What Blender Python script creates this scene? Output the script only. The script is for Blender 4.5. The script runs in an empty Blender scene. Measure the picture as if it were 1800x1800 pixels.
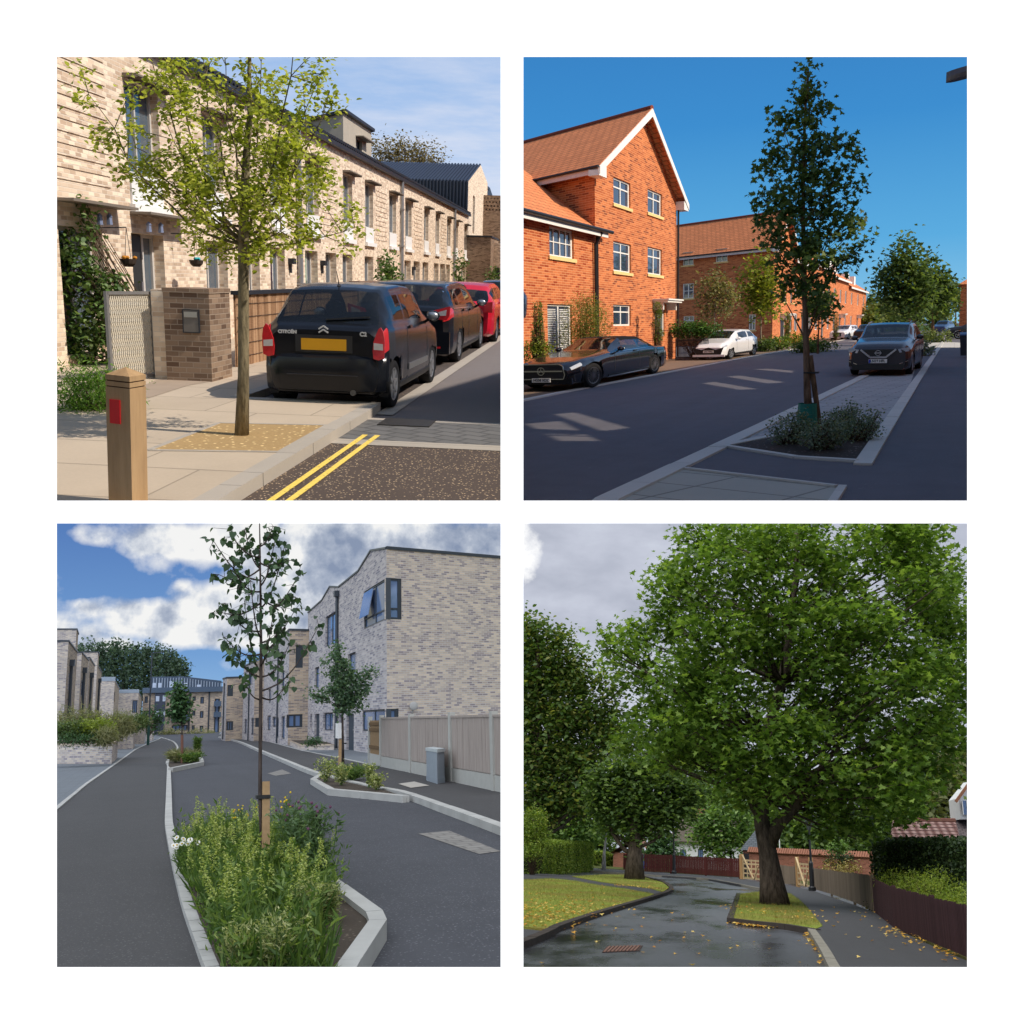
import bpy, bmesh, math, random
import numpy as np
from mathutils import Vector, Matrix
R_ = random.Random(7)
NP = np.random.RandomState(11)
sc = bpy.context.scene
FPX = 1700.0                      # focal length in pixels of an 1800 pixel wide frame
# ------------------------------------------------------------------ camera
cam = bpy.data.cameras.new("camera"); cam.sensor_width = 36; cam.lens = 36*FPX/1800
cam.clip_start = 0.1; cam.clip_end = 3000
camo = bpy.data.objects.new("camera", cam); sc.collection.objects.link(camo)
camo.location = (0, 0, 0); camo.rotation_euler = (math.radians(90), 0, 0)
sc.camera = camo
# ------------------------------------------------------------------ four streets, each a place with its own level ground
EYE = 1.6
class Place:
    """A street with level ground z=0, +Y along the street, standing on its own base tilted towards the four-opening wall."""
    def __init__(s, name, vx, yh, cx, lean=0.6, sun=(90, 45), quad=None):
        s.name = name
        c = lambda px, py: Vector(((px-900)/FPX, 1, (900-py)/FPX))
        h = 900-yh
        vyy = 900 + FPX*FPX/h
        a = math.atan((900-cx)/(vyy-yh)) * lean       # roll
        d = c(vx, yh).normalized()
        e = c(vx+1000*math.cos(a), yh+1000*math.sin(a))
        up = e.cross(d).normalized()
        if up.z < 0: up = -up
        x = d.cross(up).normalized()
        s.R = Matrix((x, d, up)).transposed()
        s.M = s.R.to_4x4() @ Matrix.Translation((0, 0, -EYE))
        s.Ri = s.R.transposed(); s.Mi = s.M.inverted()
        s.col = bpy.data.collections.new(name); sc.collection.children.link(s.col)
        s.quad = quad
        s.Rn = np.array(s.R)
    def ray(s, px, py):
        return s.Ri @ Vector(((px-900)/FPX, 1, (900-py)/FPX))
    def G(s, px, py, z=0.0):                 # a spot on the ground
        r = s.ray(px, py); t = (z-EYE)/r.z
        return Vector((r.x*t, r.y*t, z))
    def D(s, px, py, Y):                     # a spot at depth Y
        r = s.ray(px, py); t = Y/r.y
        return Vector((r.x*t, Y, EYE+r.z*t))
    def W(s, px, py, X):                     # a spot on a wall x = X
        r = s.ray(px, py); t = X/r.x
        return Vector((X, r.y*t, EYE+r.z*t))
    def PL(s, px, py, o, d):                 # a spot on the upright wall through o along d -> (s, z)
        r = s.ray(px, py); n = Vector((d.y, -d.x, 0))
        t = n.dot(Vector((o.x, o.y, 0)))/n.dot(Vector((r.x, r.y, 0)))
        p = Vector((r.x*t, r.y*t, EYE+r.z*t))
        return (p-Vector((o.x, o.y, 0))).dot(d), p.z
    def HD(s, px, py):                       # horizontal unit direction
        r = s.ray(px, py); return Vector((r.x, r.y, 0)).normalized()
    def pix(s, P):                           # numpy Nx3 -> px,py
        q = (P-np.array([0, 0, EYE])) @ s.Rn.T
        return 900+FPX*q[:, 0]/q[:, 1], 900-FPX*q[:, 2]/q[:, 1]
P1 = Place("street_of_pale_brick_terraces", 1036, 490, 490, quad=(-9e9, 897, -9e9, 897))
P2 = Place("street_of_orange_brick_houses", 1680, 563, 1310, quad=(903, 9e9, -9e9, 897))
P3 = Place("new_street_with_planted_beds", 270, 1272, 490, quad=(-9e9, 897, 903, 9e9))
P4 = Place("leafy_village_lane", 1310, 1500, 1310, quad=(903, 9e9, 903, 9e9))
wallcol = bpy.data.collections.new("mount_wall"); sc.collection.children.link(wallcol)
# ------------------------------------------------------------------ world and suns
w = bpy.data.worlds.new("World"); sc.world = w; w.use_nodes = True
nt = w.node_tree; nt.nodes.clear()
sk = nt.nodes.new('ShaderNodeTexSky'); sk.sky_type = 'NISHITA'; sk.sun_disc = False
sk.sun_elevation = math.radians(42); sk.sun_rotation = math.radians(110); sk.dust_density = 0.6
bg = nt.nodes.new('ShaderNodeBackground'); bg.inputs[1].default_value = 0.15
ow = nt.nodes.new('ShaderNodeOutputWorld')
nt.links.new(sk.outputs[0], bg.inputs[0]); nt.links.new(bg.outputs[0], ow.inputs[0])
def sun(name, place, az, el, strength, color, angle, col):
    """az: degrees clockwise from the street axis (+Y) to the sun, el: elevation; in the place's own frame."""
    l = bpy.data.lights.new(name, 'SUN'); l.energy = strength; l.color = color; l.angle = math.radians(angle)
    o = bpy.data.objects.new(name, l); sc.collection.objects.link(o)
    a, e = math.radians(az), math.radians(el)
    d = Vector((math.sin(a)*math.cos(e), math.cos(a)*math.cos(e), math.sin(e)))
    if place: d = place.R @ d
    o.rotation_euler = d.to_track_quat('Z', 'Y').to_euler()
    o.light_linking.receiver_collection = col
    o.light_linking.blocker_collection = col
    return d
SUN1 = (97, 47); SUN2 = (90, 33)
sun("sun", P1, *SUN1, 4.6, (1, .92, .82), .5, P1.col)
sun("sun", P2, *SUN2, 5.0, (1, .83, .62), .35, P2.col)
sun("sun", P3, -150, 62, 4.6, (.93, .96, 1), 120, P3.col)
sun("sun", P4, -150, 62, 5.0, (.98, .98, .98), 85, P4.col)
sun("sun", None, 180, 12, 4.4, (1, 1, 1), 5, wallcol)  # added light for the white wall alone, keeping it bright
sc.view_settings.view_transform = 'Standard'; sc.view_settings.look = 'None'
sc.view_settings.exposure = 0; sc.view_settings.gamma = 1
sc.cycles.max_bounces = 6; sc.cycles.transparent_max_bounces = 12
# ------------------------------------------------------------------ materials
MATS = {}
def lin(c):
    return tuple(((v/255)/12.92 if v/255 <= .04045 else ((v/255+.055)/1.055)**2.4) for v in c)
class NT:
    def __init__(s, name, rough=.8, spec=.3):
        s.m = bpy.data.materials.new(name); s.m.use_nodes = True; s.t = s.m.node_tree
        s.b = s.t.nodes['Principled BSDF']; s.b.inputs['Roughness'].default_value = rough
        s.b.inputs['Specular IOR Level'].default_value = spec
        s.out = s.t.nodes['Material Output']
    def n(s, typ, **kw):
        nd = s.t.nodes.new(typ)
        for k, v in kw.items():
            if hasattr(nd, k) and k not in nd.inputs: setattr(nd, k, v)
            else: nd.inputs[k.replace('_', ' ')].default_value = v
        return nd
    def l(s, a, b): s.t.links.new(a, b)
    def uv(s, sx=1, sy=1, rot=0):
        t = s.n('ShaderNodeTexCoord'); m = s.n('ShaderNodeMapping')
        m.inputs['Scale'].default_value = (sx, sy, 1); m.inputs['Rotation'].default_value = (0, 0, rot)
        s.l(t.outputs['UV'], m.inputs[0]); return m.outputs[0]
    def obj(s, sc_=(1, 1, 1)):
        t = s.n('ShaderNodeTexCoord'); m = s.n('ShaderNodeMapping'); m.inputs['Scale'].default_value = sc_
        s.l(t.outputs['Object'], m.inputs[0]); return m.outputs[0]
    def noise(s, vec, scale, detail=3, rough=.55):
        n = s.n('ShaderNodeTexNoise'); n.inputs['Scale'].default_value = scale
        n.inputs['Detail'].default_value = detail; n.inputs['Roughness'].default_value = rough
        if vec is not None: s.l(vec, n.inputs['Vector'])
        return n.outputs[0]
    def ramp(s, fac, stops):
        r = s.n('ShaderNodeValToRGB'); e = r.color_ramp.elements
        while len(e) < len(stops): e.new(.5)
        for i, (p, c) in enumerate(stops):
            e[i].position = p; e[i].color = (*c, 1) if len(c) == 3 else c
        s.l(fac, r.inputs[0]); return r.outputs[0]
    def mix(s, fac, a, b, mode='MIX'):
        m = s.n('ShaderNodeMix'); m.data_type = 'RGBA'; m.blend_type = mode
        for sock, v in ((m.inputs[0], fac), (m.inputs[6], a), (m.inputs[7], b)):
            if isinstance(v, (int, float)): sock.default_value = v
            elif isinstance(v, tuple): sock.default_value = (*v, 1) if len(v) == 3 else v
            else: s.l(v, sock)
        return m.outputs[2]
    def math(s, op, a, b=0.0, clamp=False):
        m = s.n('ShaderNodeMath'); m.operation = op; m.use_clamp = clamp
        for sock, v in ((m.inputs[0], a), (m.inputs[1], b)):
            if isinstance(v, (int, float)): sock.default_value = v
            else: s.l(v, sock)
        return m.outputs[0]
    def bump(s, h, st=.3, dist=.02):
        b = s.n('ShaderNodeBump'); b.inputs['Strength'].default_value = st; b.inputs['Distance'].default_value = dist
        s.l(h, b.inputs['Height']); s.l(b.outputs[0], s.b.inputs['Normal'])
    def col(s, c): 
        if isinstance(c, tuple): s.b.inputs['Base Color'].default_value = (*c, 1)
        else: s.l(c, s.b.inputs['Base Color'])
        return s.m
def plain(name, c, rough=.6, spec=.4, metal=0, var=.12, scale=6, bump=0):
    """a plain surface with a little uneven tone"""
    if name in MATS: return MATS[name]
    t = NT(name, rough, spec); t.b.inputs['Metallic'].default_value = metal
    n = t.noise(t.obj(), scale, 4)
    d = tuple(v*(1-var) for v in c); l = tuple(min(1, v*(1+var)) for v in c)
    t.col(t.mix(n, d, l))
    if bump: t.bump(t.noise(t.obj(), scale*6, 3), bump)
    MATS[name] = t.m; return t.m
def brick(name, c1, c2, mortar, w=.225, h=.075, ms=.01, rot=0, extra=None, stain=.25, bias=0, scale_u=1.0):
    if name in MATS: return MATS[name]
    t = NT(name, .9, .15)
    uv = t.uv(1/scale_u, 1, rot)
    b = t.n('ShaderNodeTexBrick'); b.inputs['Scale'].default_value = 1
    b.inputs['Brick Width'].default_value = w; b.inputs['Row Height'].default_value = h
    b.inputs['Mortar Size'].default_value = ms; b.inputs['Mortar Smooth'].default_value = .3
    b.inputs['Bias'].default_value = bias
    t.l(uv, b.inputs['Vector'])
    for k, v in (('Color1', c1), ('Color2', c2), ('Mortar', mortar)): b.inputs[k].default_value = (*v, 1)
    col = b.outputs['Color']
    # each brick its own fired colour
    sx = t.n('ShaderNodeSeparateXYZ'); t.l(uv, sx.inputs[0])
    row = t.math('FLOOR', t.math('DIVIDE', sx.outputs[1], h)); par = t.math('SUBTRACT', row, t.math('MULTIPLY', t.math('FLOOR', t.math('MULTIPLY', row, .5)), 2))
    cl_ = t.math('FLOOR', t.math('ADD', t.math('DIVIDE', sx.outputs[0], w), t.math('MULTIPLY', t.math('SUBTRACT', 1, par), .5)))
    cx = t.n('ShaderNodeCombineXYZ'); t.l(cl_, cx.inputs[0]); t.l(row, cx.inputs[1])
    wn = t.n('ShaderNodeTexWhiteNoise'); wn.noise_dimensions = '2D'; t.l(cx.outputs[0], wn.inputs['Vector'])
    ex = extra or tuple(v*.72 for v in c2)
    bc_ = t.ramp(wn.outputs['Value'], [(0, ex), (.10, ex), (.20, c2), (.5, tuple((a+q)/2 for a, q in zip(c1, c2))), (.8, c1), (1, tuple(min(1, v*1.12) for v in c1))])
    col = t.mix(b.outputs['Fac'], bc_, mortar)
    n2 = t.noise(t.obj(), .35, 4)
    col = t.mix(stain, col, t.mix(n2, tuple(v*.55 for v in c1), tuple(min(1, v*1.35) for v in c1)))
    t.col(col)
    t.bump(t.math('SUBTRACT', 1, b.outputs['Fac']), .5, .01)
    MATS[name] = t.m; return t.m
def asphalt(name, c, speck=None, dens=.62, scale=60, rough=.85, patch=.35, bumpv=.4, spec=.3):
    if name in MATS: return MATS[name]
    t = NT(name, rough, spec); o = t.obj()
    n = t.noise(o, scale, 2, .8); n2 = t.noise(o, .35, 5, .6); n3 = t.noise(o, 2.3, 4, .6)
    a = t.mix(n, tuple(v*.45 for v in c), tuple(v*1.7 for v in c))
    a = t.mix(patch, a, t.mix(n2, tuple(v*.5 for v in c), tuple(v*1.6 for v in c)))
    n4 = t.noise(t.obj((1.1, .05, 1)), 1.6, 4, .6)      # worn wheel tracks along the road
    a = t.mix(patch*.7, a, t.mix(n4, tuple(v*.45 for v in c), tuple(v*1.55 for v in c)))
    a = t.mix(patch*.5, a, t.mix(n3, tuple(v*.5 for v in c), tuple(v*1.5 for v in c)))
    if speck:
        v = t.n('ShaderNodeTexVoronoi'); v.inputs['Scale'].default_value = scale*.45; t.l(o, v.inputs['Vector'])
        k = t.ramp(v.outputs['Distance'], [(.12, (1, 1, 1)), (.28, (0, 0, 0))])
        k2 = t.ramp(t.noise(o, 5.0, 4, .7), [(dens-.1, (0, 0, 0)), (dens+.1, (1, 1, 1))])
        a = t.mix(t.math('MULTIPLY', k, k2), a, speck)
    t.col(a); t.bump(n, bumpv, .01)
    MATS[name] = t.m; return t.m
def slabs(name, c, w, h, rot=0, gap=.012, joint=.25, off=.5, sx=1, sy=1, var=.25, rough=.8, speck=60):
    if name in MATS: return MATS[name]
    t = NT(name, rough, .3)
    b = t.n('ShaderNodeTexBrick'); b.inputs['Scale'].default_value = 1; b.offset = off
    b.inputs['Brick Width'].default_value = w; b.inputs['Row Height'].default_value = h
    b.inputs['Mortar Size'].default_value = gap; b.inputs['Mortar Smooth'].default_value = .2
    t.l(t.uv(sx, sy, rot), b.inputs['Vector'])
    b.inputs['Color1'].default_value = (*[v*(1-var) for v in c], 1); b.inputs['Color2'].default_value = (*[min(1, v*(1+var)) for v in c], 1)
    b.inputs['Mortar'].default_value = (*[v*joint for v in c], 1)
    o = t.obj(); n = t.noise(o, speck, 2, .8); n2 = t.noise(o, 1.3, 5, .65)
    a = t.mix(.25, b.outputs['Color'], t.mix(n, tuple(v*.5 for v in c), tuple(min(1, v*1.5) for v in c)))
    a = t.mix(.35, a, t.mix(n2, tuple(v*.6 for v in c), tuple(min(1, v*1.3) for v in c)))
    t.col(a); t.bump(t.math('SUBTRACT', 1, b.outputs['Fac']), .5, .01)
    MATS[name] = t.m; return t.m
def tiles(name, c, pitch=.3, w=.3, rough=.8, dark=.35):
    """courses of roof tiles: steps down the slope"""
    if name in MATS: return MATS[name]
    t = NT(name, rough, .25)
    b = t.n('ShaderNodeTexBrick'); b.inputs['Scale'].default_value = 1
    b.inputs['Brick Width'].default_value = w; b.inputs['Row Height'].default_value = pitch
    b.inputs['Mortar Size'].default_value = pitch*.10; b.inputs['Mortar Smooth'].default_value = .1
    t.l(t.uv(), b.inputs['Vector'])
    b.inputs['Color1'].default_value = (*[v*.85 for v in c], 1); b.inputs['Color2'].default_value = (*[v*1.15 for v in c], 1)
    b.inputs['Mortar'].default_value = (*[v*dark for v in c], 1)
    n = t.noise(t.obj(), 1.2, 4)
    t.col(t.mix(.3, b.outputs['Color'], t.mix(n, tuple(v*.6 for v in c), tuple(v*1.3 for v in c))))
    t.bump(t.math('SUBTRACT', 1, b.outputs['Fac']), .8, .03)
    MATS[name] = t.m; return t.m
def leafmat(name, c1, c2, c3=None, trans=.35, rough=.55):
    if name in MATS: return MATS[name]
    t = NT(name, rough, .35)
    g = t.n('ShaderNodeNewGeometry')
    st = [(0, c1), (.6, c2), (1, c3 or tuple(v*1.35 for v in c2))]
    col = t.ramp(g.outputs['Random Per Island'], st); t.col(col)
    tr = t.n('ShaderNodeBsdfTranslucent'); ms = t.n('ShaderNodeMixShader'); ms.inputs[0].default_value = trans
    t.l(t.mix(1.0, col, (1.5, 1.5, .7), 'MULTIPLY'), tr.inputs[0])
    t.l(t.b.outputs[0], ms.inputs[1]); t.l(tr.outputs[0], ms.inputs[2]); t.l(ms.outputs[0], t.out.inputs[0])
    MATS[name] = t.m; return t.m
def bark(name, c, sc_=(14, 14, 3)):
    if name in MATS: return MATS[name]
    t = NT(name, .9, .1); n = t.noise(t.obj(sc_), 1, 5, .7)
    t.col(t.mix(t.ramp(n, [(.36, (0, 0, 0)), (.64, (1, 1, 1))]), tuple(v*.45 for v in c), tuple(v*1.5 for v in c))); t.bump(n, 1.0, .04)
    MATS[name] = t.m; return t.m
def glassmat(name, tint=(.02, .025, .03), through=0.0, rough=.03, spec=.8):
    """window glass: dark room behind, mirror-like surface; through > 0 lets part of the light pass"""
    if name in MATS: return MATS[name]
    t = NT(name, rough, spec); n = t.noise(t.obj(), .8, 2); t.col(t.mix(n, tuple(v*.7 for v in tint), tuple(v*1.3 for v in tint)))
    if through:
        tr = t.n('ShaderNodeBsdfTransparent'); tr.inputs[0].default_value = (.75, .8, .8, 1)
        ms = t.n('ShaderNodeMixShader'); ms.inputs[0].default_value = through
        t.l(t.b.outputs[0], ms.inputs[1]); t.l(tr.outputs[0], ms.inputs[2]); t.l(ms.outputs[0], t.out.inputs[0])
    MATS[name] = t.m; return t.m
# ------------------------------------------------------------------ objects
LM = {}
def tag(o, label=None, cat=None, group=None, kind=None):
    if label: o['label'] = label
    if cat: o['category'] = cat
    if group: o['group'] = group
    if kind: o['kind'] = kind
    return o
def thing(pl, name, label, cat, loc=(0, 0, 0), rz=0, group=None):
    o = bpy.data.objects.new(name, None); pl.col.objects.link(o)
    L = Matrix.Translation(loc) @ Matrix.Rotation(rz, 4, 'Z')
    o.matrix_world = pl.M @ L; o.empty_display_size = .2
    LM[o.name] = (pl, L.inverted(), L)
    return tag(o, label, cat, group)
def auto_uv(me):
    uvl = me.uv_layers.new(name="UVMap")
    n = len(me.loops); co = np.empty(len(me.vertices)*3); me.vertices.foreach_get('co', co); co = co.reshape(-1, 3)
    vi = np.empty(n, dtype=np.int32); me.loops.foreach_get('vertex_index', vi)
    nf = len(me.polygons); fn = np.empty(nf*3); me.polygons.foreach_get('normal', fn); fn = fn.reshape(-1, 3)
    tot = np.empty(nf, dtype=np.int32); me.polygons.foreach_get('loop_total', tot)
    fn = np.repeat(fn, tot, axis=0); p = co[vi]
    flat = np.abs(fn[:, 2]) > .985
    h = np.hypot(fn[:, 0], fn[:, 1])+1e-9
    tx, ty = -fn[:, 1]/h, fn[:, 0]/h
    sgn = np.where(np.abs(tx) > np.abs(ty), np.sign(tx), np.sign(ty)); tx *= sgn; ty *= sgn
    u = np.where(flat, p[:, 0], p[:, 0]*tx+p[:, 1]*ty)
    v = np.where(flat, p[:, 1], p[:, 2]/np.maximum(h, .15))
    uv = np.stack([u, v], 1).astype(np.float32).ravel()
    uvl.data.foreach_set('uv', uv)
class MB:
    def __init__(s): s.v = []; s.f = []
    def add(s, vs, fs):
        b = len(s.v); s.v += [tuple(p) for p in vs]; s.f += [tuple(i+b for i in f) for f in fs]; return s
    def poly(s, pts): return s.add(pts, [tuple(range(len(pts)))])
    def hexa(s, p):     # 8 points: bottom 4 ccw, top 4 ccw
        return s.add(p, [(3, 2, 1, 0), (4, 5, 6, 7), (0, 1, 5, 4), (1, 2, 6, 5), (2, 3, 7, 6), (3, 0, 4, 7)])
    def box(s, x0, x1, y0, y1, z0, z1):
        return s.hexa([(x0, y0, z0), (x1, y0, z0), (x1, y1, z0), (x0, y1, z0), (x0, y0, z1), (x1, y0, z1), (x1, y1, z1), (x0, y1, z1)])
    def bar(s, a, b, w, h, up=Vector((0, 0, 1))):      # a bar from a to b, w wide, h high
        a, b = Vector(a), Vector(b); d = (b-a).normalized()
        if abs(d.dot(up)) > .99: up = Vector((0, 1, 0))
        x = d.cross(up).normalized(); z = x.cross(d)
        q = [(-w/2, -h/2), (w/2, -h/2), (w/2, h/2), (-w/2, h/2)]
        p = [a+x*i+z*j for i, j in q]+[b+x*i+z*j for i, j in q]
        return s.add(p, [(0, 1, 2, 3), (7, 6, 5, 4), (4, 5, 1, 0), (5, 6, 2, 1), (6, 7, 3, 2), (7, 4, 0, 3)])
    def prism(s, pts, z0, z1):
        n = len(pts); a = [(p[0], p[1], z0) for p in pts]; b = [(p[0], p[1], z1) for p in pts]
        return s.add(a+b, [tuple(range(n-1, -1, -1)), tuple(range(n, 2*n))]+[(i, (i+1) % n, (i+1) % n+n, i+n) for i in range(n)])
    def extr(s, pts, d):                             # extrude any flat polygon by vector d
        n = len(pts); d = Vector(d); a = [Vector(p) for p in pts]; b = [p+d for p in a]
        return s.add(a+b, [tuple(range(n-1, -1, -1)), tuple(range(n, 2*n))]+[(i, (i+1) % n, (i+1) % n+n, i+n) for i in range(n)])
    def tube(s, pts, rad, n=8, cap=True):
        pts = [Vector(p) for p in pts]
        if not isinstance(rad, (list, tuple)): rad = [rad]*len(pts)
        b = len(s.v); ref = None
        for i, p in enumerate(pts):
            d = (pts[min(i+1, len(pts)-1)]-pts[max(i-1, 0)])
            if d.length < 1e-9: d = Vector((0, 0, 1))
            d.normalize()
            if ref is None: ref = Vector((1, 0, 0)) if abs(d.x) < .8 else Vector((0, 1, 0))
            x = (ref-d*ref.dot(d)).normalized(); y = d.cross(x); ref = x
            for k in range(n):
                a = 2*math.pi*k/n; q = p+x*(rad[i]*math.cos(a))+y*(rad[i]*math.sin(a)); s.v.append(tuple(q))
        for i in range(len(pts)-1):
            for k in range(n):
                a = b+i*n+k; c = b+i*n+(k+1) % n; s.f.append((a, c, c+n, a+n))
        if cap:
            s.f.append(tuple(b+k for k in range(n-1, -1, -1))); e = b+(len(pts)-1)*n; s.f.append(tuple(e+k for k in range(n)))
        return s
    def ell(s, c, r, n=10, m=6, jit=0):
        b = len(s.v); c = Vector(c)
        for i in range(m+1):
            th = math.pi*i/m
            for k in range(n):
                a = 2*math.pi*k/n; j = 1+jit*(R_.random()-.5)
                s.v.append((c.x+r[0]*math.sin(th)*math.cos(a)*j, c.y+r[1]*math.sin(th)*math.sin(a)*j, c.z+r[2]*math.cos(th)*j))
        for i in range(m):
            for k in range(n): s.f.append((b+i*n+k, b+(i+1)*n+k, b+(i+1)*n+(k+1) % n, b+i*n+(k+1) % n))
        return s
    def build(s, name, mat, parent=None, pl=None, smooth=False, local=False, **kw):
        me = bpy.data.meshes.new(name)
        vs = s.v
        root = parent
        while root is not None and root.parent is not None: root = root.parent
        if root is not None and not local:
            Li = LM[root.name][1]; vs = [tuple(Li @ Vector(v)) for v in vs]
        if root is not None: pl = LM[root.name][0]
        me.from_pydata(vs, [], s.f); me.update()
        bmn = bmesh.new(); bmn.from_mesh(me); bmesh.ops.recalc_face_normals(bmn, faces=bmn.faces) if kw.pop('fix', True) else None
        if not kw.pop('outside', False) and not local and pl.quad and vs:      # keep each place inside its own quarter: cut what runs on past it
            rm = pl.M @ LM[root.name][2] if root is not None else (pl.M @ Matrix.Translation(kw.pop('_loc', (0, 0, 0))))
            inv = rm.inverted(); k = 3/FPX; q = pl.quad
            for nrm, use in ((Vector((1, k, 0)), q[1] < 1e6), (Vector((-1, k, 0)), q[0] > -1e6), (Vector((0, k, -1)), q[3] < 1e6), (Vector((0, k, 1)), q[2] > -1e6), (Vector((0, -1, 0)), True)):
                if not use: continue
                off = 5.25 if nrm.y == -1 else 0
                sd = [nrm.dot(rm @ v.co)+off for v in bmn.verts]
                if not sd or min(sd) >= 0 or max(sd) <= 0: continue
                co = inv @ Vector((0, off, 0)); no = (inv.to_3x3() @ nrm).normalized()
                bmesh.ops.bisect_plane(bmn, geom=bmn.verts[:]+bmn.edges[:]+bmn.faces[:], plane_co=co, plane_no=no, clear_outer=True)
        kw.pop('_loc', None)
        bmn.to_mesh(me); bmn.free()
        auto_uv(me)
        if smooth: me.polygons.foreach_set('use_smooth', [True]*len(me.polygons))
        me.materials.append(mat)
        o = bpy.data.objects.new(name, me); pl.col.objects.link(o)
        if parent is not None: o.parent = parent
        else:
            o.matrix_world = pl.M; LM[o.name] = (pl, Matrix.Identity(4), Matrix.Identity(4))
        return tag(o, **kw)
def based(pl, mb, name, mat, loc, **kw):
    """a one-mesh thing whose origin is at its base"""
    L = Matrix.Translation(loc)
    mb.v = [tuple(Vector(v)-Vector(loc)) for v in mb.v]
    o = mb.build(name, mat, None, pl, _loc=loc, **kw); o.matrix_world = pl.M @ L; LM[o.name] = (pl, L.inverted(), L); return o
def sheet(pl, name, pts, mat, z=.004, kind='structure', **kw):
    """a flat patch of ground; pts are places on the ground"""
    me_pts = [(p[0], p[1], z) for p in pts]
    mb = MB(); mb.poly(me_pts)
    o = mb.build(name, mat, None, pl, fix=False, kind=kind, **kw)
    if o.data.polygons[0].normal.z < 0: o.data.flip_normals()
    return o
def raised(pl, name, pts, mat, z1, z0=0.0, **kw):
    return MB().prism([(p[0], p[1]) for p in pts], z0, z1).build(name, mat, None, pl, **kw)
def strip(pts, w0, w1):
    """outline of a band running along pts, from offset w0 to w1 to its right"""
    pts = [Vector((p[0], p[1], 0)) for p in pts]; L = []; Rr = []
    for i, p in enumerate(pts):
        d = (pts[min(i+1, len(pts)-1)]-pts[max(i-1, 0)]).normalized(); n = Vector((d.y, -d.x, 0))
        L.append(p+n*w0); Rr.append(p+n*w1)
    return L, Rr
def kerb(pl, name, pts, w0, w1, mat, z1, z0=0, seg=0, **kw):
    L, Rr = strip(pts, w0, w1); mb = MB(); rk_ = random.Random(5); P = lambda p, z: (p.x, p.y, z)
    for i in range(len(L)-1):         # laid as separate stones with open joints
        ln = (L[i+1]-L[i]).length; k = max(1, min(60, round(ln/1.5)))
        for j in range(k):
            g = min(.006/max(ln, .01), .02); u0, u1 = j/k+g, (j+1)/k-g; dz = rk_.uniform(-.002, .002); fl = rk_.uniform(-.003, .003)
            a, b, c, d = L[i].lerp(L[i+1], u0), L[i].lerp(L[i+1], u1), Rr[i].lerp(Rr[i+1], u1), Rr[i].lerp(Rr[i+1], u0)
            z = z1+dz
            mb.hexa([P(a, z0), P(d, z0), P(c, z0), P(b, z0), P(a, z), P(d, z), P(c, z+fl), P(b, z+fl)])
    return mb.build(name, mat, None, pl, **kw)
def smoothline(pts, k=6):
    """Catmull-Rom through ground points"""
    out = []; n = len(pts); pts = [Vector(p) for p in pts]
    for i in range(n-1):
        p0, p1, p2, p3 = pts[max(i-1, 0)], pts[i], pts[i+1], pts[min(i+2, n-1)]
        for j in range(k):
            t = j/k; out.append(.5*((2*p1)+(p2-p0)*t+(2*p0-5*p1+4*p2-p3)*t*t+(3*p1-p0-3*p2+p3)*t**3))
    out.append(pts[-1]); return out
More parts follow.
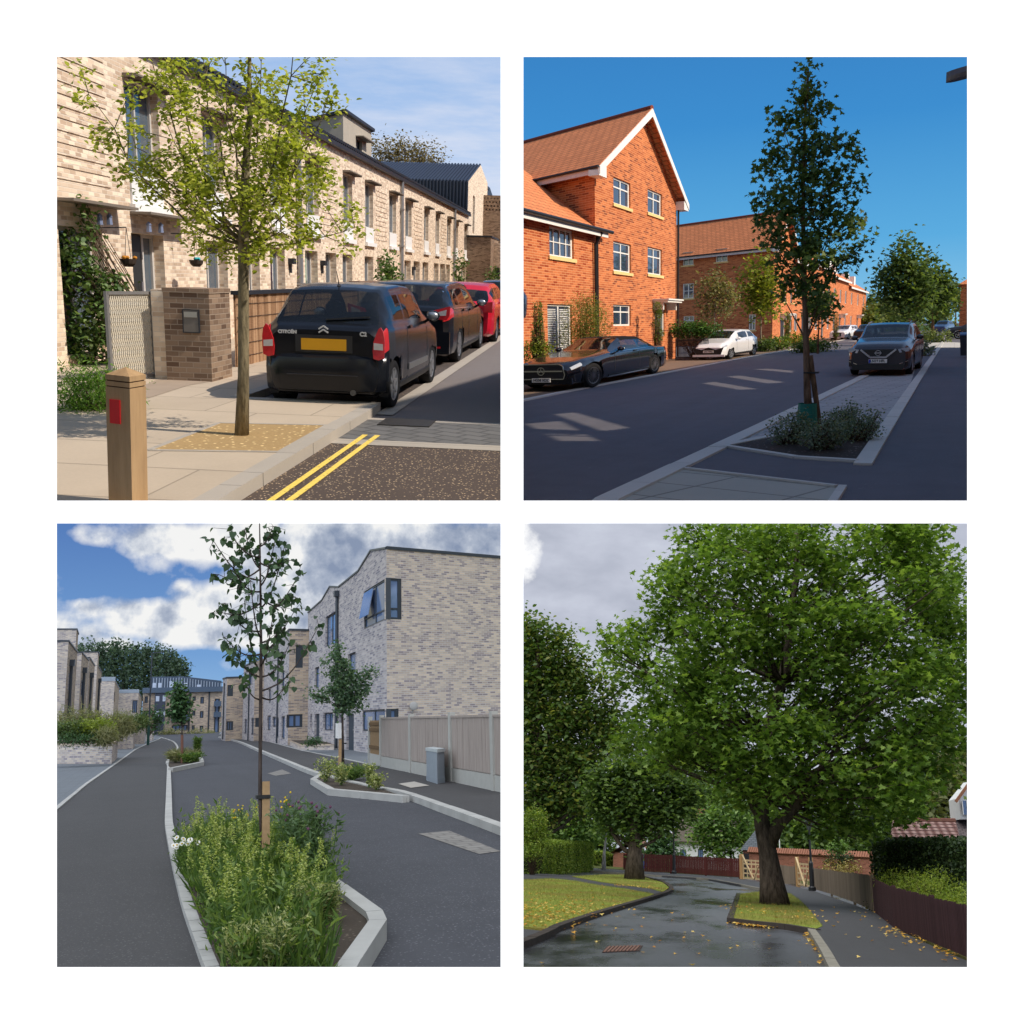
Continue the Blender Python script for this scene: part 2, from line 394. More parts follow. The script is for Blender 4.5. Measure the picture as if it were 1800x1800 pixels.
class Wall:
    """an upright wall plane: origin o, unit direction d; outward normal n"""
    def __init__(s, pl, o, d, n=None):
        s.pl = pl; s.o = Vector((o[0], o[1], 0)); s.d = Vector((d[0], d[1], 0)).normalized()
        s.n = Vector((s.d.y, -s.d.x, 0))
        if s.n.dot(-s.o) < 0: s.n = -s.n
    def P(s, a, z, n=0): return s.o+s.d*a+s.n*n+Vector((0, 0, z))
    def at(s, px, py): return s.pl.PL(px, py, s.o, s.d)
    def hole(s, x0, x1, yt, yb):
        a, zt = s.at(x0, yt); _, zb = s.at(x0, yb); b, _ = s.at(x1, yt)
        return (min(a, b), max(a, b), zb, zt)
    def face(s, mb, a0, a1, z0, z1, holes=(), depth=.15, n=0, back=True):
        """the outer skin with openings and their reveals"""
        us = sorted({a0, a1, *[min(max(v, a0), a1) for h in holes for v in h[:2]]})
        zs = sorted({z0, z1, *[min(max(v, z0), z1) for h in holes for v in h[2:4]]})
        for i in range(len(us)-1):
            for j in range(len(zs)-1):
                um, zm = (us[i]+us[i+1])/2, (zs[j]+zs[j+1])/2
                if any(h[0] < um < h[1] and h[2] < zm < h[3] for h in holes): continue
                mb.poly([s.P(us[i], zs[j], n), s.P(us[i+1], zs[j], n), s.P(us[i+1], zs[j+1], n), s.P(us[i], zs[j+1], n)])
        for h in holes:
            a, b, c, d = h[:4]
            for q in ([(a, c), (b, c)], [(b, c), (b, d)], [(b, d), (a, d)], [(a, d), (a, c)]):
                mb.poly([s.P(*q[0], n), s.P(*q[1], n), s.P(*q[1], n-depth), s.P(*q[0], n-depth)])
        return mb
    def box(s, mb, a0, a1, z0, z1, n0, n1):
        p = [s.P(a0, z0, n0), s.P(a1, z0, n0), s.P(a1, z0, n1), s.P(a0, z0, n1), s.P(a0, z1, n0), s.P(a1, z1, n0), s.P(a1, z1, n1), s.P(a0, z1, n1)]
        return mb.hexa(p)
    def window(s, h, parent, frame, glass, depth=.12, fw=.06, bars=(1, 0), sill=None, name='window', bw=None, fd=.05, mid=None):
        a, b, c, d = h[:4]; mb = MB(); n0 = -depth-fd; n1 = -depth+.01
        fx = fw*SX.get(s.pl.name, 1)
        s.box(mb, a, a+fx, c, d, n0, n1); s.box(mb, b-fx, b, c, d, n0, n1)
        s.box(mb, a+fx, b-fx, c, c+fw, n0, n1); s.box(mb, a+fx, b-fx, d-fw, d, n0, n1)
        bwx = (bw or fw*.8); bx = bwx*SX.get(s.pl.name, 1)
        for i in range(bars[0]):
            x = a+(b-a)*(i+1)/(bars[0]+1); s.box(mb, x-bx/2, x+bx/2, c+fw, d-fw, n0+.006, n1-.006)
        zl = mid if mid else [c+(d-c)*(i+1)/(bars[1]+1) for i in range(bars[1])]
        for z in zl: s.box(mb, a+fx, b-fx, z-bwx/2, z+bwx/2, n0+.004, n1-.004)
        o = mb.build(name, frame, parent)
        g = MB(); g.poly([s.P(a+fx*.5, c+fw*.5, -depth-.03), s.P(b-fx*.5, c+fw*.5, -depth-.03), s.P(b-fx*.5, d-fw*.5, -depth-.03), s.P(a+fx*.5, d-fw*.5, -depth-.03)])
        g.build('pane', glass, o)
        if sill:
            m = MB(); e = .08*SX.get(s.pl.name, 1); s.box(m, a-e, b+e, c-.13, c-.002, -depth, .07); m.build('sill', sill, o)
        return o
SX = {P1.name: 1.2, P2.name: 2.0, P3.name: 1.8, P4.name: 1}
def copy_tree(o, pl, loc, rz, parent=None):
    c = o.copy()
    for col in list(c.users_collection): col.objects.unlink(c)
    pl.col.objects.link(c)
    if parent is None:
        L = Matrix.Translation(loc) @ Matrix.Rotation(rz, 4, 'Z'); c.matrix_world = pl.M @ L; LM[c.name] = (pl, L.inverted(), L)
    else: c.parent = parent
    for ch in list(o.children): copy_tree(ch, pl, None, 0, c)
    return c
def text_mesh(body, size, extrude=.002, bold=0):
    cu = bpy.data.curves.new('lettering', 'FONT'); cu.body = body; cu.size = size; cu.extrude = extrude
    cu.align_x = 'CENTER'; cu.align_y = 'CENTER'; cu.offset = bold
    o = bpy.data.objects.new('lettering', cu); sc.collection.objects.link(o)
    dg = bpy.context.evaluated_depsgraph_get(); me = bpy.data.meshes.new_from_object(o.evaluated_get(dg))
    bpy.data.objects.remove(o); return me
# ------------------------------------------------------------------ foliage
LEAF = {
 'quad': [(0, 0), (.38, .5), (0, 1), (-.38, .5)],
 'oval': [(0, 0), (.28, .25), (.3, .6), (0, 1), (-.3, .6), (-.28, .25)],
 'heart': [(0, .08), (.25, 0), (.45, .25), (.35, .6), (0, 1), (-.35, .6), (-.45, .25), (-.25, 0)],
 'maple': [(0, 0), (.12, .18), (.5, .15), (.34, .42), (.55, .62), (.2, .6), (0, 1), (-.2, .6), (-.55, .62), (-.34, .42), (-.5, .15), (-.12, .18)],
 'blade': [(-.03, 0), (.03, 0), (.018, .6), (0, 1), (-.018, .6)],
 'lance': [(0, 0), (.11, .35), (0, 1), (-.11, .35)],
}
def leaves_mesh(name, pos, size, shape='quad', up=.5, mat=None, parent=None, pl=None, local=False, dirs=None, curl=.18, **kw):
    """many small leaves, each its own island; pos Nx3 numpy, size scalar or N"""
    pos = np.asarray(pos, float); N = len(pos)
    root = parent
    while root is not None and root.parent is not None: root = root.parent
    if root is not None: pl = LM[root.name][0]
    if not local and pl.quad:
        px, py = pl.pix(pos); q = pl.quad
        keep = (px > q[0]) & (px < q[1]) & (py > q[2]) & (py < q[3]) & (((pos-np.array([0, 0, EYE])) @ pl.Rn.T)[:, 1] > 5.6); pos = pos[keep]
        if np.ndim(size): size = np.asarray(size)[keep]
        if dirs is not None: dirs = dirs[keep]
        N = len(pos)
    if root is not None and not local:
        Li = np.array(LM[root.name][1]); pos = pos @ Li[:3, :3].T + Li[:3, 3]
    T = np.array(LEAF[shape]); K = len(T)
    # frame: normal biased upward, tip direction
    nrm = NP.normal(size=(N, 3)); nrm /= np.linalg.norm(nrm, axis=1)[:, None]; nrm[:, 2] = np.abs(nrm[:, 2])
    nrm += np.array([0, 0, up*1.6]); nrm /= np.linalg.norm(nrm, axis=1)[:, None]
    if dirs is None: dirs = NP.normal(size=(N, 3)); dirs[:, 2] -= .3
    t = dirs-nrm*(dirs*nrm).sum(1)[:, None]
    if shape in ('blade', 'lance'):
        t = dirs/np.linalg.norm(dirs, axis=1)[:, None]; nrm = np.cross(t, NP.normal(size=(N, 3))); nrm /= np.linalg.norm(nrm, axis=1)[:, None]
    t /= np.linalg.norm(t, axis=1)[:, None]+1e-9; b = np.cross(nrm, t)
    sz = (np.ones(N)*size)*(.7+.6*NP.rand(N))
    if np.ndim(size): sz = np.asarray(size)
    r = np.abs(T[:, 0])
    V = pos[:, None, :] + sz[:, None, None]*(T[None, :, 0, None]*b[:, None, :] + T[None, :, 1, None]*t[:, None, :]
        + (r*curl*1.6 - T[:, 1]**2*curl)[None, :, None]*nrm[:, None, :])
    me = bpy.data.meshes.new(name)
    me.vertices.add(N*K); me.vertices.foreach_set('co', V.astype(np.float32).ravel())
    me.loops.add(N*K); me.loops.foreach_set('vertex_index', np.arange(N*K, dtype=np.int32))
    me.polygons.add(N); me.polygons.foreach_set('loop_start', np.arange(0, N*K, K, dtype=np.int32))
    me.polygons.foreach_set('loop_total', np.full(N, K, dtype=np.int32))
    me.update(); me.validate()
    me.materials.append(mat)
    o = bpy.data.objects.new(name, me); pl.col.objects.link(o)
    if parent is not None: o.parent = parent
    else: o.matrix_world = pl.M; LM[o.name] = (pl, Matrix.Identity(4), Matrix.Identity(4))
    return tag(o, **kw)
def clump_points(c, r, n, cl=12, rc=.16, shell=.5):
    """n points in leaf clusters inside an ellipsoid (centre c, radii r)"""
    m = max(1, n//cl)
    d = NP.normal(size=(m, 3)); d /= np.linalg.norm(d, axis=1)[:, None]
    rad = (shell+(1-shell)*NP.rand(m))**.8 if shell < 1 else np.ones(m)
    cc = np.array(c)+d*rad[:, None]*np.array(r)
    p = np.repeat(cc, cl, axis=0)+NP.normal(size=(m*cl, 3))*rc
    return p, cc
def limb(mb, a, b, r0, r1, sag=.12, n=5, k=6):
    a, b = Vector(a), Vector(b); L = (b-a).length; pts = []; rr = []
    off = Vector((R_.uniform(-1, 1), R_.uniform(-1, 1), R_.uniform(-.2, .2)))*L*.06
    for i in range(n+1):
        t = i/n; p = a.lerp(b, t)+Vector((0, 0, -L*sag*math.sin(math.pi*t)))+off*math.sin(math.pi*t); pts.append(p); rr.append(r0+(r1-r0)*t)
    mb.tube(pts, rr, k); return pts
def tree(pl, name, label, trunk, r0, blobs, leafm, barkm, size=.1, n=2500, shape='quad', cl=10, rc=.2, up=.4, group=None,
         depth=None, squash=.8, shell=.35, fork=.35, twigs=.35, sag=.1, cat='tree', parts=True, trunk_r1=None, trunk_label=None, k=8, crown_label=None, ydir=None, amin=0, lr=.16):
    """trunk: list of 3-D points; blobs: (centre Vector, radius, weight)"""
    base = trunk[0]
    t = thing(pl, name, label, cat, base, 0, group)
    T = MB(); nn = len(trunk)
    r1 = trunk_r1 if trunk_r1 is not None else r0*.25
    rr = [r0*(1+.35*max(0, 1-i/(nn-1)*6))+(r1-r0)*(i/(nn-1)) for i in range(nn)]
    T.tube(trunk, rr, k*2 if r0 > .1 else k)
    tr = T.build('trunk', barkm, t, smooth=True)
    B = MB(); allp = []; W = sum(b[1]**2*b[2] for b in blobs)
    for c, r, wt in blobs:
        m = max(cl, int(n*r*r*wt/W)); rad = (r, r*(ydir or 1), r*squash)
        p, cc = clump_points(c, rad, m, cl, rc, shell); allp.append(p)
        # limb from the trunk to the blob: join at a point lower than it
        best = min(range(min(amin, nn-1), nn), key=lambda i: abs((trunk[i].z)-(c[2]-r*fork-(Vector(c)-trunk[i]).length*.35)))
        a = trunk[best]; rb = max(r0*.10, min(lr, rr[best]*.34))
        e = Vector(c)
        pts = limb(B, a, e, rb, rb*.35, sag, 6, 6)
        for q in cc[:: max(1, int(1/twigs))]:
            j = pts[R_.randint(2, len(pts)-1)]; limb(B, j, Vector(q), rb*.28, rb*.1, .05, 3, 4)
    if B.v: B.build('branches', barkm, t, smooth=True)
    leaves_mesh('crown', np.concatenate(allp), size, shape, up, leafm, t)
    return t
def PB(pl, lst, Y, wy=.5):
    """crown clumps given by where they show: (px, py, rpx[, dY[, weight]])"""
    out = []
    for b in lst:
        y = Y+(b[3] if len(b) > 3 else 0)
        out.append((pl.D(b[0], b[1], y), b[2]*y/FPX, b[4] if len(b) > 4 else 1))
    return out
def bush(pl, name, label, c, r, n, leafm, size=.05, shape='quad', group=None, cl=8, rc=.07, stems=None, cat='shrub', up=.3, shell=.3, parts=True, base=None):
    """a leafy bush standing on the ground: c = list of (centre, radii)"""
    if not isinstance(c, list): c = [(c, r)]
    b0 = base or Vector((c[0][0][0], c[0][0][1], 0)); t = thing(pl, name, label, cat, b0, 0, group)
    ps = []; B = MB(); tot = sum(x[1][0]*x[1][2] for x in c)
    for cc, rr in c:
        p, q = clump_points(cc, rr, int(n*rr[0]*rr[2]/tot), cl, rc, shell); ps.append(p)
        for e in q[::max(1, len(q)//14)]: limb(B, b0+Vector((R_.uniform(-.1, .1), R_.uniform(-.1, .1), 0)), Vector(e), .012*max(1, rr[0]), .004, .03, 3, 4)
    P = np.concatenate(ps); P[:, 2] = np.maximum(P[:, 2], .02)
    if parts: B.build('stems', stems or bark('twig_bark', (.09, .06, .04)), t)
    leaves_mesh('foliage', P, size, shape, up, leafm, t)
    return t
# ------------------------------------------------------------------ cars
def itp(tab, t):
    if t <= tab[0][0]: return tab[0][1]
    for (a, va), (b, vb) in zip(tab, tab[1:]):
        if t <= b:
            u = (t-a)/(b-a) if b > a else 1
            return va+(vb-va)*u
    return tab[-1][1]
def sm_itp(tab, t, e=.012):
    return (itp(tab, t-e)+itp(tab, t)*2+itp(tab, t+e))/4
RUBBER = lambda: plain('tyre_rubber', (.012, .012, .013), .85, .2)
def paint(name, c, metal=.0, rough=.18, coat=.35):
    if name in MATS: return MATS[name]
    t = NT(name, rough, .3); t.b.inputs['Metallic'].default_value = metal
    n = t.noise(t.obj(), 3, 5); t.col(t.mix(n, tuple(v*.9 for v in c), tuple(v*1.1 for v in c)))
    n2 = t.noise(t.obj(), 9, 5); t.l(t.ramp(n2, [(.3, (rough*.95,)*3), (.8, (rough*1.1,)*3)]), t.b.inputs['Roughness'])
    t.b.inputs['Coat Weight'].default_value = coat; t.b.inputs['Coat Roughness'].default_value = .05
    MATS[name] = t.m; return t.m
CHROME = lambda: plain('bright_chrome', (.75, .75, .76), .15, .5, 1, .05)
BLACKP = lambda: plain('black_trim', (.015, .015, .017), .5, .4)
SILV = lambda: plain('alloy_silver', (.45, .45, .46), .35, .5, .8, .1)
def glow_lens(name, c, rough=.12):
    return plain(name, c, rough, .7, 0, .25, 30)
class CarShape:
    def __init__(s, S):
        s.S = S; s.L = S['L']*S.get('sy', 1)
        ts = set(np.round(np.linspace(0, 1, 57), 4).tolist()) | set([.004, .01, .018, .027, .036, .973, .982, .99, .996])
        for k in ('top', 'belt', 'half'): ts |= {p[0] for p in S[k]}
        s.ts = sorted(ts)
    def ring(s, t):
        S = s.S
        w = itp(S['half'], t)*S['W']/2; top = sm_itp(S['top'], t, .006); be = itp(S['belt'], t)
        z0 = itp(S.get('bot', [(0, .22), (.06, .17), (.94, .17), (1, .2)]), t)
        be = min(be, top-.035); hood = (top-be) < .10
        tr = S.get('tumble', .74)
        k = max(0, min(1, (top-be-.03)/.25)); wr = w*(.86*(1-k)+tr*k)
        R = [(0, z0), (w*.84, z0), (w*.955, z0+.05), (w*.99, z0+.17), (w, z0+(be-z0)*.55), (w*.993, z0+(be-z0)*.8), (w*.975, be-.02), (w*.95, be)]
        ex, ez = wr, top-.05*(.35+.65*k)
        for i in (1, 2, 3, 4, 5):
            u = i/6; R.append((w*.945*(1-u)+ex*u+.02*math.sin(math.pi*u)*k, be*(1-u)+ez*u))
        R += [(ex, ez), (ex*.93, ez+(top-ez)*.62), (ex*.75, top-.012*k-.004), (ex*.4, top-.002), (0, top)]
        return R
    def P(s, t, j, side=1, off=0):
        def q(tt, jj):
            R = s.ring(tt); i = int(min(jj, len(R)-2)); f = jj-i
            x = R[i][0]*(1-f)+R[i+1][0]*f; z = R[i][1]*(1-f)+R[i+1][1]*f
            return Vector((x*side, (tt-.5)*s.L, z))
        p = q(t, j)
        if off:
            a = q(min(1, t+.01), j)-q(max(0, t-.01), j); b = q(t, min(17, j+.3))-q(t, max(0, j-.3))
            n = a.cross(b)
            if n.length > 1e-9:
                n.normalize()
                c = Vector((0, p.y*.8, .6))
                if n.dot(p-c) < 0: n = -n
                p = p+n*off
        return p
    def patch(s, t0, t1, j0, j1, side, off=.012, nt=6, nj=6, thick=.02):
        mb = MB(); g = [[s.P(t0+(t1-t0)*i/nt, j0+(j1-j0)*k/nj, side, off) for k in range(nj+1)] for i in range(nt+1)]
        g2 = [[s.P(t0+(t1-t0)*i/nt, j0+(j1-j0)*k/nj, side, off-thick) for k in range(nj+1)] for i in range(nt+1)]
        b = len(mb.v)
        for G_ in (g, g2):
            for r in G_: mb.v += [tuple(v) for v in r]
        N = (nt+1)*(nj+1); W_ = nj+1
        for i in range(nt):
            for k in range(nj):
                a = b+i*W_+k; mb.f.append((a, a+1, a+W_+1, a+W_)); mb.f.append((a+N, a+N+W_, a+N+W_+1, a+N+1))
        for i in range(nt):
            for k in (0, nj):
                a = b+i*W_+k; mb.f.append((a, a+W_, a+W_+N, a+N))
        for k in range(nj):
            for i in (0, nt):
                a = b+i*W_+k; mb.f.append((a, a+1, a+1+N, a+N))
        return mb
def make_car(pl, name, label, S, loc, rz, group=None, cat='car', detail=True):
    C = CarShape(S); t = thing(pl, name, label, cat, loc, rz, group)
    ts = C.ts; L = C.L; rings = [C.ring(v) for v in ts]; J = len(rings[0])
    wh = S['wheels']; wr = S.get('wr', .31); ar = wr+.045; yw = [(v-.5)*L for v in wh]; sy = S.get('sy', 1)
    body, side, ws, rw = MB(), {}, MB(), MB()
    roofm = MB()
    def vid(i, j, sd):
        x, z = rings[i][j]; y = (ts[i]-.5)*L
        if 1 <= j <= 6:
            for yc in yw:
                dy, dz = (y-yc)/sy, z-wr; r = math.hypot(dy, dz)
                if ar*.86 < r < ar*1.16 and dz > -wr*.9:
                    y = yc+dy/r*ar*sy; z = wr+dz/r*ar; break
        return Vector((x*sd, y, z))
    def inwheel(i, j):
        y = ((ts[i]+ts[i+1])/2-.5)*L; z = (rings[i][j][1]+rings[i][j+1][1]+rings[i+1][j][1]+rings[i+1][j+1][1])/4
        return any(math.hypot((y-yc)/sy, z-wr) < ar*.99 for yc in yw)
    sw = S['side_glass']; w0, w1 = S['wind']; r0, r1 = S['rear_glass']
    for sd in (1, -1):
        for i in range(len(ts)-1):
            tm = (ts[i]+ts[i+1])/2; x, z = rings[i][7]; gh = rings[i][13][1]-rings[i][7][1]
            for j in range(J-1):
                if 1 <= j <= 5 and inwheel(i, j): continue
                q = [vid(i, j, sd), vid(i+1, j, sd), vid(i+1, j+1, sd), vid(i, j+1, sd)]
                if 8 <= j <= 11 and gh > .07 and any(a <= tm <= b for a, b in sw): side.setdefault((sd, [a <= tm <= b for a, b in sw].index(True)), MB()).poly(q)
                elif j >= 14 and w0 <= tm <= w1: ws.poly(q)
                elif j >= 14-(1 if S.get('wide_rear') else 0) and r0 <= tm <= r1: rw.poly(q)
                elif S.get('soft_roof') and j >= 12 and r1-.12 < tm < w0: roofm.poly(q)
                elif S.get('soft_roof') and j >= 8 and r0 <= tm < sw[0][0]: roofm.poly(q)
                else: body.poly(q)
    for i in (0, len(ts)-1):
        P = [Vector((x, (ts[i]-.5)*L, z)) for x, z in rings[i]]+[Vector((-x, (ts[i]-.5)*L, z)) for x, z in rings[i][-2:0:-1]]
        body.poly(P)
    def fin(mb, nm, mat, parent=t, sm=True):
        me = None; o = mb.build(nm, mat, parent, smooth=False, local=True)
        bm = bmesh.new(); bm.from_mesh(o.data); bmesh.ops.remove_doubles(bm, verts=bm.verts, dist=.0004)
        bmesh.ops.recalc_face_normals(bm, faces=bm.faces)
        if sm:
            for f in bm.faces: f.smooth = True
            for e in bm.edges:
                if len(e.link_faces) == 2 and e.calc_face_angle() > .75: e.smooth = False
        bm.to_mesh(o.data); bm.free(); return o
    pm = S['paint']
    fin(body, 'body', pm)
    if roofm.v: fin(roofm, 'soft_roof', plain('black_hood_fabric', (.012, .012, .014), .9, .1))
    G = glassmat('car_glass', (.012, .014, .016), .42, .02, .9)
    [fin(v_, 'side_window', G) for v_ in side.values()]; fin(ws, 'windscreen', G); fin(rw, 'rear_window', G)
    # dark lining seen through the arches and windows
    fl = MB(); W2 = S['W']/2*.8
    fl.box(-W2, W2, -L*.47, L*.47, .24, .42)
    fin(fl, 'floor', BLACKP(), sm=False)
    for k, yc in enumerate(yw):
        for sd in (1, -1):
            xo = itp(S['half'], wh[k])*S['W']/2-.015
            m = MB(); n = 28
            prof = [(xo-.19, wr*.62), (xo-.19, wr*.97), (xo-.15, wr), (xo-.05, wr), (xo-.012, wr*.95), (xo, wr*.86), (xo-.012, wr*.70), (xo-.04, wr*.66)]
            for a in range(n):
                an = 2*math.pi*a/n
                for px, r in prof: m.v.append((px*sd, yc+r*math.cos(an)*sy, wr+r*math.sin(an)))
            K = len(prof)
            for a in range(n):
                for q in range(K-1):
                    A, B = a*K+q, ((a+1) % n)*K+q; m.f.append((A, B, B+1, A+1))
            wo = fin(m, 'wheel', RUBBER())
            # rim: dish, spokes, hub
            m = MB()
            for a in range(n):
                an = 2*math.pi*a/n
                for px, r in [(xo-.04, wr*.69), (xo-.015, wr*.68), (xo-.02, wr*.62), (xo-.09, wr*.60)]:
                    m.v.append((px*sd, yc+r*math.cos(an)*sy, wr+r*math.sin(an)))
            for a in range(n):
                for q in range(3):
                    A, B = a*4+q, ((a+1) % n)*4+q; m.f.append((A, B, B+1, A+1))
            sp = S.get('spokes', 7); swd = S.get('spoke_w', .045)
            for a in range(sp):
                an = 2*math.pi*(a+.25)/sp; ca, sa = math.cos(an), math.sin(an)
                for rA, rB, wA, wB in [(.04, wr*.63, swd, swd*.75)]:
                    P = []
                    for xx in (xo-.055, xo-.02):
                        for r, ww in ((rA, wA), (rB, wB)):
                            for e in (-.5, .5): P.append((xx*sd, yc+(r*ca-e*ww*sa)*sy, wr+r*sa+e*ww*ca))
                    m.add(P, [(0, 1, 3, 2), (4, 6, 7, 5), (0, 2, 6, 4), (1, 5, 7, 3), (2, 3, 7, 6), (0, 4, 5, 1)])
            for a in range(12): pass
            m.add([((xo-.012)*sd, yc+.055*math.cos(2*math.pi*a/12)*sy, wr+.055*math.sin(2*math.pi*a/12)) for a in range(12)], [tuple(range(12))])
            fin(m, 'rim', S.get('rim', SILV()), wo, sm=False)
            m = MB()      # brake disc / dark back
            m.add([((xo-.10)*sd, yc+wr*.61*math.cos(2*math.pi*a/20)*sy, wr+wr*.61*math.sin(2*math.pi*a/20)) for a in range(20)], [tuple(range(20))])
            fin(m, 'brake_disc', plain('dark_brake_steel', (.05, .05, .05), .5, .4, .6), wo, sm=False)
            m = MB()      # arch lining
            for a in range(15):
                an = math.pi*(-.12+1.24*a/14)
                for xx in (xo-.01, xo-.3): m.v.append((xx*sd, yc+ar*math.cos(an)*sy, wr+ar*math.sin(an)))
            for a in range(14): m.f.append((2*a, 2*a+2, 2*a+3, 2*a+1))
            fin(m, 'wheel_arch', BLACKP())
    # seats seen through the glass
    if detail:
        for sx_ in (-.33, .33):
            for tt in S.get('seats', (.42,)):
                yy = (tt-.5)*L; m = MB(); m.box(sx_-.24, sx_+.24, yy-.08, yy+.1, .45, 1.0); m.ell((sx_, yy-.05, 1.12), (.14, .07, .11), 8, 5)
                fin(m, 'seat', plain('dark_seat_cloth', (.03, .03, .035), .9, .1), sm=False)
        mt = S['mirror_t']
        for sd in (1, -1):
            p = C.P(mt, 7.3, sd); m = MB(); m.ell((p.x+.13*sd, p.y, p.z+.09), (.11, .07*sy, .075), 10, 6); m.bar(p, (p.x+.08*sd, p.y, p.z+.05), .05, .04)
            fin(m, 'wing_mirror', pm)
            m = MB(); m.ell((p.x+.13*sd, p.y-.05*sy, p.z+.09), (.09, .03, .06), 10, 5); fin(m, 'mirror_glass', SILV())
            # door lines and handle
            for dt in S.get('doors', []):
                m = C.patch(dt, dt+.003, 2.2, 7.0, sd, .003, 1, 8, .004); fin(m, 'door_gap', BLACKP())
            for dt in S.get('handles', []):
                m = C.patch(dt, dt+.035, 5.85, 6.25, sd, .03, 2, 1, .03); fin(m, 'door_handle', S.get('handlemat', pm))
            m = C.patch(S['sill'][0], S['sill'][1], 1.6, 2.6, sd, .012, 4, 2, .02); fin(m, 'sill_trim', BLACKP())
            for (a, b, j0, j1) in S.get('trim', []):
                fin(C.patch(a, b, j0, j1, sd, .014, 8, 1, .02), 'chrome_strip', S.get('trimmat', CHROME()))
            for (a, b, j0, j1, mt_, nm) in S.get('lamps', []):
                fin(C.patch(a, b, j0, j1, sd, .012, 6, 6), nm, mt_)
    for (nm, mt_, pts, y, th) in S.get('plates', []):      # flat pieces on the nose or tail: outline in x,z
        sgn = 1 if y > 0 else -1
        m = MB(); yy = y*L/2/ (S['L']/2) if False else y
        m.extr([(p[0], yy, p[1]) for p in pts], (0, sgn*th, 0)); fin(m, nm, mt_, sm=False)
    return t, C, fin
def on_plate(t, C, text, y, z, size, mat, face, x=0, bold=.003, sx=1):
    me = text_mesh(text, size, .003, bold)
    o = bpy.data.objects.new('lettering', me); LM[t.name][0].col.objects.link(o); me.materials.append(mat); o.parent = t
    o.matrix_basis = Matrix.Translation((x, y, z)) @ Matrix.Rotation(0 if face < 0 else math.pi, 4, 'Z') @ Matrix.Rotation(math.pi/2, 4, 'X') @ Matrix.Scale(sx, 4, (1, 0, 0))
    o.name = 'lettering'
    return o

def place_car(pl, name, label, S, pf, pr, side, group=None, cat='car', detail=True, smax=2.6, smin=1.0):
    """stand a car on its two near-side wheel contacts: pf front, pr rear"""
    f = (pf-pr); f.z = 0; wb = f.length; f.normalize(); S = dict(S)
    true = S['L']*(S['wheels'][1]-S['wheels'][0]); S['sy'] = max(smin, min(smax, wb/true))
    rz = math.atan2(-f.x, f.y); right = Vector((f.y, -f.x, 0))
    yf = (S['wheels'][1]-.5)*S['L']*S['sy']
    c = pf-f*yf-right*side*(S['W']/2-.1); c.z = 0
    return make_car(pl, name, label, S, c, rz, group, cat, detail)
# ================================================================== STREET 1: pale brick terrace, parked black hatchback
P = P1
def sky_dome(pl, mat, x0, x1, y0, y1, Rr=900, att=None):
    """a piece of the sky's great sphere round the eye, behind one opening"""
    nx = ny = 110; mb = MB(); vals = []
    for j in range(ny+1):
        for i in range(nx+1):
            px, py = x0+(x1-x0)*i/nx, y0+(y1-y0)*j/ny
            r = pl.ray(px, py).normalized()*Rr; mb.v.append((r.x, r.y, r.z+EYE))
            if att: vals.append(att(px, py))
    for j in range(ny):
        for i in range(nx):
            a = j*(nx+1)+i; mb.f.append((a, a+1, a+nx+2, a+nx+1))
    o = mb.build('sky', mat, None, pl, smooth=True, fix=False, kind='structure')
    if att:
        at = o.data.attributes.new('cover', 'FLOAT', 'POINT'); at.data.foreach_set('value', np.array(vals, dtype=np.float32))
    o.visible_shadow = False
    return o
def sky_mat(name, build):
    m = bpy.data.materials.new(name); m.use_nodes = True; t = NT.__new__(NT); t.m = m; t.t = m.node_tree
    t.t.nodes.clear(); t.out = t.n('ShaderNodeOutputMaterial'); e = t.n('ShaderNodeEmission')
    t.l(build(t), e.inputs[0]); t.l(e.outputs[0], t.out.inputs[0]); m.cycles.emission_sampling = 'NONE'; return m
def elev(t):
    g = t.n('ShaderNodeTexCoord'); s = t.n('ShaderNodeVectorMath'); s.operation = 'SUBTRACT'; s.inputs[1].default_value = (0, 0, EYE)
    nn = t.n('ShaderNodeVectorMath'); nn.operation = 'NORMALIZE'; t.l(g.outputs['Object'], s.inputs[0]); t.l(s.outputs[0], nn.inputs[0])
    x = t.n('ShaderNodeSeparateXYZ'); t.l(nn.outputs[0], x.inputs[0]); return nn.outputs[0], x
def b1(t):
    d, x = elev(t)
    base = t.ramp(t.math('MULTIPLY', x.outputs[2], 4.2), [(0, lin((208, 218, 238))), (.35, lin((184, 208, 242))), (1, lin((146, 182, 230)))])
    mp = t.n('ShaderNodeMapping'); mp.inputs['Scale'].default_value = (4, 2, 22); mp.inputs['Rotation'].default_value = (0, .30, 0); t.l(d, mp.inputs[0])
    n = t.noise(mp.outputs[0], 2.4, 7, .62); k = t.ramp(n, [(.36, (0, 0, 0)), (.66, (.85,)*3)])
    k2 = t.ramp(t.math('MULTIPLY', x.outputs[2], 4.2), [(0, (1, 1, 1)), (.75, (.45,)*3), (1, (.25,)*3)])
    return t.mix(t.math('MULTIPLY', k, k2), base, lin((232, 234, 244)))
sky_dome(P, sky_mat('hazy_sky', b1), -60, 899, -60, 520)
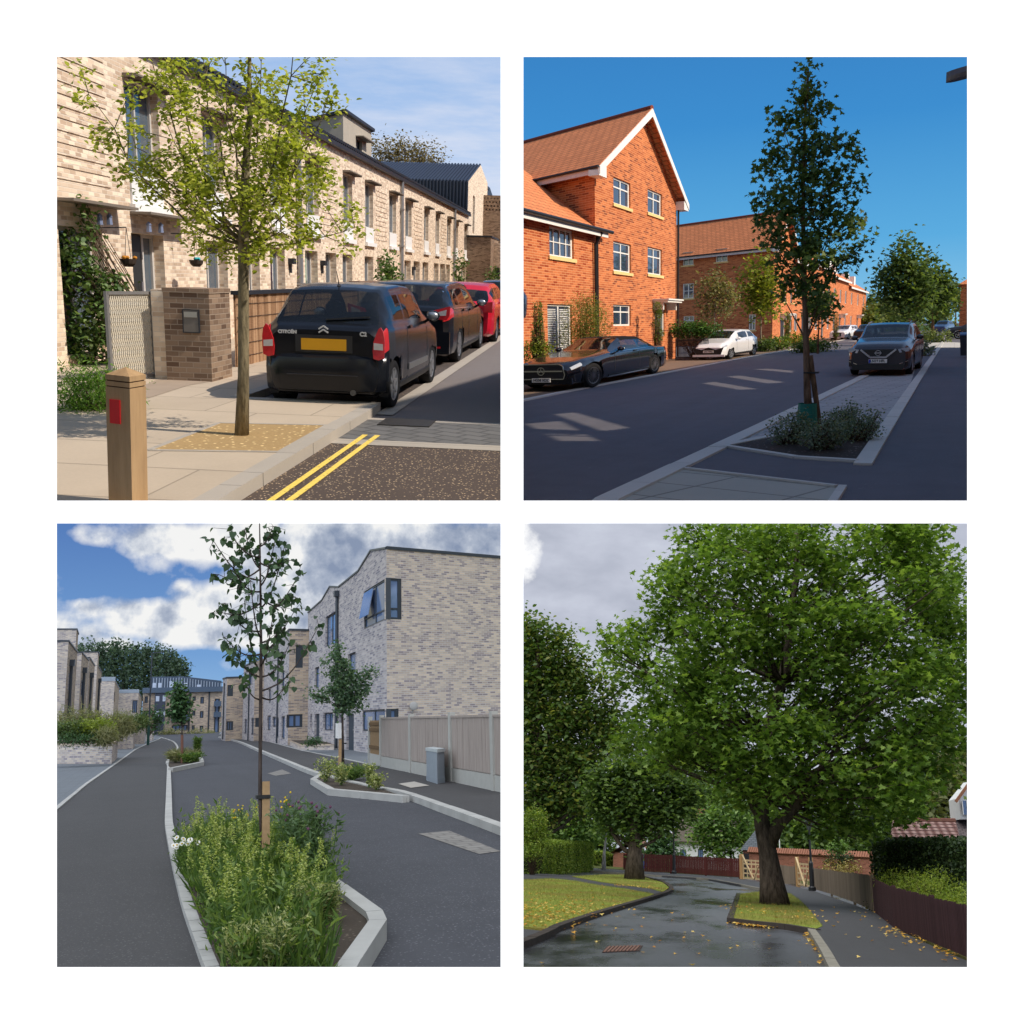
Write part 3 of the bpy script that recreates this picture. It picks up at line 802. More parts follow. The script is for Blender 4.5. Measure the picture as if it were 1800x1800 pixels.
# ---------------------------------------------------------------- ground
ROAD1 = asphalt('grey_road', lin((120, 112, 108)), None, scale=70, patch=.25)
SPECK = asphalt('littered_asphalt', (.085, .062, .05), lin((235, 205, 165)), dens=.40, scale=70, patch=.3)
PAVE1 = slabs('sandstone_slabs', (.50, .405, .30), 1.15, .62, rot=0, gap=.010, joint=.38, sx=1, sy=.62, var=.10, speck=30, rough=.8)
GRAN = slabs('granite_kerb_stone', (.42, .37, .31), 1.3, 30, rot=math.pi/2, gap=.012, joint=.5, var=.08, speck=70)
g0 = [P.G(x, y) for x, y in ((-80, 497), (1180, 497), (1180, 700), (899, 897), (-80, 897))]
g0 = [P.G(-80, 494), P.G(899, 494), P.G(899, 896), P.G(-80, 896)]
sheet(P, 'road', g0, ROAD1, 0)
XK = -2.37; ZN = 5.6
# bay, speckled with leaf litter
sheet(P, 'parking_bay', [(-4.05, 11.2), (XK, 11.2), (XK, 60), (-4.05, 60)], asphalt('bay_asphalt', (.085, .068, .06), lin((210, 180, 150)), dens=.55, scale=40), .004)
sheet(P, 'gritty_road', [(XK, ZN), (1.2, ZN), (1.2, 8.95), (XK, 8.95)], SPECK, .004)
sheet(P, 'granite_strip', [(XK, 10.9), (XK+.2, 10.9), (XK+.2, 70), (XK, 70)], GRAN, .012)
sheet(P, 'sett_crossing', [(XK, 9.18), (1.2, 9.18), (1.2, 10.5), (XK, 10.5)], slabs('dark_setts', (.15, .145, .14), .30, .20, rot=.5, gap=.02, joint=.3, var=.2, speck=40), .008)
sheet(P, 'crossing_edge', [(XK, 8.9), (1.2, 8.9), (1.2, 9.18), (XK, 9.18)], GRAN, .009)
sheet(P, 'crossing_edge', [(XK, 10.5), (1.2, 10.5), (1.2, 10.62), (XK, 10.62)], GRAN, .009)
YEL = asphalt('worn_yellow_paint', lin((232, 200, 96)), lin((120, 105, 80)), dens=.5, scale=50, patch=.2, bumpv=.1)
for x in (-2.185, -2.06):
    sheet(P, 'yellow_line', [(x, ZN), (x+.055, ZN), (x+.055, 9.45), (x, 9.45)], YEL, .014)
# pavement, one step above the road, wrapped round the bay
PV = .10
pit = [P.G(385, 744, PV), P.G(575, 748, PV), P.G(492, 795, PV), P.G(262, 792, PV)]
pave_pts = [(-16, 5.6), (XK-.16, 5.6), (XK-.16, 11.05), (-4.05, 11.05), (-4.05, 60), (-7.6, 60), (-16, 60)]
raised(P, 'pavement', pave_pts, PAVE1, PV, kind='structure')
kerb(P, 'kerb', [(XK-.16, ZN), (XK-.16, 11.05)], 0, .16, GRAN, PV+.005, kind='structure')
kerb(P, 'kerb', [(-4.05, 11.05), (XK, 11.05)], -.16, 0, GRAN, PV+.008, kind='structure')
kerb(P, 'kerb', [(-4.05, 11.2), (-4.05, 60)], -.14, 0, GRAN, PV+.004, kind='structure')
sheet(P, 'threshold_slab', [P.G(262, 700, PV), P.G(330, 678, PV), P.G(388, 668, PV), P.G(275, 668, PV), P.G(225, 690, PV)], plain('warm_concrete', (.36, .28, .21), .9, .1, scale=3), PV+.004)
sheet(P, 'tree_pit_gravel', pit, asphalt('resin_gravel', (.38, .25, .11), lin((250, 220, 160)), dens=.35, scale=36, patch=.3), PV+.004)
gl = MB()
for i in range(4):
    a, b = pit[i], pit[(i+1) % 4]; gl.bar(a+Vector((0, 0, .002)), b+Vector((0, 0, .002)), .05, .012)
gl.build('tree_pit_edging', GRAN, None, P, kind='structure')
# ---------------------------------------------------------------- terrace
BR1 = brick('pale_buff_brick', lin((240, 218, 192)), lin((204, 176, 150)), lin((222, 206, 188)), w=.17, h=.066, ms=.007, extra=lin((186, 158, 134)), stain=.12)
BR1d = brick('brown_brick', lin((150, 126, 104)), lin((112, 90, 74)), lin((160, 142, 124)), w=.19, h=.07, ms=.007, extra=lin((92, 70, 56)), stain=.15)
WHITE = plain('white_panel', (.84, .83, .80), .5, .3, 0, .03)
GREYM = plain('grey_metal', (.23, .22, .21), .45, .5, .3)
DARKM = plain('anthracite_metal', (.028, .031, .038), .5, .4, .2)
BEIGEW = plain('light_window_frame', (.55, .52, .48), .5, .4)
GL1 = glassmat('terrace_window_glass', (.09, .12, .15), 0, .05, 1.0)  # tint holds the dark room plus a painted-in sky reflection
CORR = plain('dark_corrugated_tile', (.022, .026, .036), .55, .4)
X1 = -7.6
W1 = Wall(P, (X1, 0), (0, 1))
sy_ = lambda px: P.W(px, 490-(1036-px)*.12, X1).y
ups = [(232, 288), (363, 395), (477, 501), (539, 561), (604, 620), (642, 656), (684, 696), (712, 723), (745, 752.5), (765, 771), (785, 791), (799, 804), (815, 819.5)]
grd = [(100, 178, 'w'), (229, 286, 'g'), (360, 398, 'w'), (436, 455, 'w'), (474, 500, 'purple'), (536, 558, 'green'), (572, 591, 'w'), (602, 619, 'w'), (641, 656, 'w'), (663, 672, 'g'),
       (711, 722, 'blue'), (727, 738, 'w'), (743, 753, 'w'), (763, 771, 'w'), (774, 782, 'w'), (784.5, 791, 'g'), (797.5, 803, 'w'), (811, 819, 'w')]
houses = [(13.0, sy_(527), 'end house of the pale brick terrace nearest the wooden bollard, tall window behind the tree'),
          (sy_(527), sy_(705), 'pale brick terraced house with a green door, behind the black hatchback'),
          (sy_(705), sy_(797), 'pale brick terraced house between two grey downpipes, far part of the terrace'),
          (sy_(797), sy_(822), 'last narrow pale brick terraced house before the dark clad end house')]
doorc = {'purple': (.035, .008, .03), 'green': (.16, .36, .25), 'blue': (.16, .24, .28), 'g': (.03, .03, .03)}
ZT, ZB, ZP, ZG = 4.50, 2.56, 3.05, 2.10
for hi, (a0, a1, lab) in enumerate(houses):
    t = thing(P, 'terraced_house', lab, 'house', (X1, (a0+a1)/2, 0), 0, 'pale brick terraced houses')
    H1 = [(sy_(x0), sy_(x1), ZB, ZT) for x0, x1 in ups if a0-.1 < sy_(x0) < a1]
    H2 = [(sy_(x0), sy_(x1), .0 if k not in ('w',) else .25, ZG, k) for x0, x1, k in grd if a0-.1 < sy_(x0) < a1]
    mb = MB(); W1.face(mb, a0, a1, 0, 5.10, H1+H2, .24)
    for yy in (a0, a1):      # party walls
        mb.poly([(X1, yy, 0), (X1-8, yy, 0), (X1-8, yy, 6.5), (X1, yy, 5.10)])
    mb.poly([(X1-.5, a0, 0), (X1-.5, a1, 0), (X1-.5, a1, 5.08), (X1-.5, a0, 5.08)])
    wl = mb.build('wall', BR1, t)
    for h in H1:
        sill = MB(); W1.box(sill, h[0]+.01, h[1]-.01, ZB+.005, ZP, -.10, .03); W1.box(sill, h[0]-.05, h[1]+.18, ZB-.12, ZB, -.10, .10)
        W1.window((h[0], h[1]-.0, ZP, h[3]), t, BEIGEW, GL1, .14, .05, (1, 0))
        sill.build('window_apron', WHITE, t)
        cn = MB(); W1.box(cn, h[0]-.05, h[1]+.35, ZT+.03, ZT+.06, 0, .24)
        for i in range(9): W1.box(cn, h[0]-.05+i*(h[1]-h[0]+.38)/8, h[0]-.03+i*(h[1]-h[0]+.38)/8, ZT, ZT+.03, .0, .23)
        cn.build('window_canopy', plain('bronze_canopy', (.20, .165, .13), .6, .3), t)
    for h in H2:
        if h[4] == 'w': W1.window((h[0], h[1], h[2], h[3]), t, BEIGEW, GL1, .20, .06, (1, 0))
        else:
            d = MB(); mid = h[0]+(h[1]-h[0])*.62; W1.box(d, h[0], mid, .05, ZG-.02, -.26, -.20); do = d.build('door', plain(h[4]+'_door', doorc[h[4]], .5, .4), t)
            hd = MB(); W1.box(hd, mid-.14, mid-.08, 1.0, 1.3, -.20, -.15); hd.build('handle', SILV(), do)
            W1.window((mid, h[1], .05, ZG), t, BEIGEW, GL1, .20, .06, (0, 0), name='side_light')
    gt = MB(); gt.bar((X1+.09, a0, 5.14), (X1+.09, a1, 5.14), .14, .12); gt.build('gutter', DARKM, t)
    rf = MB(); n = int((a1-a0)/.22)
    for i in range(n):      # rolled pantiles seen at the edge
        y = a0+(i+.5)*(a1-a0)/n
        rf.tube([(X1+.14, y, 5.26), (X1-3.5, y, 6.15)], .075, 6)
    rf.poly([(X1+.1, a0, 5.20), (X1+.1, a1, 5.20), (X1-7.9, a1, 7.15), (X1-7.9, a0, 7.15)])
    rf.build('roof', CORR, t)
    dp = MB(); yy = a1-.25 if hi < 3 else None
    if yy:
        dp.tube([(X1+.09, yy, 5.12), (X1+.09, yy, .1)], .065, 8)
        for z in (1.2, 2.6, 4.0): dp.box(X1, X1+.17, yy-.1, yy+.1, z, z+.05)
        dp.build('downpipe', plain('zinc_pipe', (.30, .31, .33), .4, .5, .5), t)
    # ribbed brick panels: every second course stands proud
    spans = {0: [(13.6, 15.5)], 1: [(sy_(568), sy_(591)), (sy_(661), sy_(680))], 2: [(sy_(728), sy_(741)), (sy_(775), sy_(783))], 3: []}[hi]
    for s0, s1 in spans:
        rb = MB(); z = 2.75 if hi == 0 else 2.7
        while z < (5.0 if hi == 0 else 4.4):
            W1.box(rb, s0, s1, z, z+.075, 0, .016); z += .166
        rb.build('ribbed_brickwork', BR1, t)
    # wall lamp by the doors
    lp = MB()
    for h in H2:
        if h[4] in ('green', 'purple', 'blue'): W1.box(lp, h[1]+.25, h[1]+.5, 1.72, 1.86, 0, .14); W1.box(lp, h[1]+.32, h[1]+.4, 1.5, 1.72, 0, .06)
    if lp.v: lp.build('wall_lamp', DARKM, t)
# dormer box above the second house
dm = thing(P, 'roof_dormer', 'beige box dormer with a dark mono-pitch roof rising above the terrace gutter', 'dormer', (-9.5, 35, 5.8))
xd = -8.6; ya, yb = 34.5, 38.9
m = MB(); Wd = Wall(P, (xd, 0), (0, 1)); hd_ = (36.4, 37.3, 5.5, 6.25); Wd.face(m, ya, yb, 5.0, 6.82, [hd_], .12)
m.poly([(xd, ya, 5), (xd-2.2, ya, 5), (xd-2.2, ya, 6.25), (xd, ya, 6.82)]); m.poly([(xd, yb, 5), (xd-2.2, yb, 5), (xd-2.2, yb, 6.25), (xd, yb, 6.82)])
m.build('wall', plain('beige_render', (.43, .38, .31), .8, .2), dm)
Wd.window(hd_, dm, DARKM, GL1, .1, .05, (1, 0))
m = MB(); m.hexa([(xd+.12, ya-.1, 6.82), (xd+.12, yb+.1, 6.82), (xd-2.4, yb+.1, 6.2), (xd-2.4, ya-.1, 6.2), (xd+.12, ya-.1, 6.92), (xd+.12, yb+.1, 6.92), (xd-2.4, yb+.1, 6.3), (xd-2.4, ya-.1, 6.3)])
m.build('roof', CORR, dm)
m = MB(); Wd.box(m, 36.3, 38.0, 6.28, 6.32, 0, .3); m.build('window_canopy', MATS['bronze_canopy'], dm)
# end house: ridge across the street line, corrugated flank
ye = 61.2; yr = 67.8; y2 = 72.5
t = thing(P, 'end_house', 'taller house at the terrace end with dark corrugated flank and brick gable', 'house', (X1, 66, 0))
m = MB(); hE = [(sy_(829), sy_(832.5), 4.2, 6.5), (sy_(826), sy_(829), 2.6, 3.6), (sy_(831), sy_(834), 2.6, 3.6)]
W1.face(m, ye, y2, 0, 7.1, hE, .2); m.poly([(X1, ye, 7.1), (X1, y2, 7.1), (X1, y2, 8.0), (X1, yr, 8.75)]); m.build('wall', BR1, t)
for h in hE: W1.window(h, t, BEIGEW, GL1, .15, .05, (0, 0))
m = MB(); nC = 46
for i in range(nC):
    x = X1-.05-(9.5)*i/nC; m.tube([(x, ye-.05, 5.5), (x, ye-.05, 7.1), (x, yr, 8.77)], .07, 6)
m.poly([(X1, ye, 4), (X1-9.5, ye, 4), (X1-9.5, ye, 7.08), (X1, ye, 7.08)]); m.poly([(X1, ye, 7.08), (X1-9.5, ye, 7.08), (X1-9.5, yr, 8.71), (X1, yr, 8.71)])
m.build('corrugated_cladding', plain('navy_corrugated_sheet', (.022, .03, .052), .45, .5), t)
m = MB(); m.poly([(X1, yr, 8.74), (X1-9.5, yr, 8.74), (X1-9.5, y2+1, 7.6), (X1, y2+1, 7.6)]); m.build('roof', CORR, t)
t = thing(P, 'brick_garden_tower', 'brown brick block with pierced honeycomb top at the end of the street', 'building', (-7, 70, 0))
Wf = Wall(P, (-8.1, 70), (1, 0)); m = MB(); hs = []
for r in range(4):
    for c in range(12): hs.append((.2+c*.23+(.1 if r % 2 else 0), .32+c*.23+(.1 if r % 2 else 0), 6.0+r*.25, 6.1+r*.25))
Wf.face(m, 0, 3.2, 0, 7.0, hs, .3); m.build('wall', BR1d, t)
m = MB(); m.box(-8.1, -4.9, 70.35, 73, 0, 6.99); m.build('back_wall', BR1d, t)
t = thing(P, 'brown_brick_outbuilding', 'low brown brick outbuilding standing before the pierced brick block', 'building', (-7, 61, 0))
m = MB(); m.box(-7.58, -6.1, 61, 66, 0, 3.85); m.build('wall', BR1d, t)
m = MB(); m.box(-7.62, -6.05, 60.95, 66.05, 3.85, 3.95); m.build('coping', DARKM, t)
t = thing(P, 'pale_brick_porch', 'pale brick porch block at the far right end of the street', 'building', (-5.5, 62, 0))
m = MB(); m.box(-6.09, -4.7, 63, 67, 0, 3.6); m.build('wall', BR1, t); m = MB(); m.box(-6.0, -5.7, 62.95, 63, 0, 2.1); m.build('door', DARKM, t)
# mansard roof corner behind
m = MB(); a = P.D(848, 318, 80); b = P.D(863, 362, 80); c = P.D(846, 362, 80); m.extr([a, b, c], (0, 6, 0)); based(P, m, 'distant_roof', CORR, (b.x, 80, 5), label='small dark mansard roof slope beyond the brick gable', cat='roof')
# ---------------------------------------------------------------- front boundary
XB = -5.35; ZF = 1.25
t = thing(P, 'mailbox_pier', 'square brick pier in the garden boundary carrying a grey letterbox', 'brick pier', (-6.25, 15.5, 0))
pa, pb = P.G(294, 668, PV), P.G(385, 668, PV)
m = MB(); m.box(pa.x, pb.x, pa.y, pa.y+.75, PV, ZF); m.build('pier', BR1d, t)
m = MB(); m.box(pa.x-.01, pb.x+.01, pa.y-.01, pa.y+.76, ZF, ZF+.06); m.build('coping', BR1d, t)
q0, q1 = P.D(322, 545, pa.y-.02), P.D(350, 584, pa.y-.02)
m = MB(); m.box(q0.x, q1.x, pa.y-.03, pa.y+.02, q1.z, q0.z); m.build('letterbox', plain('taupe_box', (.16, .14, .12), .4, .5), t)
m = MB(); m.box(q0.x+.015, q1.x-.015, pa.y-.04, pa.y-.03, q0.z-.09, q0.z-.02); m.build('letter_slot', plain('pale_steel_flap', (.45, .44, .40), .3, .5, .4), t)
m = MB()
for (x0, x1, z0, z1) in ((q0.x-.012, q0.x, q1.z-.012, q0.z+.012), (q1.x, q1.x+.012, q1.z-.012, q0.z+.012), (q0.x, q1.x, q0.z, q0.z+.012), (q0.x, q1.x, q1.z-.012, q1.z)): m.box(x0, x1, pa.y-.035, pa.y-.002, z0, z1)
m.build('letterbox_frame', DARKM, t)
t = thing(P, 'narrow_brick_pier', 'narrow sunlit brick pier between the mesh gate and the letterbox pier', 'brick pier', (-6.9, 15.7, 0))
m = MB(); a = P.G(273, 665, PV); m.box(a.x, a.x+.17, a.y, a.y+1.2, PV, ZF+.03); m.build('pier', BR1, t)
# expanded-metal gate
t = thing(P, 'mesh_gate', 'cream perforated metal gate with diamond mesh beside the brick pier', 'gate', (-7, 15.2, 0))
ga, gb = P.G(196, 672, PV), P.G(272, 664, PV); d = (gb-ga).normalized(); Wg = Wall(P, ga, d); Lg = (gb-ga).length
CRM = plain('cream_powder_coat', (.60, .54, .43), .5, .4)
m = MB(); nx = 22; pw = Lg/nx; ph = .052; nz = int((ZF-.2)/ph)
for i in range(nx+1):
    for k in range(nz):
        z = .18+k*ph; s0 = i*pw; s = 1 if (k % 2) else -1
        m.bar(Wg.P(s0-s*pw*.25, z), Wg.P(s0+s*pw*.25, z+ph), .02, .018)
m.build('mesh', CRM, t)
m = MB()
for s0 in (-.02, Lg-.02): Wg.box(m, s0, s0+.04, .1, ZF, -.02, .03)
for z in (.12, ZF-.04): Wg.box(m, 0, Lg, z, z+.04, -.02, .03)
m.build('gate_frame', GREYM, t)
m = MB(); m.box(ga.x-.3, gb.x+.2, gb.y+.9, gb.y+1.0, 0, ZF-.05); m.build('back_board', plain('dark_timber', (.16, .13, .10), .9, .1), t)  # plain dark brown board behind the mesh
# reed screen fence
t = thing(P, 'reed_fence', 'brown reed screen fence with dark top rail behind the street tree', 'fence', (XB, 19, 0))
m = MB(); y = 14.7
while y < 22.6:
    m.tube([(XB+R_.uniform(-.012, .012), y, PV), (XB+R_.uniform(-.012, .012), y+R_.uniform(-.03, .03), ZF-.06)], R_.uniform(.014, .024), 4, False); y += .038
m.poly([(XB-.02, 14.65, PV), (XB-.02, 22.6, PV), (XB-.02, 22.6, ZF-.06), (XB-.02, 14.65, ZF-.06)])
mr = NT('reed_stalks', .8, .2); g = mr.n('ShaderNodeNewGeometry'); nn = mr.noise(mr.obj((1, 1, 6)), 9, 3)
mr.col(mr.mix(.35, mr.ramp(g.outputs['Random Per Island'], [(0, lin((112, 82, 58))), (.5, lin((160, 124, 94))), (1, lin((200, 166, 132)))]), mr.mix(nn, lin((110, 70, 46)), lin((220, 180, 140)))))
m.build('reed_panel', mr.m, t)
m = MB()
for z in (.25, .45, .65, .85, 1.05): m.tube([(XB+.025, 14.65, z), (XB+.025, 20, z-.015), (XB+.025, 22.6, z)], .006, 4)
m.build('binding_wire', plain('dark_wire', (.06, .04, .03), .7, .2), t)
m = MB(); m.box(XB-.06, XB+.06, 14.65, 22.6, ZF-.06, ZF+.0); m.build('top_rail', DARKM, t)
for (ya, yb, z, lab) in ((22.8, 29.5, ZF+.12, 'brown brick garden wall seen above the roof of the black hatchback'), (31.5, 40, ZF+.02, 'brown brick garden wall section above the black estate car'), (42, 52, ZF+.0, 'far brown brick garden wall section above the red car')):
    t = thing(P, 'garden_wall', lab, 'garden wall', (XB, (ya+yb)/2, 0), 0, 'brown brick front garden walls')
    m = MB(); m.box(XB-.2, XB, ya, yb, PV, z-.07); m.build('brickwork', BR1d, t); m = MB(); m.box(XB-.22, XB+.02, ya-.02, yb+.02, z-.07, z); m.build('coping', plain('brick_coping', (.22, .15, .11), .9, .1), t)
    m = MB(); m.box(XB-.21, XB+.01, yb+.03, yb+.4, PV, z+.05); m.build('end_pier', BR1, t)
# ---------------------------------------------------------------- bollard
bc = P.G(226, 886, PV); bw = .084; t = thing(P, 'wooden_bollard', 'square oak bollard with a red reflector and two dark grooves round its top', 'bollard', (bc.x, bc.y, PV), math.radians(-9))
mw = NT('oak_grain', .75, .2); nn = mw.noise(mw.obj((26, 26, 2.2)), 1.3, 5, .7); n2 = mw.noise(mw.obj((5, 5, 1.3)), 1.2, 3)
mw.col(mw.mix(.55, mw.mix(nn, lin((104, 78, 54)), lin((206, 174, 132))), mw.mix(n2, lin((132, 102, 72)), lin((206, 170, 122))))); mw.bump(nn, .4, .01)
ht = 1.6-(655-490)/FPX*bc.y-PV-.10
def lbox(m, w_, z0, z1): m.box(-w_, w_, -w_, w_, z0, z1)
m = MB(); lbox(m, bw, 0, ht-.075); lbox(m, bw, ht-.068, ht-.04); lbox(m, bw, ht-.032, ht)
m.add([(-bw, -bw, ht), (bw, -bw, ht), (bw, bw, ht), (-bw, bw, ht), (0, 0, ht+.045)], [(0, 1, 4), (1, 2, 4), (2, 3, 4), (3, 0, 4)])
m.build('post', mw.m, t, local=True)
m = MB(); lbox(m, bw-.006, ht-.076, ht-.031); m.build('groove', plain('dark_groove', (.05, .025, .018), .9, .1), t, local=True)  # grooves coloured dark brown
m = MB(); m.box(-.055, .018, -bw-.008, -bw, ht-.30, ht-.15); m.build('reflector', plain('red_reflector', lin((205, 30, 34)), .4, .5, 0, .08, 90), t, local=True)
t.matrix_world = t.matrix_world @ Matrix.Rotation(math.radians(2.6), 4, 'Y')
# ---------------------------------------------------------------- cars of street 1
PB_ = paint('black_car_paint', (.008, .009, .012), coat=.0)
RED_L = glow_lens('red_lamp_lens', (.50, .02, .025)); CLR_L = glow_lens('clear_lamp_lens', (.50, .46, .44)); PLY = plain('yellow_plate', lin((205, 148, 18)), .4, .4, 0, .1)
PLW = plain('white_plate', (.75, .75, .72), .4, .4, 0, .05)
HATCH = dict(L=3.67, W=1.60, sy=1.17, wheels=(.13, .80), wr=.29, paint=PB_, spokes=8, spoke_w=.05,
  top=[(0, .93), (.012, .97), (.03, 1.0), (.04, 1.02), (.075, 1.20), (.12, 1.375), (.15, 1.41), (.22, 1.445), (.40, 1.46), (.55, 1.435), (.62, 1.38), (.78, 1.02), (.80, 1.0), (.92, .88), (.98, .74), (1, .62)],
  belt=[(0, .86), (.05, .98), (.2, .97), (.75, .90), (1, .7)],
  half=[(0, .86), (.015, .92), (.05, .98), (.12, 1), (.85, 1), (.95, .93), (1, .75)], tumble=.74,
  side_glass=((.16, .30), (.32, .60)), wind=(.63, .775), rear_glass=(.038, .13), wide_rear=True, mirror_t=.66, doors=(.31, .66), handles=(.34,), sill=(.2, .73), seats=(.40,), soft_roof=False,
  trim=[(.32, .66, 3.2, 3.5)], trimmat=plain('rub_strip', (.12, .12, .12), .3, .4),
  lamps=[(.0, .045, 4.55, 6.9, RED_L, 'tail_light')])
rear = -HATCH['L']*HATCH['sy']/2
gw = P.G(700, 718)
t, C, fin = make_car(P, 'hatchback_car', 'black two-letter-badged hatchback seen from behind in the parking bay nearest the tree', HATCH, (-3.00, gw.y-.50-rear, 0), 0, None)
t['label'] = 'black three-door hatchback seen from behind, nearest car in the parking bay'
R0 = rear
def flat(nm, mt, pts, y, th):
    m = MB(); m.extr([(p[0], y, p[1]) for p in pts], (0, th, 0)); return fin(m, nm, mt, sm=False)
# bumper, plate, badges, exhaust, wiper
bm_ = MB(); n = 14
prof = [(.22, .02), (.25, -.05), (.36, -.075), (.50, -.085), (.62, -.06), (.66, .0)]
for i in range(n+1):
    x = -.77+1.54*i/n; cr = (abs(x)/.77)**6*.16
    for z, dy in prof: bm_.v.append((x, R0+dy+cr, z))
for i in range(n):
    for k in range(5): a = i*6+k; bm_.f.append((a, a+6, a+7, a+1))
fin(bm_, 'rear_bumper', PB_)
flat('plate_recess', BLACKP(), [(-.36, .68), (.36, .68), (.36, .875), (-.36, .875)], R0, -.006)
flat('number_plate', PLY, [(-.285, .705), (.285, .705), (.285, .835), (-.285, .835)], R0-.006, -.008)
for s in (-1, 1):
    flat('tail_light', RED_L, [(s*.635, .63), (s*.70, .615), (s*.765, .64), (s*.772, .74), (s*.772, .85), (s*.755, .94), (s*.725, .985), (s*.70, .97), (s*.665, .90), (s*.635, .82), (s*.625, .72)], R0-.004, -.03)
    flat('reverse_light', CLR_L, [(s*.64, .735), (s*.755, .73), (s*.755, .80), (s*.64, .81)], R0-.035, -.006)
m = MB()
for z in (.905, .945): 
    m.bar((-.06, R0-.012, z), (0, R0-.012, z+.035), .012, .016); m.bar((.06, R0-.012, z), (0, R0-.012, z+.035), .012, .016)
fin(m, 'chevron_badge', plain('badge_silver', (.5, .5, .5), .4, .5), sm=False)
on_plate(t, C, 'CITROËN', R0-.006, .90, .050, plain('badge_silver', (.5, .5, .5), .4, .5), -1, x=-.46, sx=1.1); on_plate(t, C, 'C2', R0-.006, .90, .065, MATS['badge_silver'], -1, x=.50, sx=1.1)
m = MB(); m.tube([(.38, R0+.05, .235), (.38, R0-.07, .235)], .035, 10); fin(m, 'exhaust_pipe', plain('sooty_steel', (.08, .08, .08), .5, .4, .5))
m = MB(); a = C.P(.042, 16.5, 1, .015); b = C.P(.052, 14.6, 1, .02); m.bar((-.02, a.y, a.z), (b.x, b.y, b.z), .02, .015); fin(m, 'rear_wiper', BLACKP(), sm=False)
m = MB(); a = C.P(.17, 17, 1); m.tube([a, a+Vector((0, -.12, .17))], [.008, .004], 5); m.ell(a, (.03, .05, .02), 8, 4); fin(m, 'aerial', BLACKP())
m = MB(); m.tube([(-.45, R0-.088, .43), (.45, R0-.088, .43)], .006, 4); fin(m, 'bumper_crease', BLACKP())
t.matrix_world = t.matrix_world @ Matrix.Scale(.92, 4, (1, 0, 0))
# estate car
EST = dict(L=4.81, W=1.85, sy=1.3, wheels=(.215, .80), wr=.33, paint=PB_, spokes=10, spoke_w=.04,
  top=[(0, .96), (.012, 1.02), (.03, 1.05), (.07, 1.25), (.11, 1.40), (.16, 1.44), (.4, 1.47), (.55, 1.44), (.62, 1.38), (.76, 1.02), (.92, .88), (1, .62)],
  belt=[(0, .90), (.05, 1.0), (.75, .92), (1, .7)], half=[(0, .84), (.02, .93), (.06, .985), (.15, 1), (.85, 1), (.95, .93), (1, .75)], tumble=.74,
  side_glass=((.10, .235), (.25, .40), (.415, .60)), wind=(.63, .755), rear_glass=(.03, .10), wide_rear=True, mirror_t=.655, doors=(.245, .41, .655), handles=(.27, .43), sill=(.28, .72), seats=(.5, .33),
  trim=[(.09, .62, 12.9, 13.3), (.10, .6, 7.0, 7.25)], lamps=[(0, .065, 5.2, 7.4, RED_L, 'tail_light')])
g = P.G(820, 637)
t, C, fin = make_car(P, 'estate_car', 'black estate car with roof rails parked in front of the black hatchback', EST, (-3.27, g.y-1.25+EST['L']*1.3/2, 0), 0, None)
R0 = -EST['L']*1.3/2
for s in (-1, 1):
    flat('tail_light', RED_L, [(s*.55, .84), (s*.60, .98), (s*.90, 1.06), (s*.89, .90), (s*.84, .82)], R0-.004, -.03)
    flat('tail_light_lens', CLR_L, [(s*.66, .89), (s*.68, .95), (s*.84, 1.0), (s*.83, .90)], R0-.036, -.005)
    flat('fog_reflector', RED_L, [(s*.5, .33), (s*.75, .34), (s*.75, .37), (s*.5, .36)], R0-.09, -.01)
m = MB(); m.box(-.9, .9, R0-.08, R0+.02, .24, .62); fin(m, 'rear_bumper', PB_)
flat('number_plate', PLY, [(-.26, .72), (.26, .72), (.26, .84), (-.26, .84)], R0-.002, -.01)
on_plate(t, C, 'A', R0-.014, .78, .10, BLACKP(), -1, x=.2)
m = MB(); m.bar((-.25, R0+.16, 1.10), (.25, R0+.16, 1.10), .02, .02); fin(m, 'rear_wiper', BLACKP(), sm=False)
# red car and dark car beyond
RED = dict(EST, paint=paint('red_car_paint', (.55, .012, .03)), L=4.0, W=1.70, sy=1.4, wr=.30, trim=[], top=[(0, .92), (.03, 1.0), (.08, 1.2), (.15, 1.36), (.22, 1.42), (.45, 1.43), (.6, 1.36), (.76, 1.0), (.93, .86), (1, .6)])
g = P.G(873, 602)
t, C, fin = make_car(P, 'small_red_car', 'red hatchback parked beyond the black estate car', RED, (-3.05, g.y-1.0+2.8, 0), 0, None)
R0 = -4.0*1.4/2
for s in (-1, 1): flat('tail_light', RED_L, [(s*.62, .75), (s*.82, .75), (s*.82, 1.0), (s*.66, .98)], R0-.004, -.03)
BLU = dict(EST, paint=paint('navy_car_paint', (.02, .035, .07)), sy=1.3, trim=[])
make_car(P, 'dark_blue_car', 'dark blue car at the head of the parked row, mostly hidden by the red car', BLU, (-3.0, 36.5, 0), 0, None, detail=False)
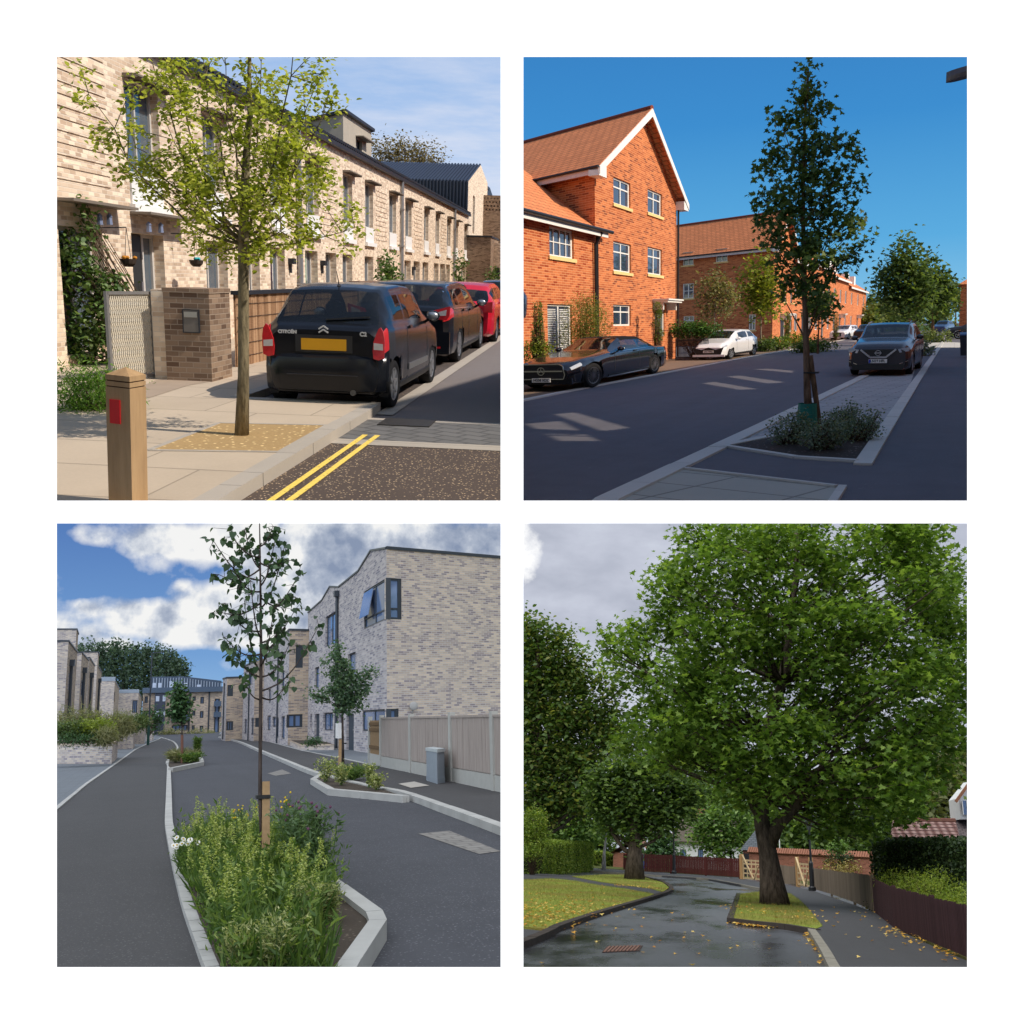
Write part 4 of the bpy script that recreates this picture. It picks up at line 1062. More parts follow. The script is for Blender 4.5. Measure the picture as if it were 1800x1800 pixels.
# ---------------------------------------------------------------- plants and trees
LF1 = leafmat('young_lime_leaf', (.20, .24, .025), (.35, .40, .055), (.54, .54, .14), .5)
LF1b = leafmat('shrub_leaf', (.05, .10, .02), (.10, .18, .04), (.22, .30, .12), .3)
BK1 = bark('grey_olive_bark', (.20, .165, .10)); BK1b = bark('twig_grey', (.15, .12, .07))
tb = P.G(425, 765, PV); Y = tb.y
TP = lambda x, y, dy=0: P.D(x, y, Y+dy)
trunk = [Vector((tb.x, tb.y, PV)), TP(428, 660), TP(428, 540), TP(428, 430), TP(430, 340), TP(434, 260), TP(440, 200), TP(438, 130), TP(440, 60)]
tree1 = thing(P, 'street_tree', 'young street tree with lime green leaves in the gravel pit beside the black hatchback', 'tree', (tb.x, tb.y, PV))
m = MB(); m.tube(trunk, [.066, .050, .047, .047, .038, .030, .025, .018, .01], 14); m.build('trunk', BK1, tree1, smooth=True)
B = MB(); ends = []
for (sx_, sy0, ex, ey, dy, r) in ((428, 430, 160, 165, -.4, .014), (428, 425, 250, 60, .5, .016), (426, 415, 300, 110, -.3, .016), (430, 400, 350, 60, .4, .015), (428, 430, 330, 330, -.7, .012),
    (430, 420, 560, 130, .3, .016), (431, 400, 520, 60, -.4, .015), (430, 430, 545, 330, .6, .012), (432, 380, 580, 160, -.2, .012), (434, 300, 470, 60, .2, .012), (432, 330, 390, 60, -.2, .012),
    (428, 432, 620, 400, .2, .010), (430, 425, 500, 400, -.5, .012), (427, 430, 360, 440, .4, .010), (430, 350, 240, 260, .2, .010), (428, 400, 280, 200, .6, .012), (430, 420, 480, 150, .9, .014), (430, 415, 400, 150, -.9, .014), (428, 430, 260, 300, .1, .009), (432, 360, 540, 240, -.5, .011)):
    a, e = TP(sx_, sy0), TP(ex, ey, dy); ps = []
    for i in range(9):
        u = i/8; q = a.lerp(e, u); q.z -= .18*(a-e).length*math.sin(math.pi*u)*(1 if ey < 300 else .3); q += Vector((R_.gauss(0, .02), R_.gauss(0, .02), 0)); ps.append(q)
    B.tube(ps, [r*(1-.8*i/8) for i in range(9)], 6)
    for i in range(2, 9):
        for k in range(3):
            if R_.random() < (.62 if i > 3 else .12):
                q = ps[i]+Vector((R_.gauss(0, .17), R_.gauss(0, .17), R_.gauss(.05, .15))); B.tube([ps[i], ps[i].lerp(q, .5)+Vector((0, 0, .02)), q], [.004, .003, .002], 4, False); ends.append(q); ends.append(ps[i].lerp(q, .6))
B.build('branches', BK1b, tree1, smooth=True)
ends = np.array([tuple(e) for e in ends]); pp = np.repeat(ends, 24, axis=0)+NP.normal(size=(len(ends)*24, 3))*.050
leaves_mesh('crown', pp, .048, 'oval', .5, LF1, tree1)
# left shrub, low hedge, small climbers
sh = [(P.D(150, 600, 14.3), (.62, .4, .55)), (P.D(140, 480, 14.3), (.45, .3, .6)), (P.D(185, 560, 14.2), (.42, .3, .4)), (P.D(152, 390, 14.4), (.12, .12, .35)), (P.D(205, 520, 14.3), (.22, .2, .5)), (P.D(105, 440, 14.3), (.25, .2, .4))]
bush(P, 'climbing_shrub', 'tall loose leafy shrub at the left edge growing up in front of the house', sh, None, 3400, LF1b, .085, 'oval', cl=7, rc=.10, shell=.2, base=Vector((P.G(160, 690).x, 14.3, PV)))
lw = [(P.G(140, 712, .2)+Vector((0, .4, .05)), (.40, .35, .26)), (P.G(105, 712, .2)+Vector((0, .5, .08)), (.35, .35, .28)), (P.G(175, 700, .2)+Vector((0, .35, 0)), (.2, .3, .22))]
bush(P, 'low_hedge_plant', 'low bright green feathery shrub at the pavement edge left of the bollard', lw, None, 5200, leafmat('feathery_green', (.07, .15, .015), (.13, .26, .03), (.24, .40, .06), .4), .055, 'lance', cl=9, rc=.07, shell=.35)
bush(P, 'garden_climber', 'narrow green climbing plant rising above the garden wall behind the hatchback', [(P.D(684, 480, 30), (.33, .3, .75)), (P.D(684, 505, 30), (.42, .3, .4))], None, 900, LF1b, .12, 'oval', cl=8, rc=.12)
bush(P, 'garden_climber', 'thin green climbing plant against the far end of the terrace', [(P.D(808, 480, 52), (.22, .3, 1.1))], None, 260, LF1b, .16, 'oval', cl=6, rc=.15)
bush(P, 'garden_shrub', 'small green shrub beside the pale porch at the end of the street', [(P.D(866, 490, 56), (.35, .3, .7))], None, 260, LF1b, .16, 'oval', cl=6, rc=.15)
bt = [(P.D(x, y, 95), r*95/FPX, 1) for x, y, r in ((680, 268, 24), (712, 262, 22), (745, 272, 24), (765, 285, 18), (660, 262, 16), (715, 290, 36))]
tree(P, 'budding_tree', 'large brownish budding tree behind the terrace roofs', [P.G(715, 515)*0+Vector((P.D(715, 400, 95).x, 95, 0)), P.D(715, 400, 95), P.D(714, 320, 95), P.D(712, 270, 95)], .3, bt, leafmat('bud_brown', (.14, .11, .045), (.22, .17, .07), (.30, .25, .12), .3), bark('grey_bark_far', (.2, .16, .12)), .26, 2600, 'quad', cl=6, rc=.5, shell=.5, twigs=.6)
# hanging baskets and lanterns on the sills
for x, y, lab, c in ((225, 455, 'dark hanging basket with orange flowers by the glazed door', (.5, .2, .02)), (345, 457, 'dark hanging basket with a turquoise pot on the pale brick wall', (.05, .45, .45))):
    p = P.W(x, y, X1+.45); t = thing(P, 'hanging_basket', lab, 'hanging basket', p, 0, 'hanging baskets on the terrace')
    m = MB(); nn = 12
    for (r, z) in ((.13, .0), (.11, -.07), (.06, -.12)):
        for k in range(nn): m.v.append((p.x+r*math.cos(2*math.pi*k/nn), p.y+r*math.sin(2*math.pi*k/nn), p.z+z))
    for i in range(2):
        for k in range(nn): m.f.append((i*nn+k, i*nn+(k+1) % nn, (i+1)*nn+(k+1) % nn, (i+1)*nn+k))
    m.f.append(tuple(range(2*nn, 3*nn))); m.build('basket', plain('coir_basket', (.06, .045, .035), .9, .1), t)
    m = MB(); [m.ell((p.x+R_.gauss(0, .05), p.y+R_.gauss(0, .05), p.z+.02), (.04, .04, .03), 7, 4) for _ in range(6)]; m.build('flowers', plain('flower_'+('orange' if c[0] > .2 else 'teal'), c, .7, .2), t)
    m = MB(); m.bar((X1, p.y, p.z+.45), (p.x, p.y, p.z+.47), .015, .015); m.bar((p.x, p.y, p.z+.47), (p.x, p.y-.1, p.z), .006, .006); m.bar((p.x, p.y, p.z+.47), (p.x, p.y+.1, p.z), .006, .006); m.build('bracket', DARKM, t)
for x, y, lab in ((176, 395, 'leftmost small blue glass lantern on the ledge above the shuttered window'), (193, 395, 'small blue glass lantern second from the left on the ledge'), (262, 408, 'small grey glass lantern above the glazed door'), (283, 409, 'rightmost small grey glass lantern above the glazed door')):
    p = P.W(x, y, X1+.2); m = MB(); m.tube([p, p+Vector((0, 0, .12))], [.05, .04], 6); m.tube([p+Vector((0, 0, .12)), p+Vector((0, 0, .17))], [.055, .01], 6)
    based(P, m, 'lantern', plain('blue_lantern_glass', (.20, .24, .36), .3, .5), p, label=lab, cat='lantern', group='little lanterns on the ledges')
for (xa, xb, z) in ((88, 207, 2.43), (229, 317, 2.40)):
    m = MB(); W1.box(m, sy_(xa), sy_(xb), z, z+.04, .0, .36); based(P, m, 'ledge', MATS['bronze_canopy'], (X1, sy_(xa), 2.4), label='flat ledge canopy over the '+('shuttered window' if xa < 100 else 'glazed door'), cat='canopy')
# drain cover
g = P.G(716, 743, .012); m = MB(); m.box(g.x-.28, g.x+.28, g.y-.25, g.y+.25, .008, .020); based(P, m, 'drain_cover', plain('iron_cover', (.05, .045, .04), .6, .4, .3, .5, 25), g, label='dark iron drain cover in the road beside the parking bay', cat='drain cover')
# block of flats across the road (its shade lies on the road), outside the opening
m = MB(); m.v = []; 
pts = [(9.0, 9.3, 0), (9.0, 40, 0)]
m.add([(9, 9.3, 0), (9, 17, 0), (9, 17, 10.9), (9, 9.3, 12.6), (12, 9.3, 0), (12, 17, 0), (12, 17, 10.9), (12, 9.3, 12.6)], [(0, 1, 2, 3), (7, 6, 5, 4), (0, 4, 5, 1), (1, 5, 6, 2), (2, 6, 7, 3), (3, 7, 4, 0)])
based(P, m, 'block_of_flats', BR1, (10, 15, 0), label='tall pale brick block across the road whose shade falls on the road', cat='building', outside=True)
# ================================================================== STREET 2: orange brick houses in low sun
P = P2; EYE2 = 563
def b2(t):
    d, x = elev(t)
    base = t.ramp(t.math('MULTIPLY', x.outputs[2], 3.2), [(0, lin((140, 200, 232))), (.25, lin((92, 172, 224))), (.6, lin((62, 142, 208))), (1, lin((54, 124, 192)))])
    return base
sky_dome(P, sky_mat('deep_blue_sky', b2), 901, 1900, -60, 600)
g0 = [P.HD(860, 563)*700, P.HD(2300, 563)*700, P.G(1900, 896), P.G(880, 896)]
sheet(P, 'road', g0, asphalt('dark_smooth_road', (.120, .120, .142), (.34, .34, .36), dens=.66, scale=50, patch=.6), 0)
G = P.G
CONC = slabs('pale_concrete_kerb', (.56, .55, .52), 1.6, 30, rot=math.pi/2, gap=.01, joint=.5, var=.06)
lk = [G(x, y) for x, y in ((902, 708), (1050, 678), (1180, 654), (1310, 629), (1400, 613), (1470, 600), (1530, 588))]
far = [G(x, y) for x, y in ((1560, 582), (1560, 573), (902, 577))]
sheet(P, 'paved_parking_strip', lk+[Vector((-9, 140, 0)), Vector((-13.5, 140, 0)), Vector((-13.5, 15, 0)), Vector((-22, 15, 0))], slabs('brown_block_paving', (.21, .15, .11), .6, .3, gap=.012, joint=.5, var=.2), .004)
kerb(P, 'kerb_line', lk, -.10, .12, CONC, .03, kind='structure')
bandL = [G(x, y) for x, y in ((1035, 893), (1050, 880), (1180, 820), (1300, 764), (1400, 716), (1490, 673), (1560, 640))]
bayR = [G(x, y) for x, y in ((1500, 818), (1546, 752), (1600, 676), (1650, 608), (1662, 590), (1668, 582))]
sheet(P, 'block_paved_bay', [G(1262, 783), G(1400, 716), G(1490, 673), G(1560, 640), G(1612, 640), G(1600, 676), G(1546, 752), G(1400, 775)], slabs('blue_grey_block_paving', (.40, .395, .40), .62, .21, rot=.12, gap=.022, joint=.2, var=.22), .006)
kerb(P, 'kerb_line', bandL, -.02, .22, CONC, .03, kind='structure')
kerb(P, 'kerb_line', bayR, 0, .20, CONC, .03, kind='structure')
kerb(P, 'kerb_line', [G(1255, 787), G(1330, 772), G(1385, 764)], 0, .14, CONC, .032, kind='structure')
kerb(P, 'kerb_line', [G(1262, 784), G(1400, 806), G(1508, 813)], -.04, .06, CONC, .034, kind='structure')
bed = [G(1268, 785), G(1330, 774), G(1400, 762), G(1547, 750), G(1506, 811), G(1400, 805)]
sheet(P, 'soil_bed', bed, asphalt('bark_mulch', (.035, .026, .022), (.30, .26, .24), dens=.52, scale=34, patch=.3), .02)
sheet(P, 'tactile_slabs', [G(1040, 893), G(1180, 824), G(1472, 859), G(1450, 893)], slabs('pale_paving_slabs', (.42, .41, .36), 1.1, .75, rot=.35, gap=.02, joint=.15, off=0, var=.06, speck=90), .008)
kerb(P, 'kerb_line', [G(1180, 822), G(1474, 857)], 0, .06, CONC, .03, kind='structure'); kerb(P, 'kerb_line', [G(1474, 857), G(1450, 893)], -.08, 0, CONC, .031, kind='structure')
# far cross kerbs and verge
sheet(P, 'far_paving', [G(1490, 600), G(1560, 600), G(1640, 611), G(1700, 611), G(1700, 603), G(1560, 596)], CONC, .008)
sheet(P, 'far_grass', [Vector((-30, 190, 0)), Vector((60, 190, 0)), Vector((60, 420, 0)), Vector((-60, 420, 0))], plain('rough_grass', (.05, .09, .02), .9, .1, scale=1), .01)
# houses
OB = brick('orange_brick', lin((198, 118, 74)), lin((168, 88, 54)), lin((216, 160, 118)), w=.42, h=.09, ms=.010, stain=.08, extra=lin((150, 62, 34)))
OBx = brick('patched_orange_brick', lin((198, 118, 74)), lin((168, 88, 54)), lin((216, 160, 118)), w=.42, h=.09, ms=.010, stain=.10, extra=lin((128, 66, 48)))
TI = tiles('red_roof_tile', (.70, .25, .105), .32, .5); WHT = plain('white_upvc', (.80, .80, .78), .4, .4, 0, .03)
CREAM = plain('cream_stone', lin((228, 200, 140)), .8, .2); GL2 = glassmat('bright_window_glass', (.03, .05, .09), 0, .04, 1.0); BLK = plain('black_gutter', (.015, .015, .018), .4, .4)
CURT = plain('pale_curtain', (.45, .43, .38), .9, .1)
XF = -13.5; WF = Wall(P, (XF, 0), (0, 1)); dB = P.HD(-398, 563); up = Vector((0, 0, 1))
yA, yB = 38.45, 51.2; ZE, ZA = 8.15, 11.3
def gable_house(label, ya, yb, ze, za, depth, wins, over=.45, front_side='tile', flank_win=(), mat=OB, group=None, name='brick_house'):
    t = thing(P, name, label, 'house', (XF, (ya+yb)/2, 0), 0, group)
    m = MB(); Hh = [WF.hole(*w[:4]) for w in wins]; WF.face(m, ya, yb, 0, ze, Hh, .14)
    ym = (ya+yb)/2+.3; m.poly([WF.P(ya, ze), WF.P(yb, ze), WF.P(ym, za)])
    Wk = Wall(P, (XF, ya), dB); Fh = [Wk.hole(*w) for w in flank_win]; Wk.face(m, 0, depth, 0, ze, Fh, .1)
    o2 = Vector((XF, yb, 0)); m.poly([o2, o2+dB*depth, o2+dB*depth+up*ze, o2+up*ze])
    m.build('wall', mat, t)
    sl = (za-ze)/(ym-ya); O = Vector((XF, 0, 0)); f = Vector((over, 0, 0)); cy = over*1.6
    eA = Vector((XF, ya-cy, ze-sl*cy)); eB = Vector((XF, yb+cy, ze-sl*cy)); r = Vector((XF, ym, za)); th = Vector((0, 0, .14))
    m = MB()
    for e in (eA, eB): m.hexa([e+f, r+f, r+dB*depth, e+dB*depth, e+f+th, r+f+th, r+dB*depth+th, e+dB*depth+th])
    rf = m.build('roof', TI, t)
    m = MB(); m.tube([r+f+th*1.2, r+dB*depth+th*1.2], .11, 8); m.build('ridge_tiles', plain('dark_red_ridge', (.20, .05, .03), .7, .2), t)
    m = MB(); nf = f+Vector((.04, 0, 0))
    for e in (eA, eB):
        m.hexa([e+f+up*-.16, r+f+up*-.22, r+nf+up*-.22, e+nf+up*-.16, e+f+up*.12, r+f+up*.12, r+nf+up*.12, e+nf+up*.12])
        s = 1 if e is eA else -1; m.hexa([e+up*-.22, e+f+up*-.22, e+f+Vector((0, s*.9, 0))+up*-.22, e+Vector((0, s*.9, 0))+up*-.22, e+up*.0, e+f+up*.0, e+f+Vector((0, s*.9, s*0))+up*.2, e+Vector((0, s*.9, 0))+up*.2])
    m.build('bargeboard', WHT, t)
    m = MB(); k = up*(.10)
    a = eA+f; b = eA+dB*depth
    m.bar(a+up*-.02, b+up*-.02, .05, .24); m.build('fascia', plain('fascia_white', (.62, .56, .58), .5, .3), t)
    m = MB(); m.tube([a+up*.10+Vector((0, -.10, 0)), b+up*.10+Vector((0, -.10, 0))], .06, 6); m.build('gutter', BLK, t)
    for w, h in zip(wins, Hh):
        if len(w) > 4 and w[4] == 'door': continue
        WF.window(h, t, WHT, GL2, .09, .07, (1, 1), CREAM if (len(w) < 5 or w[4] != 'nosill') else None, mid=[h[2]+(h[3]-h[2])*.66])
    for h in Fh: Wk.window(h, t, WHT, GL2, .07, .06, (1, 1), CREAM)
    return t, Hh, Wk
mainw = [(1078, 1108, 310, 357), (1138.5, 1163.5, 331, 373), (1078, 1109, 423, 476), (1138.5, 1163.5, 433, 481), (1078, 1109, 535, 573, 'nosill'), (1151, 1168, 534, 592, 'door')]
t, Hh, Wk = gable_house('tall orange brick gabled house facing the street, behind the black cabriolet', yA, yB, ZE, ZA, 13, mainw, mat=OBx)
def front_door(t, W_, h, col, hood=True, handle=True):
    m = MB(); fx = .07*2; W_.box(m, h[0], h[0]+fx, 0, h[3], -.16, -.06); W_.box(m, h[1]-fx, h[1], 0, h[3], -.16, -.06); W_.box(m, h[0]+fx, h[1]-fx, h[3]-.08, h[3], -.16, -.06)
    m.build('door_frame', WHT, t)
    m = MB(); W_.box(m, h[0]+fx, h[1]-fx, 0, h[3]-.08, -.15, -.11); d = m.build('door', col, t)
    m = MB(); W_.box(m, h[0]+fx*2, h[0]+fx*3, .95, 1.1, -.11, -.06); m.build('handle', SILV(), d)
    if hood:
        m = MB(); a, b, z = h[0]-.35, h[1]+.6, h[3]+.05
        W_.box(m, a, b, z, z+.10, .0, .75); W_.box(m, a-.08, b+.08, z+.10, z+.17, .0, .82); W_.box(m, a+.1, a+.25, z-.35, z, 0, .5); W_.box(m, b-.25, b-.1, z-.35, z, 0, .5)
        m.build('door_hood', WHT, t)
front_door(t, WF, Hh[5], glassmat('glazed_door', (.10, .13, .12), 0, .1, .8))
for yy in (yA-.12, yB-.1):
    m = MB(); m.tube([(XF+.12, yy, ZE-2.5 if yy < yA else ZE-.3), (XF+.12, yy, .1)], .055, 8)
    m.build('downpipe', BLK, t)
m = MB(); m.box(XF, XF+.12, yB-1.0, yB-.7, 3.0-.28, 3.0); m.build('alarm_box', plain('red_alarm_box', (.6, .02, .02), .5, .4), t)
# low wing
t = thing(P, 'brick_house', 'lower two-storey orange brick house left of the tall gable, with shutters', 'house', (XF, 30, 0))
wl = [(965, 1008, 396, 449), (962, 1005, 534, 605)]; Hh = [WF.hole(*w) for w in wl]; y0 = 27.0
Hh[1] = (Hh[1][0], Hh[1][1], .05, Hh[1][3])
extra = (26.0, 27.1, 2.9, 4.0)
m = MB(); WF.face(m, y0, yA, 0, 5.55, Hh, .14); m.poly([(XF, y0, 0), Vector((XF, y0, 0))+dB*8, Vector((XF, y0, 0))+dB*8+up*5, (XF, y0, 5.55)]); m.build('wall', OB, t)
WF.window(Hh[0], t, WHT, GL2, .09, .07, (3, 1), CREAM, bw=.035)
WF.window(Hh[1], t, WHT, GL2, .09, .07, (1, 0), None, mid=[])
sh_ = MB(); h = Hh[1]
for u in range(2):
    a = h[0]+.2+u*(h[1]-h[0])*.5; b = h[0]+(h[1]-h[0])*(.46+.5*u)-.1
    z = .5
    while z < h[3]-.2: WF.box(sh_, a, b, z, z+.03, -.115, -.10); z += .065
sh_.build('shutters', plain('white_louvres', (.7, .72, .72), .5, .3), t)
q = P.PL(945, 322, Vector((XF, yA, 0)), dB); pitch = (q[1]-5.6)/q[0]
a, b = Vector((XF+.35, y0-1, 5.55-.35*pitch)), Vector((XF+.35, yA-.02, 5.55-.35*pitch)); L_ = 9
m = MB(); m.hexa([a, b, Vector((XF, yA-.02, 5.55))+dB*L_+up*pitch*L_, Vector((XF, y0-1, 5.55))+dB*L_+up*pitch*L_]+[v+up*.12 for v in (a, b, Vector((XF, yA-.02, 5.55))+dB*L_+up*pitch*L_, Vector((XF, y0-1, 5.55))+dB*L_+up*pitch*L_)])
m.build('roof', TI, t)
m = MB(); m.box(XF+.30, XF+.36, y0-1, yA+.6, 5.30, 5.50); m.build('fascia', WHT, t)
m = MB(); m.tube([(XF+.44, y0-1, 5.53), (XF+.44, yA+.9, 5.53)], .075, 8); m.build('gutter', BLK, t)
m = MB(); m.tube([(XF+.40, yA-.3, 5.45), (XF+.12, yA-.3, 5.0), (XF+.12, yA-.3, .1)], .06, 8); m.build('downpipe', BLK, t)
# second gabled block and the terrace beyond
yA2 = 81.3
t, H2, Wk2 = gable_house('orange brick house with a long shaded flank beyond the white car', yA2, 91.6, 7.95, 10.9, 32, [(1377, 1383, 497, 530), (1390, 1396, 500, 532), (1372, 1380, 556, 598, 'door'), (1388, 1396, 553, 583, 'nosill')], flank_win=[(1200, 1219, 444, 467), (1258, 1279, 438, 461), (1200, 1219, 499, 525), (1201, 1220, 556, 572), (1316, 1328, 553, 580)], mat=OB)
front_door(t, WF, H2[2], BLK)
ends = [(91.6, 106, 7.5, 'first terraced orange brick house beyond the long shaded flank'), (106, 122, 7.9, 'second terraced orange brick house beyond the long shaded flank'), (122, 142, 7.3, 'third terraced orange brick house, with white dormers'), (142, 171, 6.7, 'last terraced orange brick house at the far end of the row')]
for i, (ya, yb, ze, lab) in enumerate(ends):
    t = thing(P, 'terraced_brick_house', lab, 'house', (XF, (ya+yb)/2, 0), 0, 'orange brick terrace')
    hs = []; nW = 3; st = (yb-ya)/nW
    for k in range(nW):
        c = ya+st*(k+.5); hs.append((c-1.0, c+1.0, 4.2, 5.8)); hs.append((c-1.0, c+1.0, 0 if k == 1 else 1.0, 2.6))
    m = MB(); WF.face(m, ya, yb, 0, ze, hs, .12); a = Vector((XF, ya, 0)); b = Vector((XF, yb, 0)); 
    for c in (a, b): m.poly([c, c+dB*10, c+dB*10+up*ze, c+dB*5+up*(ze+2.8), c+up*ze])
    m.build('wall', OB, t)
    for k, h in enumerate(hs):
        if h[2] == 0: front_door(t, WF, h, BLK)
        else: WF.window(h, t, WHT, GL2, .08, .08, (1, 0), None)
    m = MB(); o = Vector((.4, 0, -.2)); r = dB*5+up*(ze+2.8)
    m.poly([a+up*ze+o, b+up*ze+o, b+r, a+r]); m.poly([a+r, b+r, b+dB*10+up*ze, a+dB*10+up*ze]); m.build('roof', TI, t)
    m = MB(); m.box(XF+.34, XF+.42, ya, yb, ze-.45, ze-.22); m.build('fascia', WHT, t)
    if i >= 2:
        for k in range(2):
            c = ya+st*(k+.9); m = MB(); m.box(XF-1.9, XF-.9, c-1.1, c+1.1, ze+.5, ze+1.9); m.build('dormer', WHT, t)
# right edge house at the far right
p = P.D(1690, 500, 100); t = thing(P, 'brick_house', 'slice of a brick house at the far right edge behind the parked dark car', 'house', (p.x+3, 103, 0))
m = MB(); m.box(p.x, p.x+6, 100, 108, 0, P.D(1690, 500, 100).z); m.build('wall', OB, t)
zt = P.D(1690, 500, 100).z
m = MB(); m.add([(p.x-.3, 99.6, zt), (p.x+6.3, 99.6, zt), (p.x+6.3, 108.4, zt), (p.x-.3, 108.4, zt), (p.x+2.2, 104, zt+1.6), (p.x+4, 104, zt+1.6)], [(0, 1, 5, 4), (1, 2, 5), (2, 3, 4, 5), (3, 0, 4)]); m.build('roof', TI, t)
# added screen in place of unseen houses; its openings shape the road's light patches
SL = [(-6, 10.2), (10.35, 24), (24.2, 40), (40.2, 58)]
LP = [((925, 745), (985, 740), (1052, 775), (985, 775)), ((975, 728), (1010, 725), (1105, 752), (1060, 758)), ((1235, 674), (1255, 671), (1332, 684), (1300, 685)), ((1278, 662), (1300, 660), (1380, 672), (1350, 674)), ((1325, 649), (1350, 648), (1420, 654), (1400, 656))]
az, el = math.radians(SUN2[0]), math.radians(SUN2[1]); sd = Vector((math.sin(az)*math.cos(el), math.cos(az)*math.cos(el), math.sin(el)))
XR = 9.0; hl = []
for q in LP:
    pr = []
    for x, y in q:
        g = G(x, y); k = (XR-g.x)/sd.x; pr.append(g+sd*k)
    hl.append(pr)
bm_ = bmesh.new(); ed = []
for ring_ in [[Vector((XR, -10, 0)), Vector((XR, 64, 0)), Vector((XR, 64, 12.4)), Vector((XR, -10, 12.4))]]+hl:
    vs_ = [bm_.verts.new(v) for v in ring_]
    for i in range(len(vs_)): ed.append(bm_.edges.new((vs_[i], vs_[(i+1) % len(vs_)])))
bmesh.ops.triangle_fill(bm_, use_beauty=True, use_dissolve=False, edges=ed)
bm_.verts.index_update(); m = MB(); m.add([v.co for v in bm_.verts], [tuple(v.index for v in f.verts) for f in bm_.faces]); bm_.free()
m.poly([(XR, 64, 0), (XR+.4, 64, 0), (XR+.4, 64, 12.4), (XR, 64, 12.4)])
m.poly([(XR, 64, 12.4), (XR+.4, 64, 12.4), (XR+.4, -10, 12.4), (XR, -10, 12.4)])
based(P, m, 'shade_screen', OB, (XR, 30, 0), label='added unseen brick screen right of the road, shading it and shaping its light patches', cat='wall', outside=True)
m = MB(); m.box(11.5, 18, 88, 140, 0, 7); based(P, m, 'brick_row', OB, (14, 110, 0), label='row of brick houses on the right of the road far along', cat='building')
# ---------------------------------------------------------------- cars of street 2
HEADL = glow_lens('headlamp_glass', (.42, .45, .50), .08); GRIL = plain('dark_grille', (.02, .02, .022), .5, .5, .3, .4, 60)
MERC = dict(L=4.83, W=1.86, wheels=(.205, .845), wr=.345, paint=paint('navy_black_paint', (.006, .007, .012), coat=.12, rough=.12), spokes=18, spoke_w=.018, rim=plain('dark_alloy', (.16, .16, .17), .35, .5, .7),
  top=[(0, .80), (.015, .90), (.05, .97), (.16, 1.0), (.19, 1.02), (.27, 1.25), (.36, 1.385), (.50, 1.40), (.55, 1.37), (.69, 1.0), (.74, .97), (.88, .88), (.96, .78), (.985, .70), (1, .60)],
  belt=[(0, .75), (.05, .93), (.3, .96), (.72, .92), (.9, .78), (1, .58)], half=[(0, .82), (.02, .90), (.08, .98), (.2, 1), (.85, 1), (.94, .94), (.98, .86), (1, .78)], tumble=.72,
  side_glass=((.27, .40), (.41, .58)), wind=(.55, .68), rear_glass=(.20, .26), soft_roof=True, mirror_t=.63, doors=(.40, .66), handles=(.43,), sill=(.28, .72), seats=(.47,),
  trim=[(.20, .66, 7.0, 7.2), (.3, .72, 2.0, 2.25)], lamps=[(.93, .985, 5.6, 8.5, HEADL, 'headlight'), (.0, .05, 5, 7, RED_L, 'tail_light')])
def nose(t, S, fin, pieces, sy=None):
    y = S['L']*S['sy']/2
    for nm, mt, pts, th in pieces:
        m = MB(); m.extr([(-p[0], y-.01, p[1]) for p in pts], (0, th+.01, 0)); fin(m, nm, mt, sm=False)
    return y
def lens(pts): return pts
t, C, fin = place_car(P, 'cabriolet', 'dark cabriolet with a black fabric roof and many-spoked wheels parked at the left', MERC, G(1040, 681), G(1165, 653), -1)
S = C.S; y = S['L']*S['sy']/2
m = MB(); pts = [(-.62, .34), (.62, .34), (.66, .45), (.60, .68), (.5, .73), (-.5, .73), (-.60, .68), (-.66, .45)]
m.extr([(p[0], y-.02, p[1]) for p in pts], (0, .05, 0)); fin(m, 'grille', GRIL, sm=False)
m = MB(); [m.bar((pts[i][0], y+.035, pts[i][1]), (pts[(i+1) % 8][0], y+.035, pts[(i+1) % 8][1]), .02, .025) for i in range(8)]; m.bar((-.6, y+.04, .55), (.6, y+.04, .55), .03, .035); fin(m, 'grille_surround', CHROME(), sm=False)
def ringy(m, c, r, w, y, n=20):
    for i in range(n):
        a, b = 2*math.pi*i/n, 2*math.pi*(i+1)/n; m.bar((c[0]+r*math.cos(a), y, c[1]+r*math.sin(a)), (c[0]+r*math.cos(b), y, c[1]+r*math.sin(b)), w, w)
m = MB(); ringy(m, (0, .55), .10, .02, y+.06)
for k in range(3):
    a = math.pi/2+k*2*math.pi/3; m.bar((0, y+.06, .55), (.10*math.cos(a), y+.06, .55+.10*math.sin(a)), .02, .02)
fin(m, 'star_badge', CHROME(), sm=False)
m = MB(); m.extr([(-.26, y+.01, .26), (.26, y+.01, .26), (.26, y+.01, .37), (-.26, y+.01, .37)], (0, .05, 0)); fin(m, 'number_plate', PLW, sm=False)
on_plate(t, C, 'HG58 XDZ', y+.063, .315, .095, BLACKP(), 1, sx=.95)
m = MB(); m.box(-.85, .85, y-.15, y+.03, .20, .36); fin(m, 'front_bumper', S['paint'])
for s in (-1, 1):
    m = MB(); m.extr([(s*.66, y-.05, .25), (s*.88, y-.25, .27), (s*.86, y-.25, .45), (s*.70, y-.05, .42)], (0, .06, 0)); fin(m, 'air_intake', GRIL, sm=False)
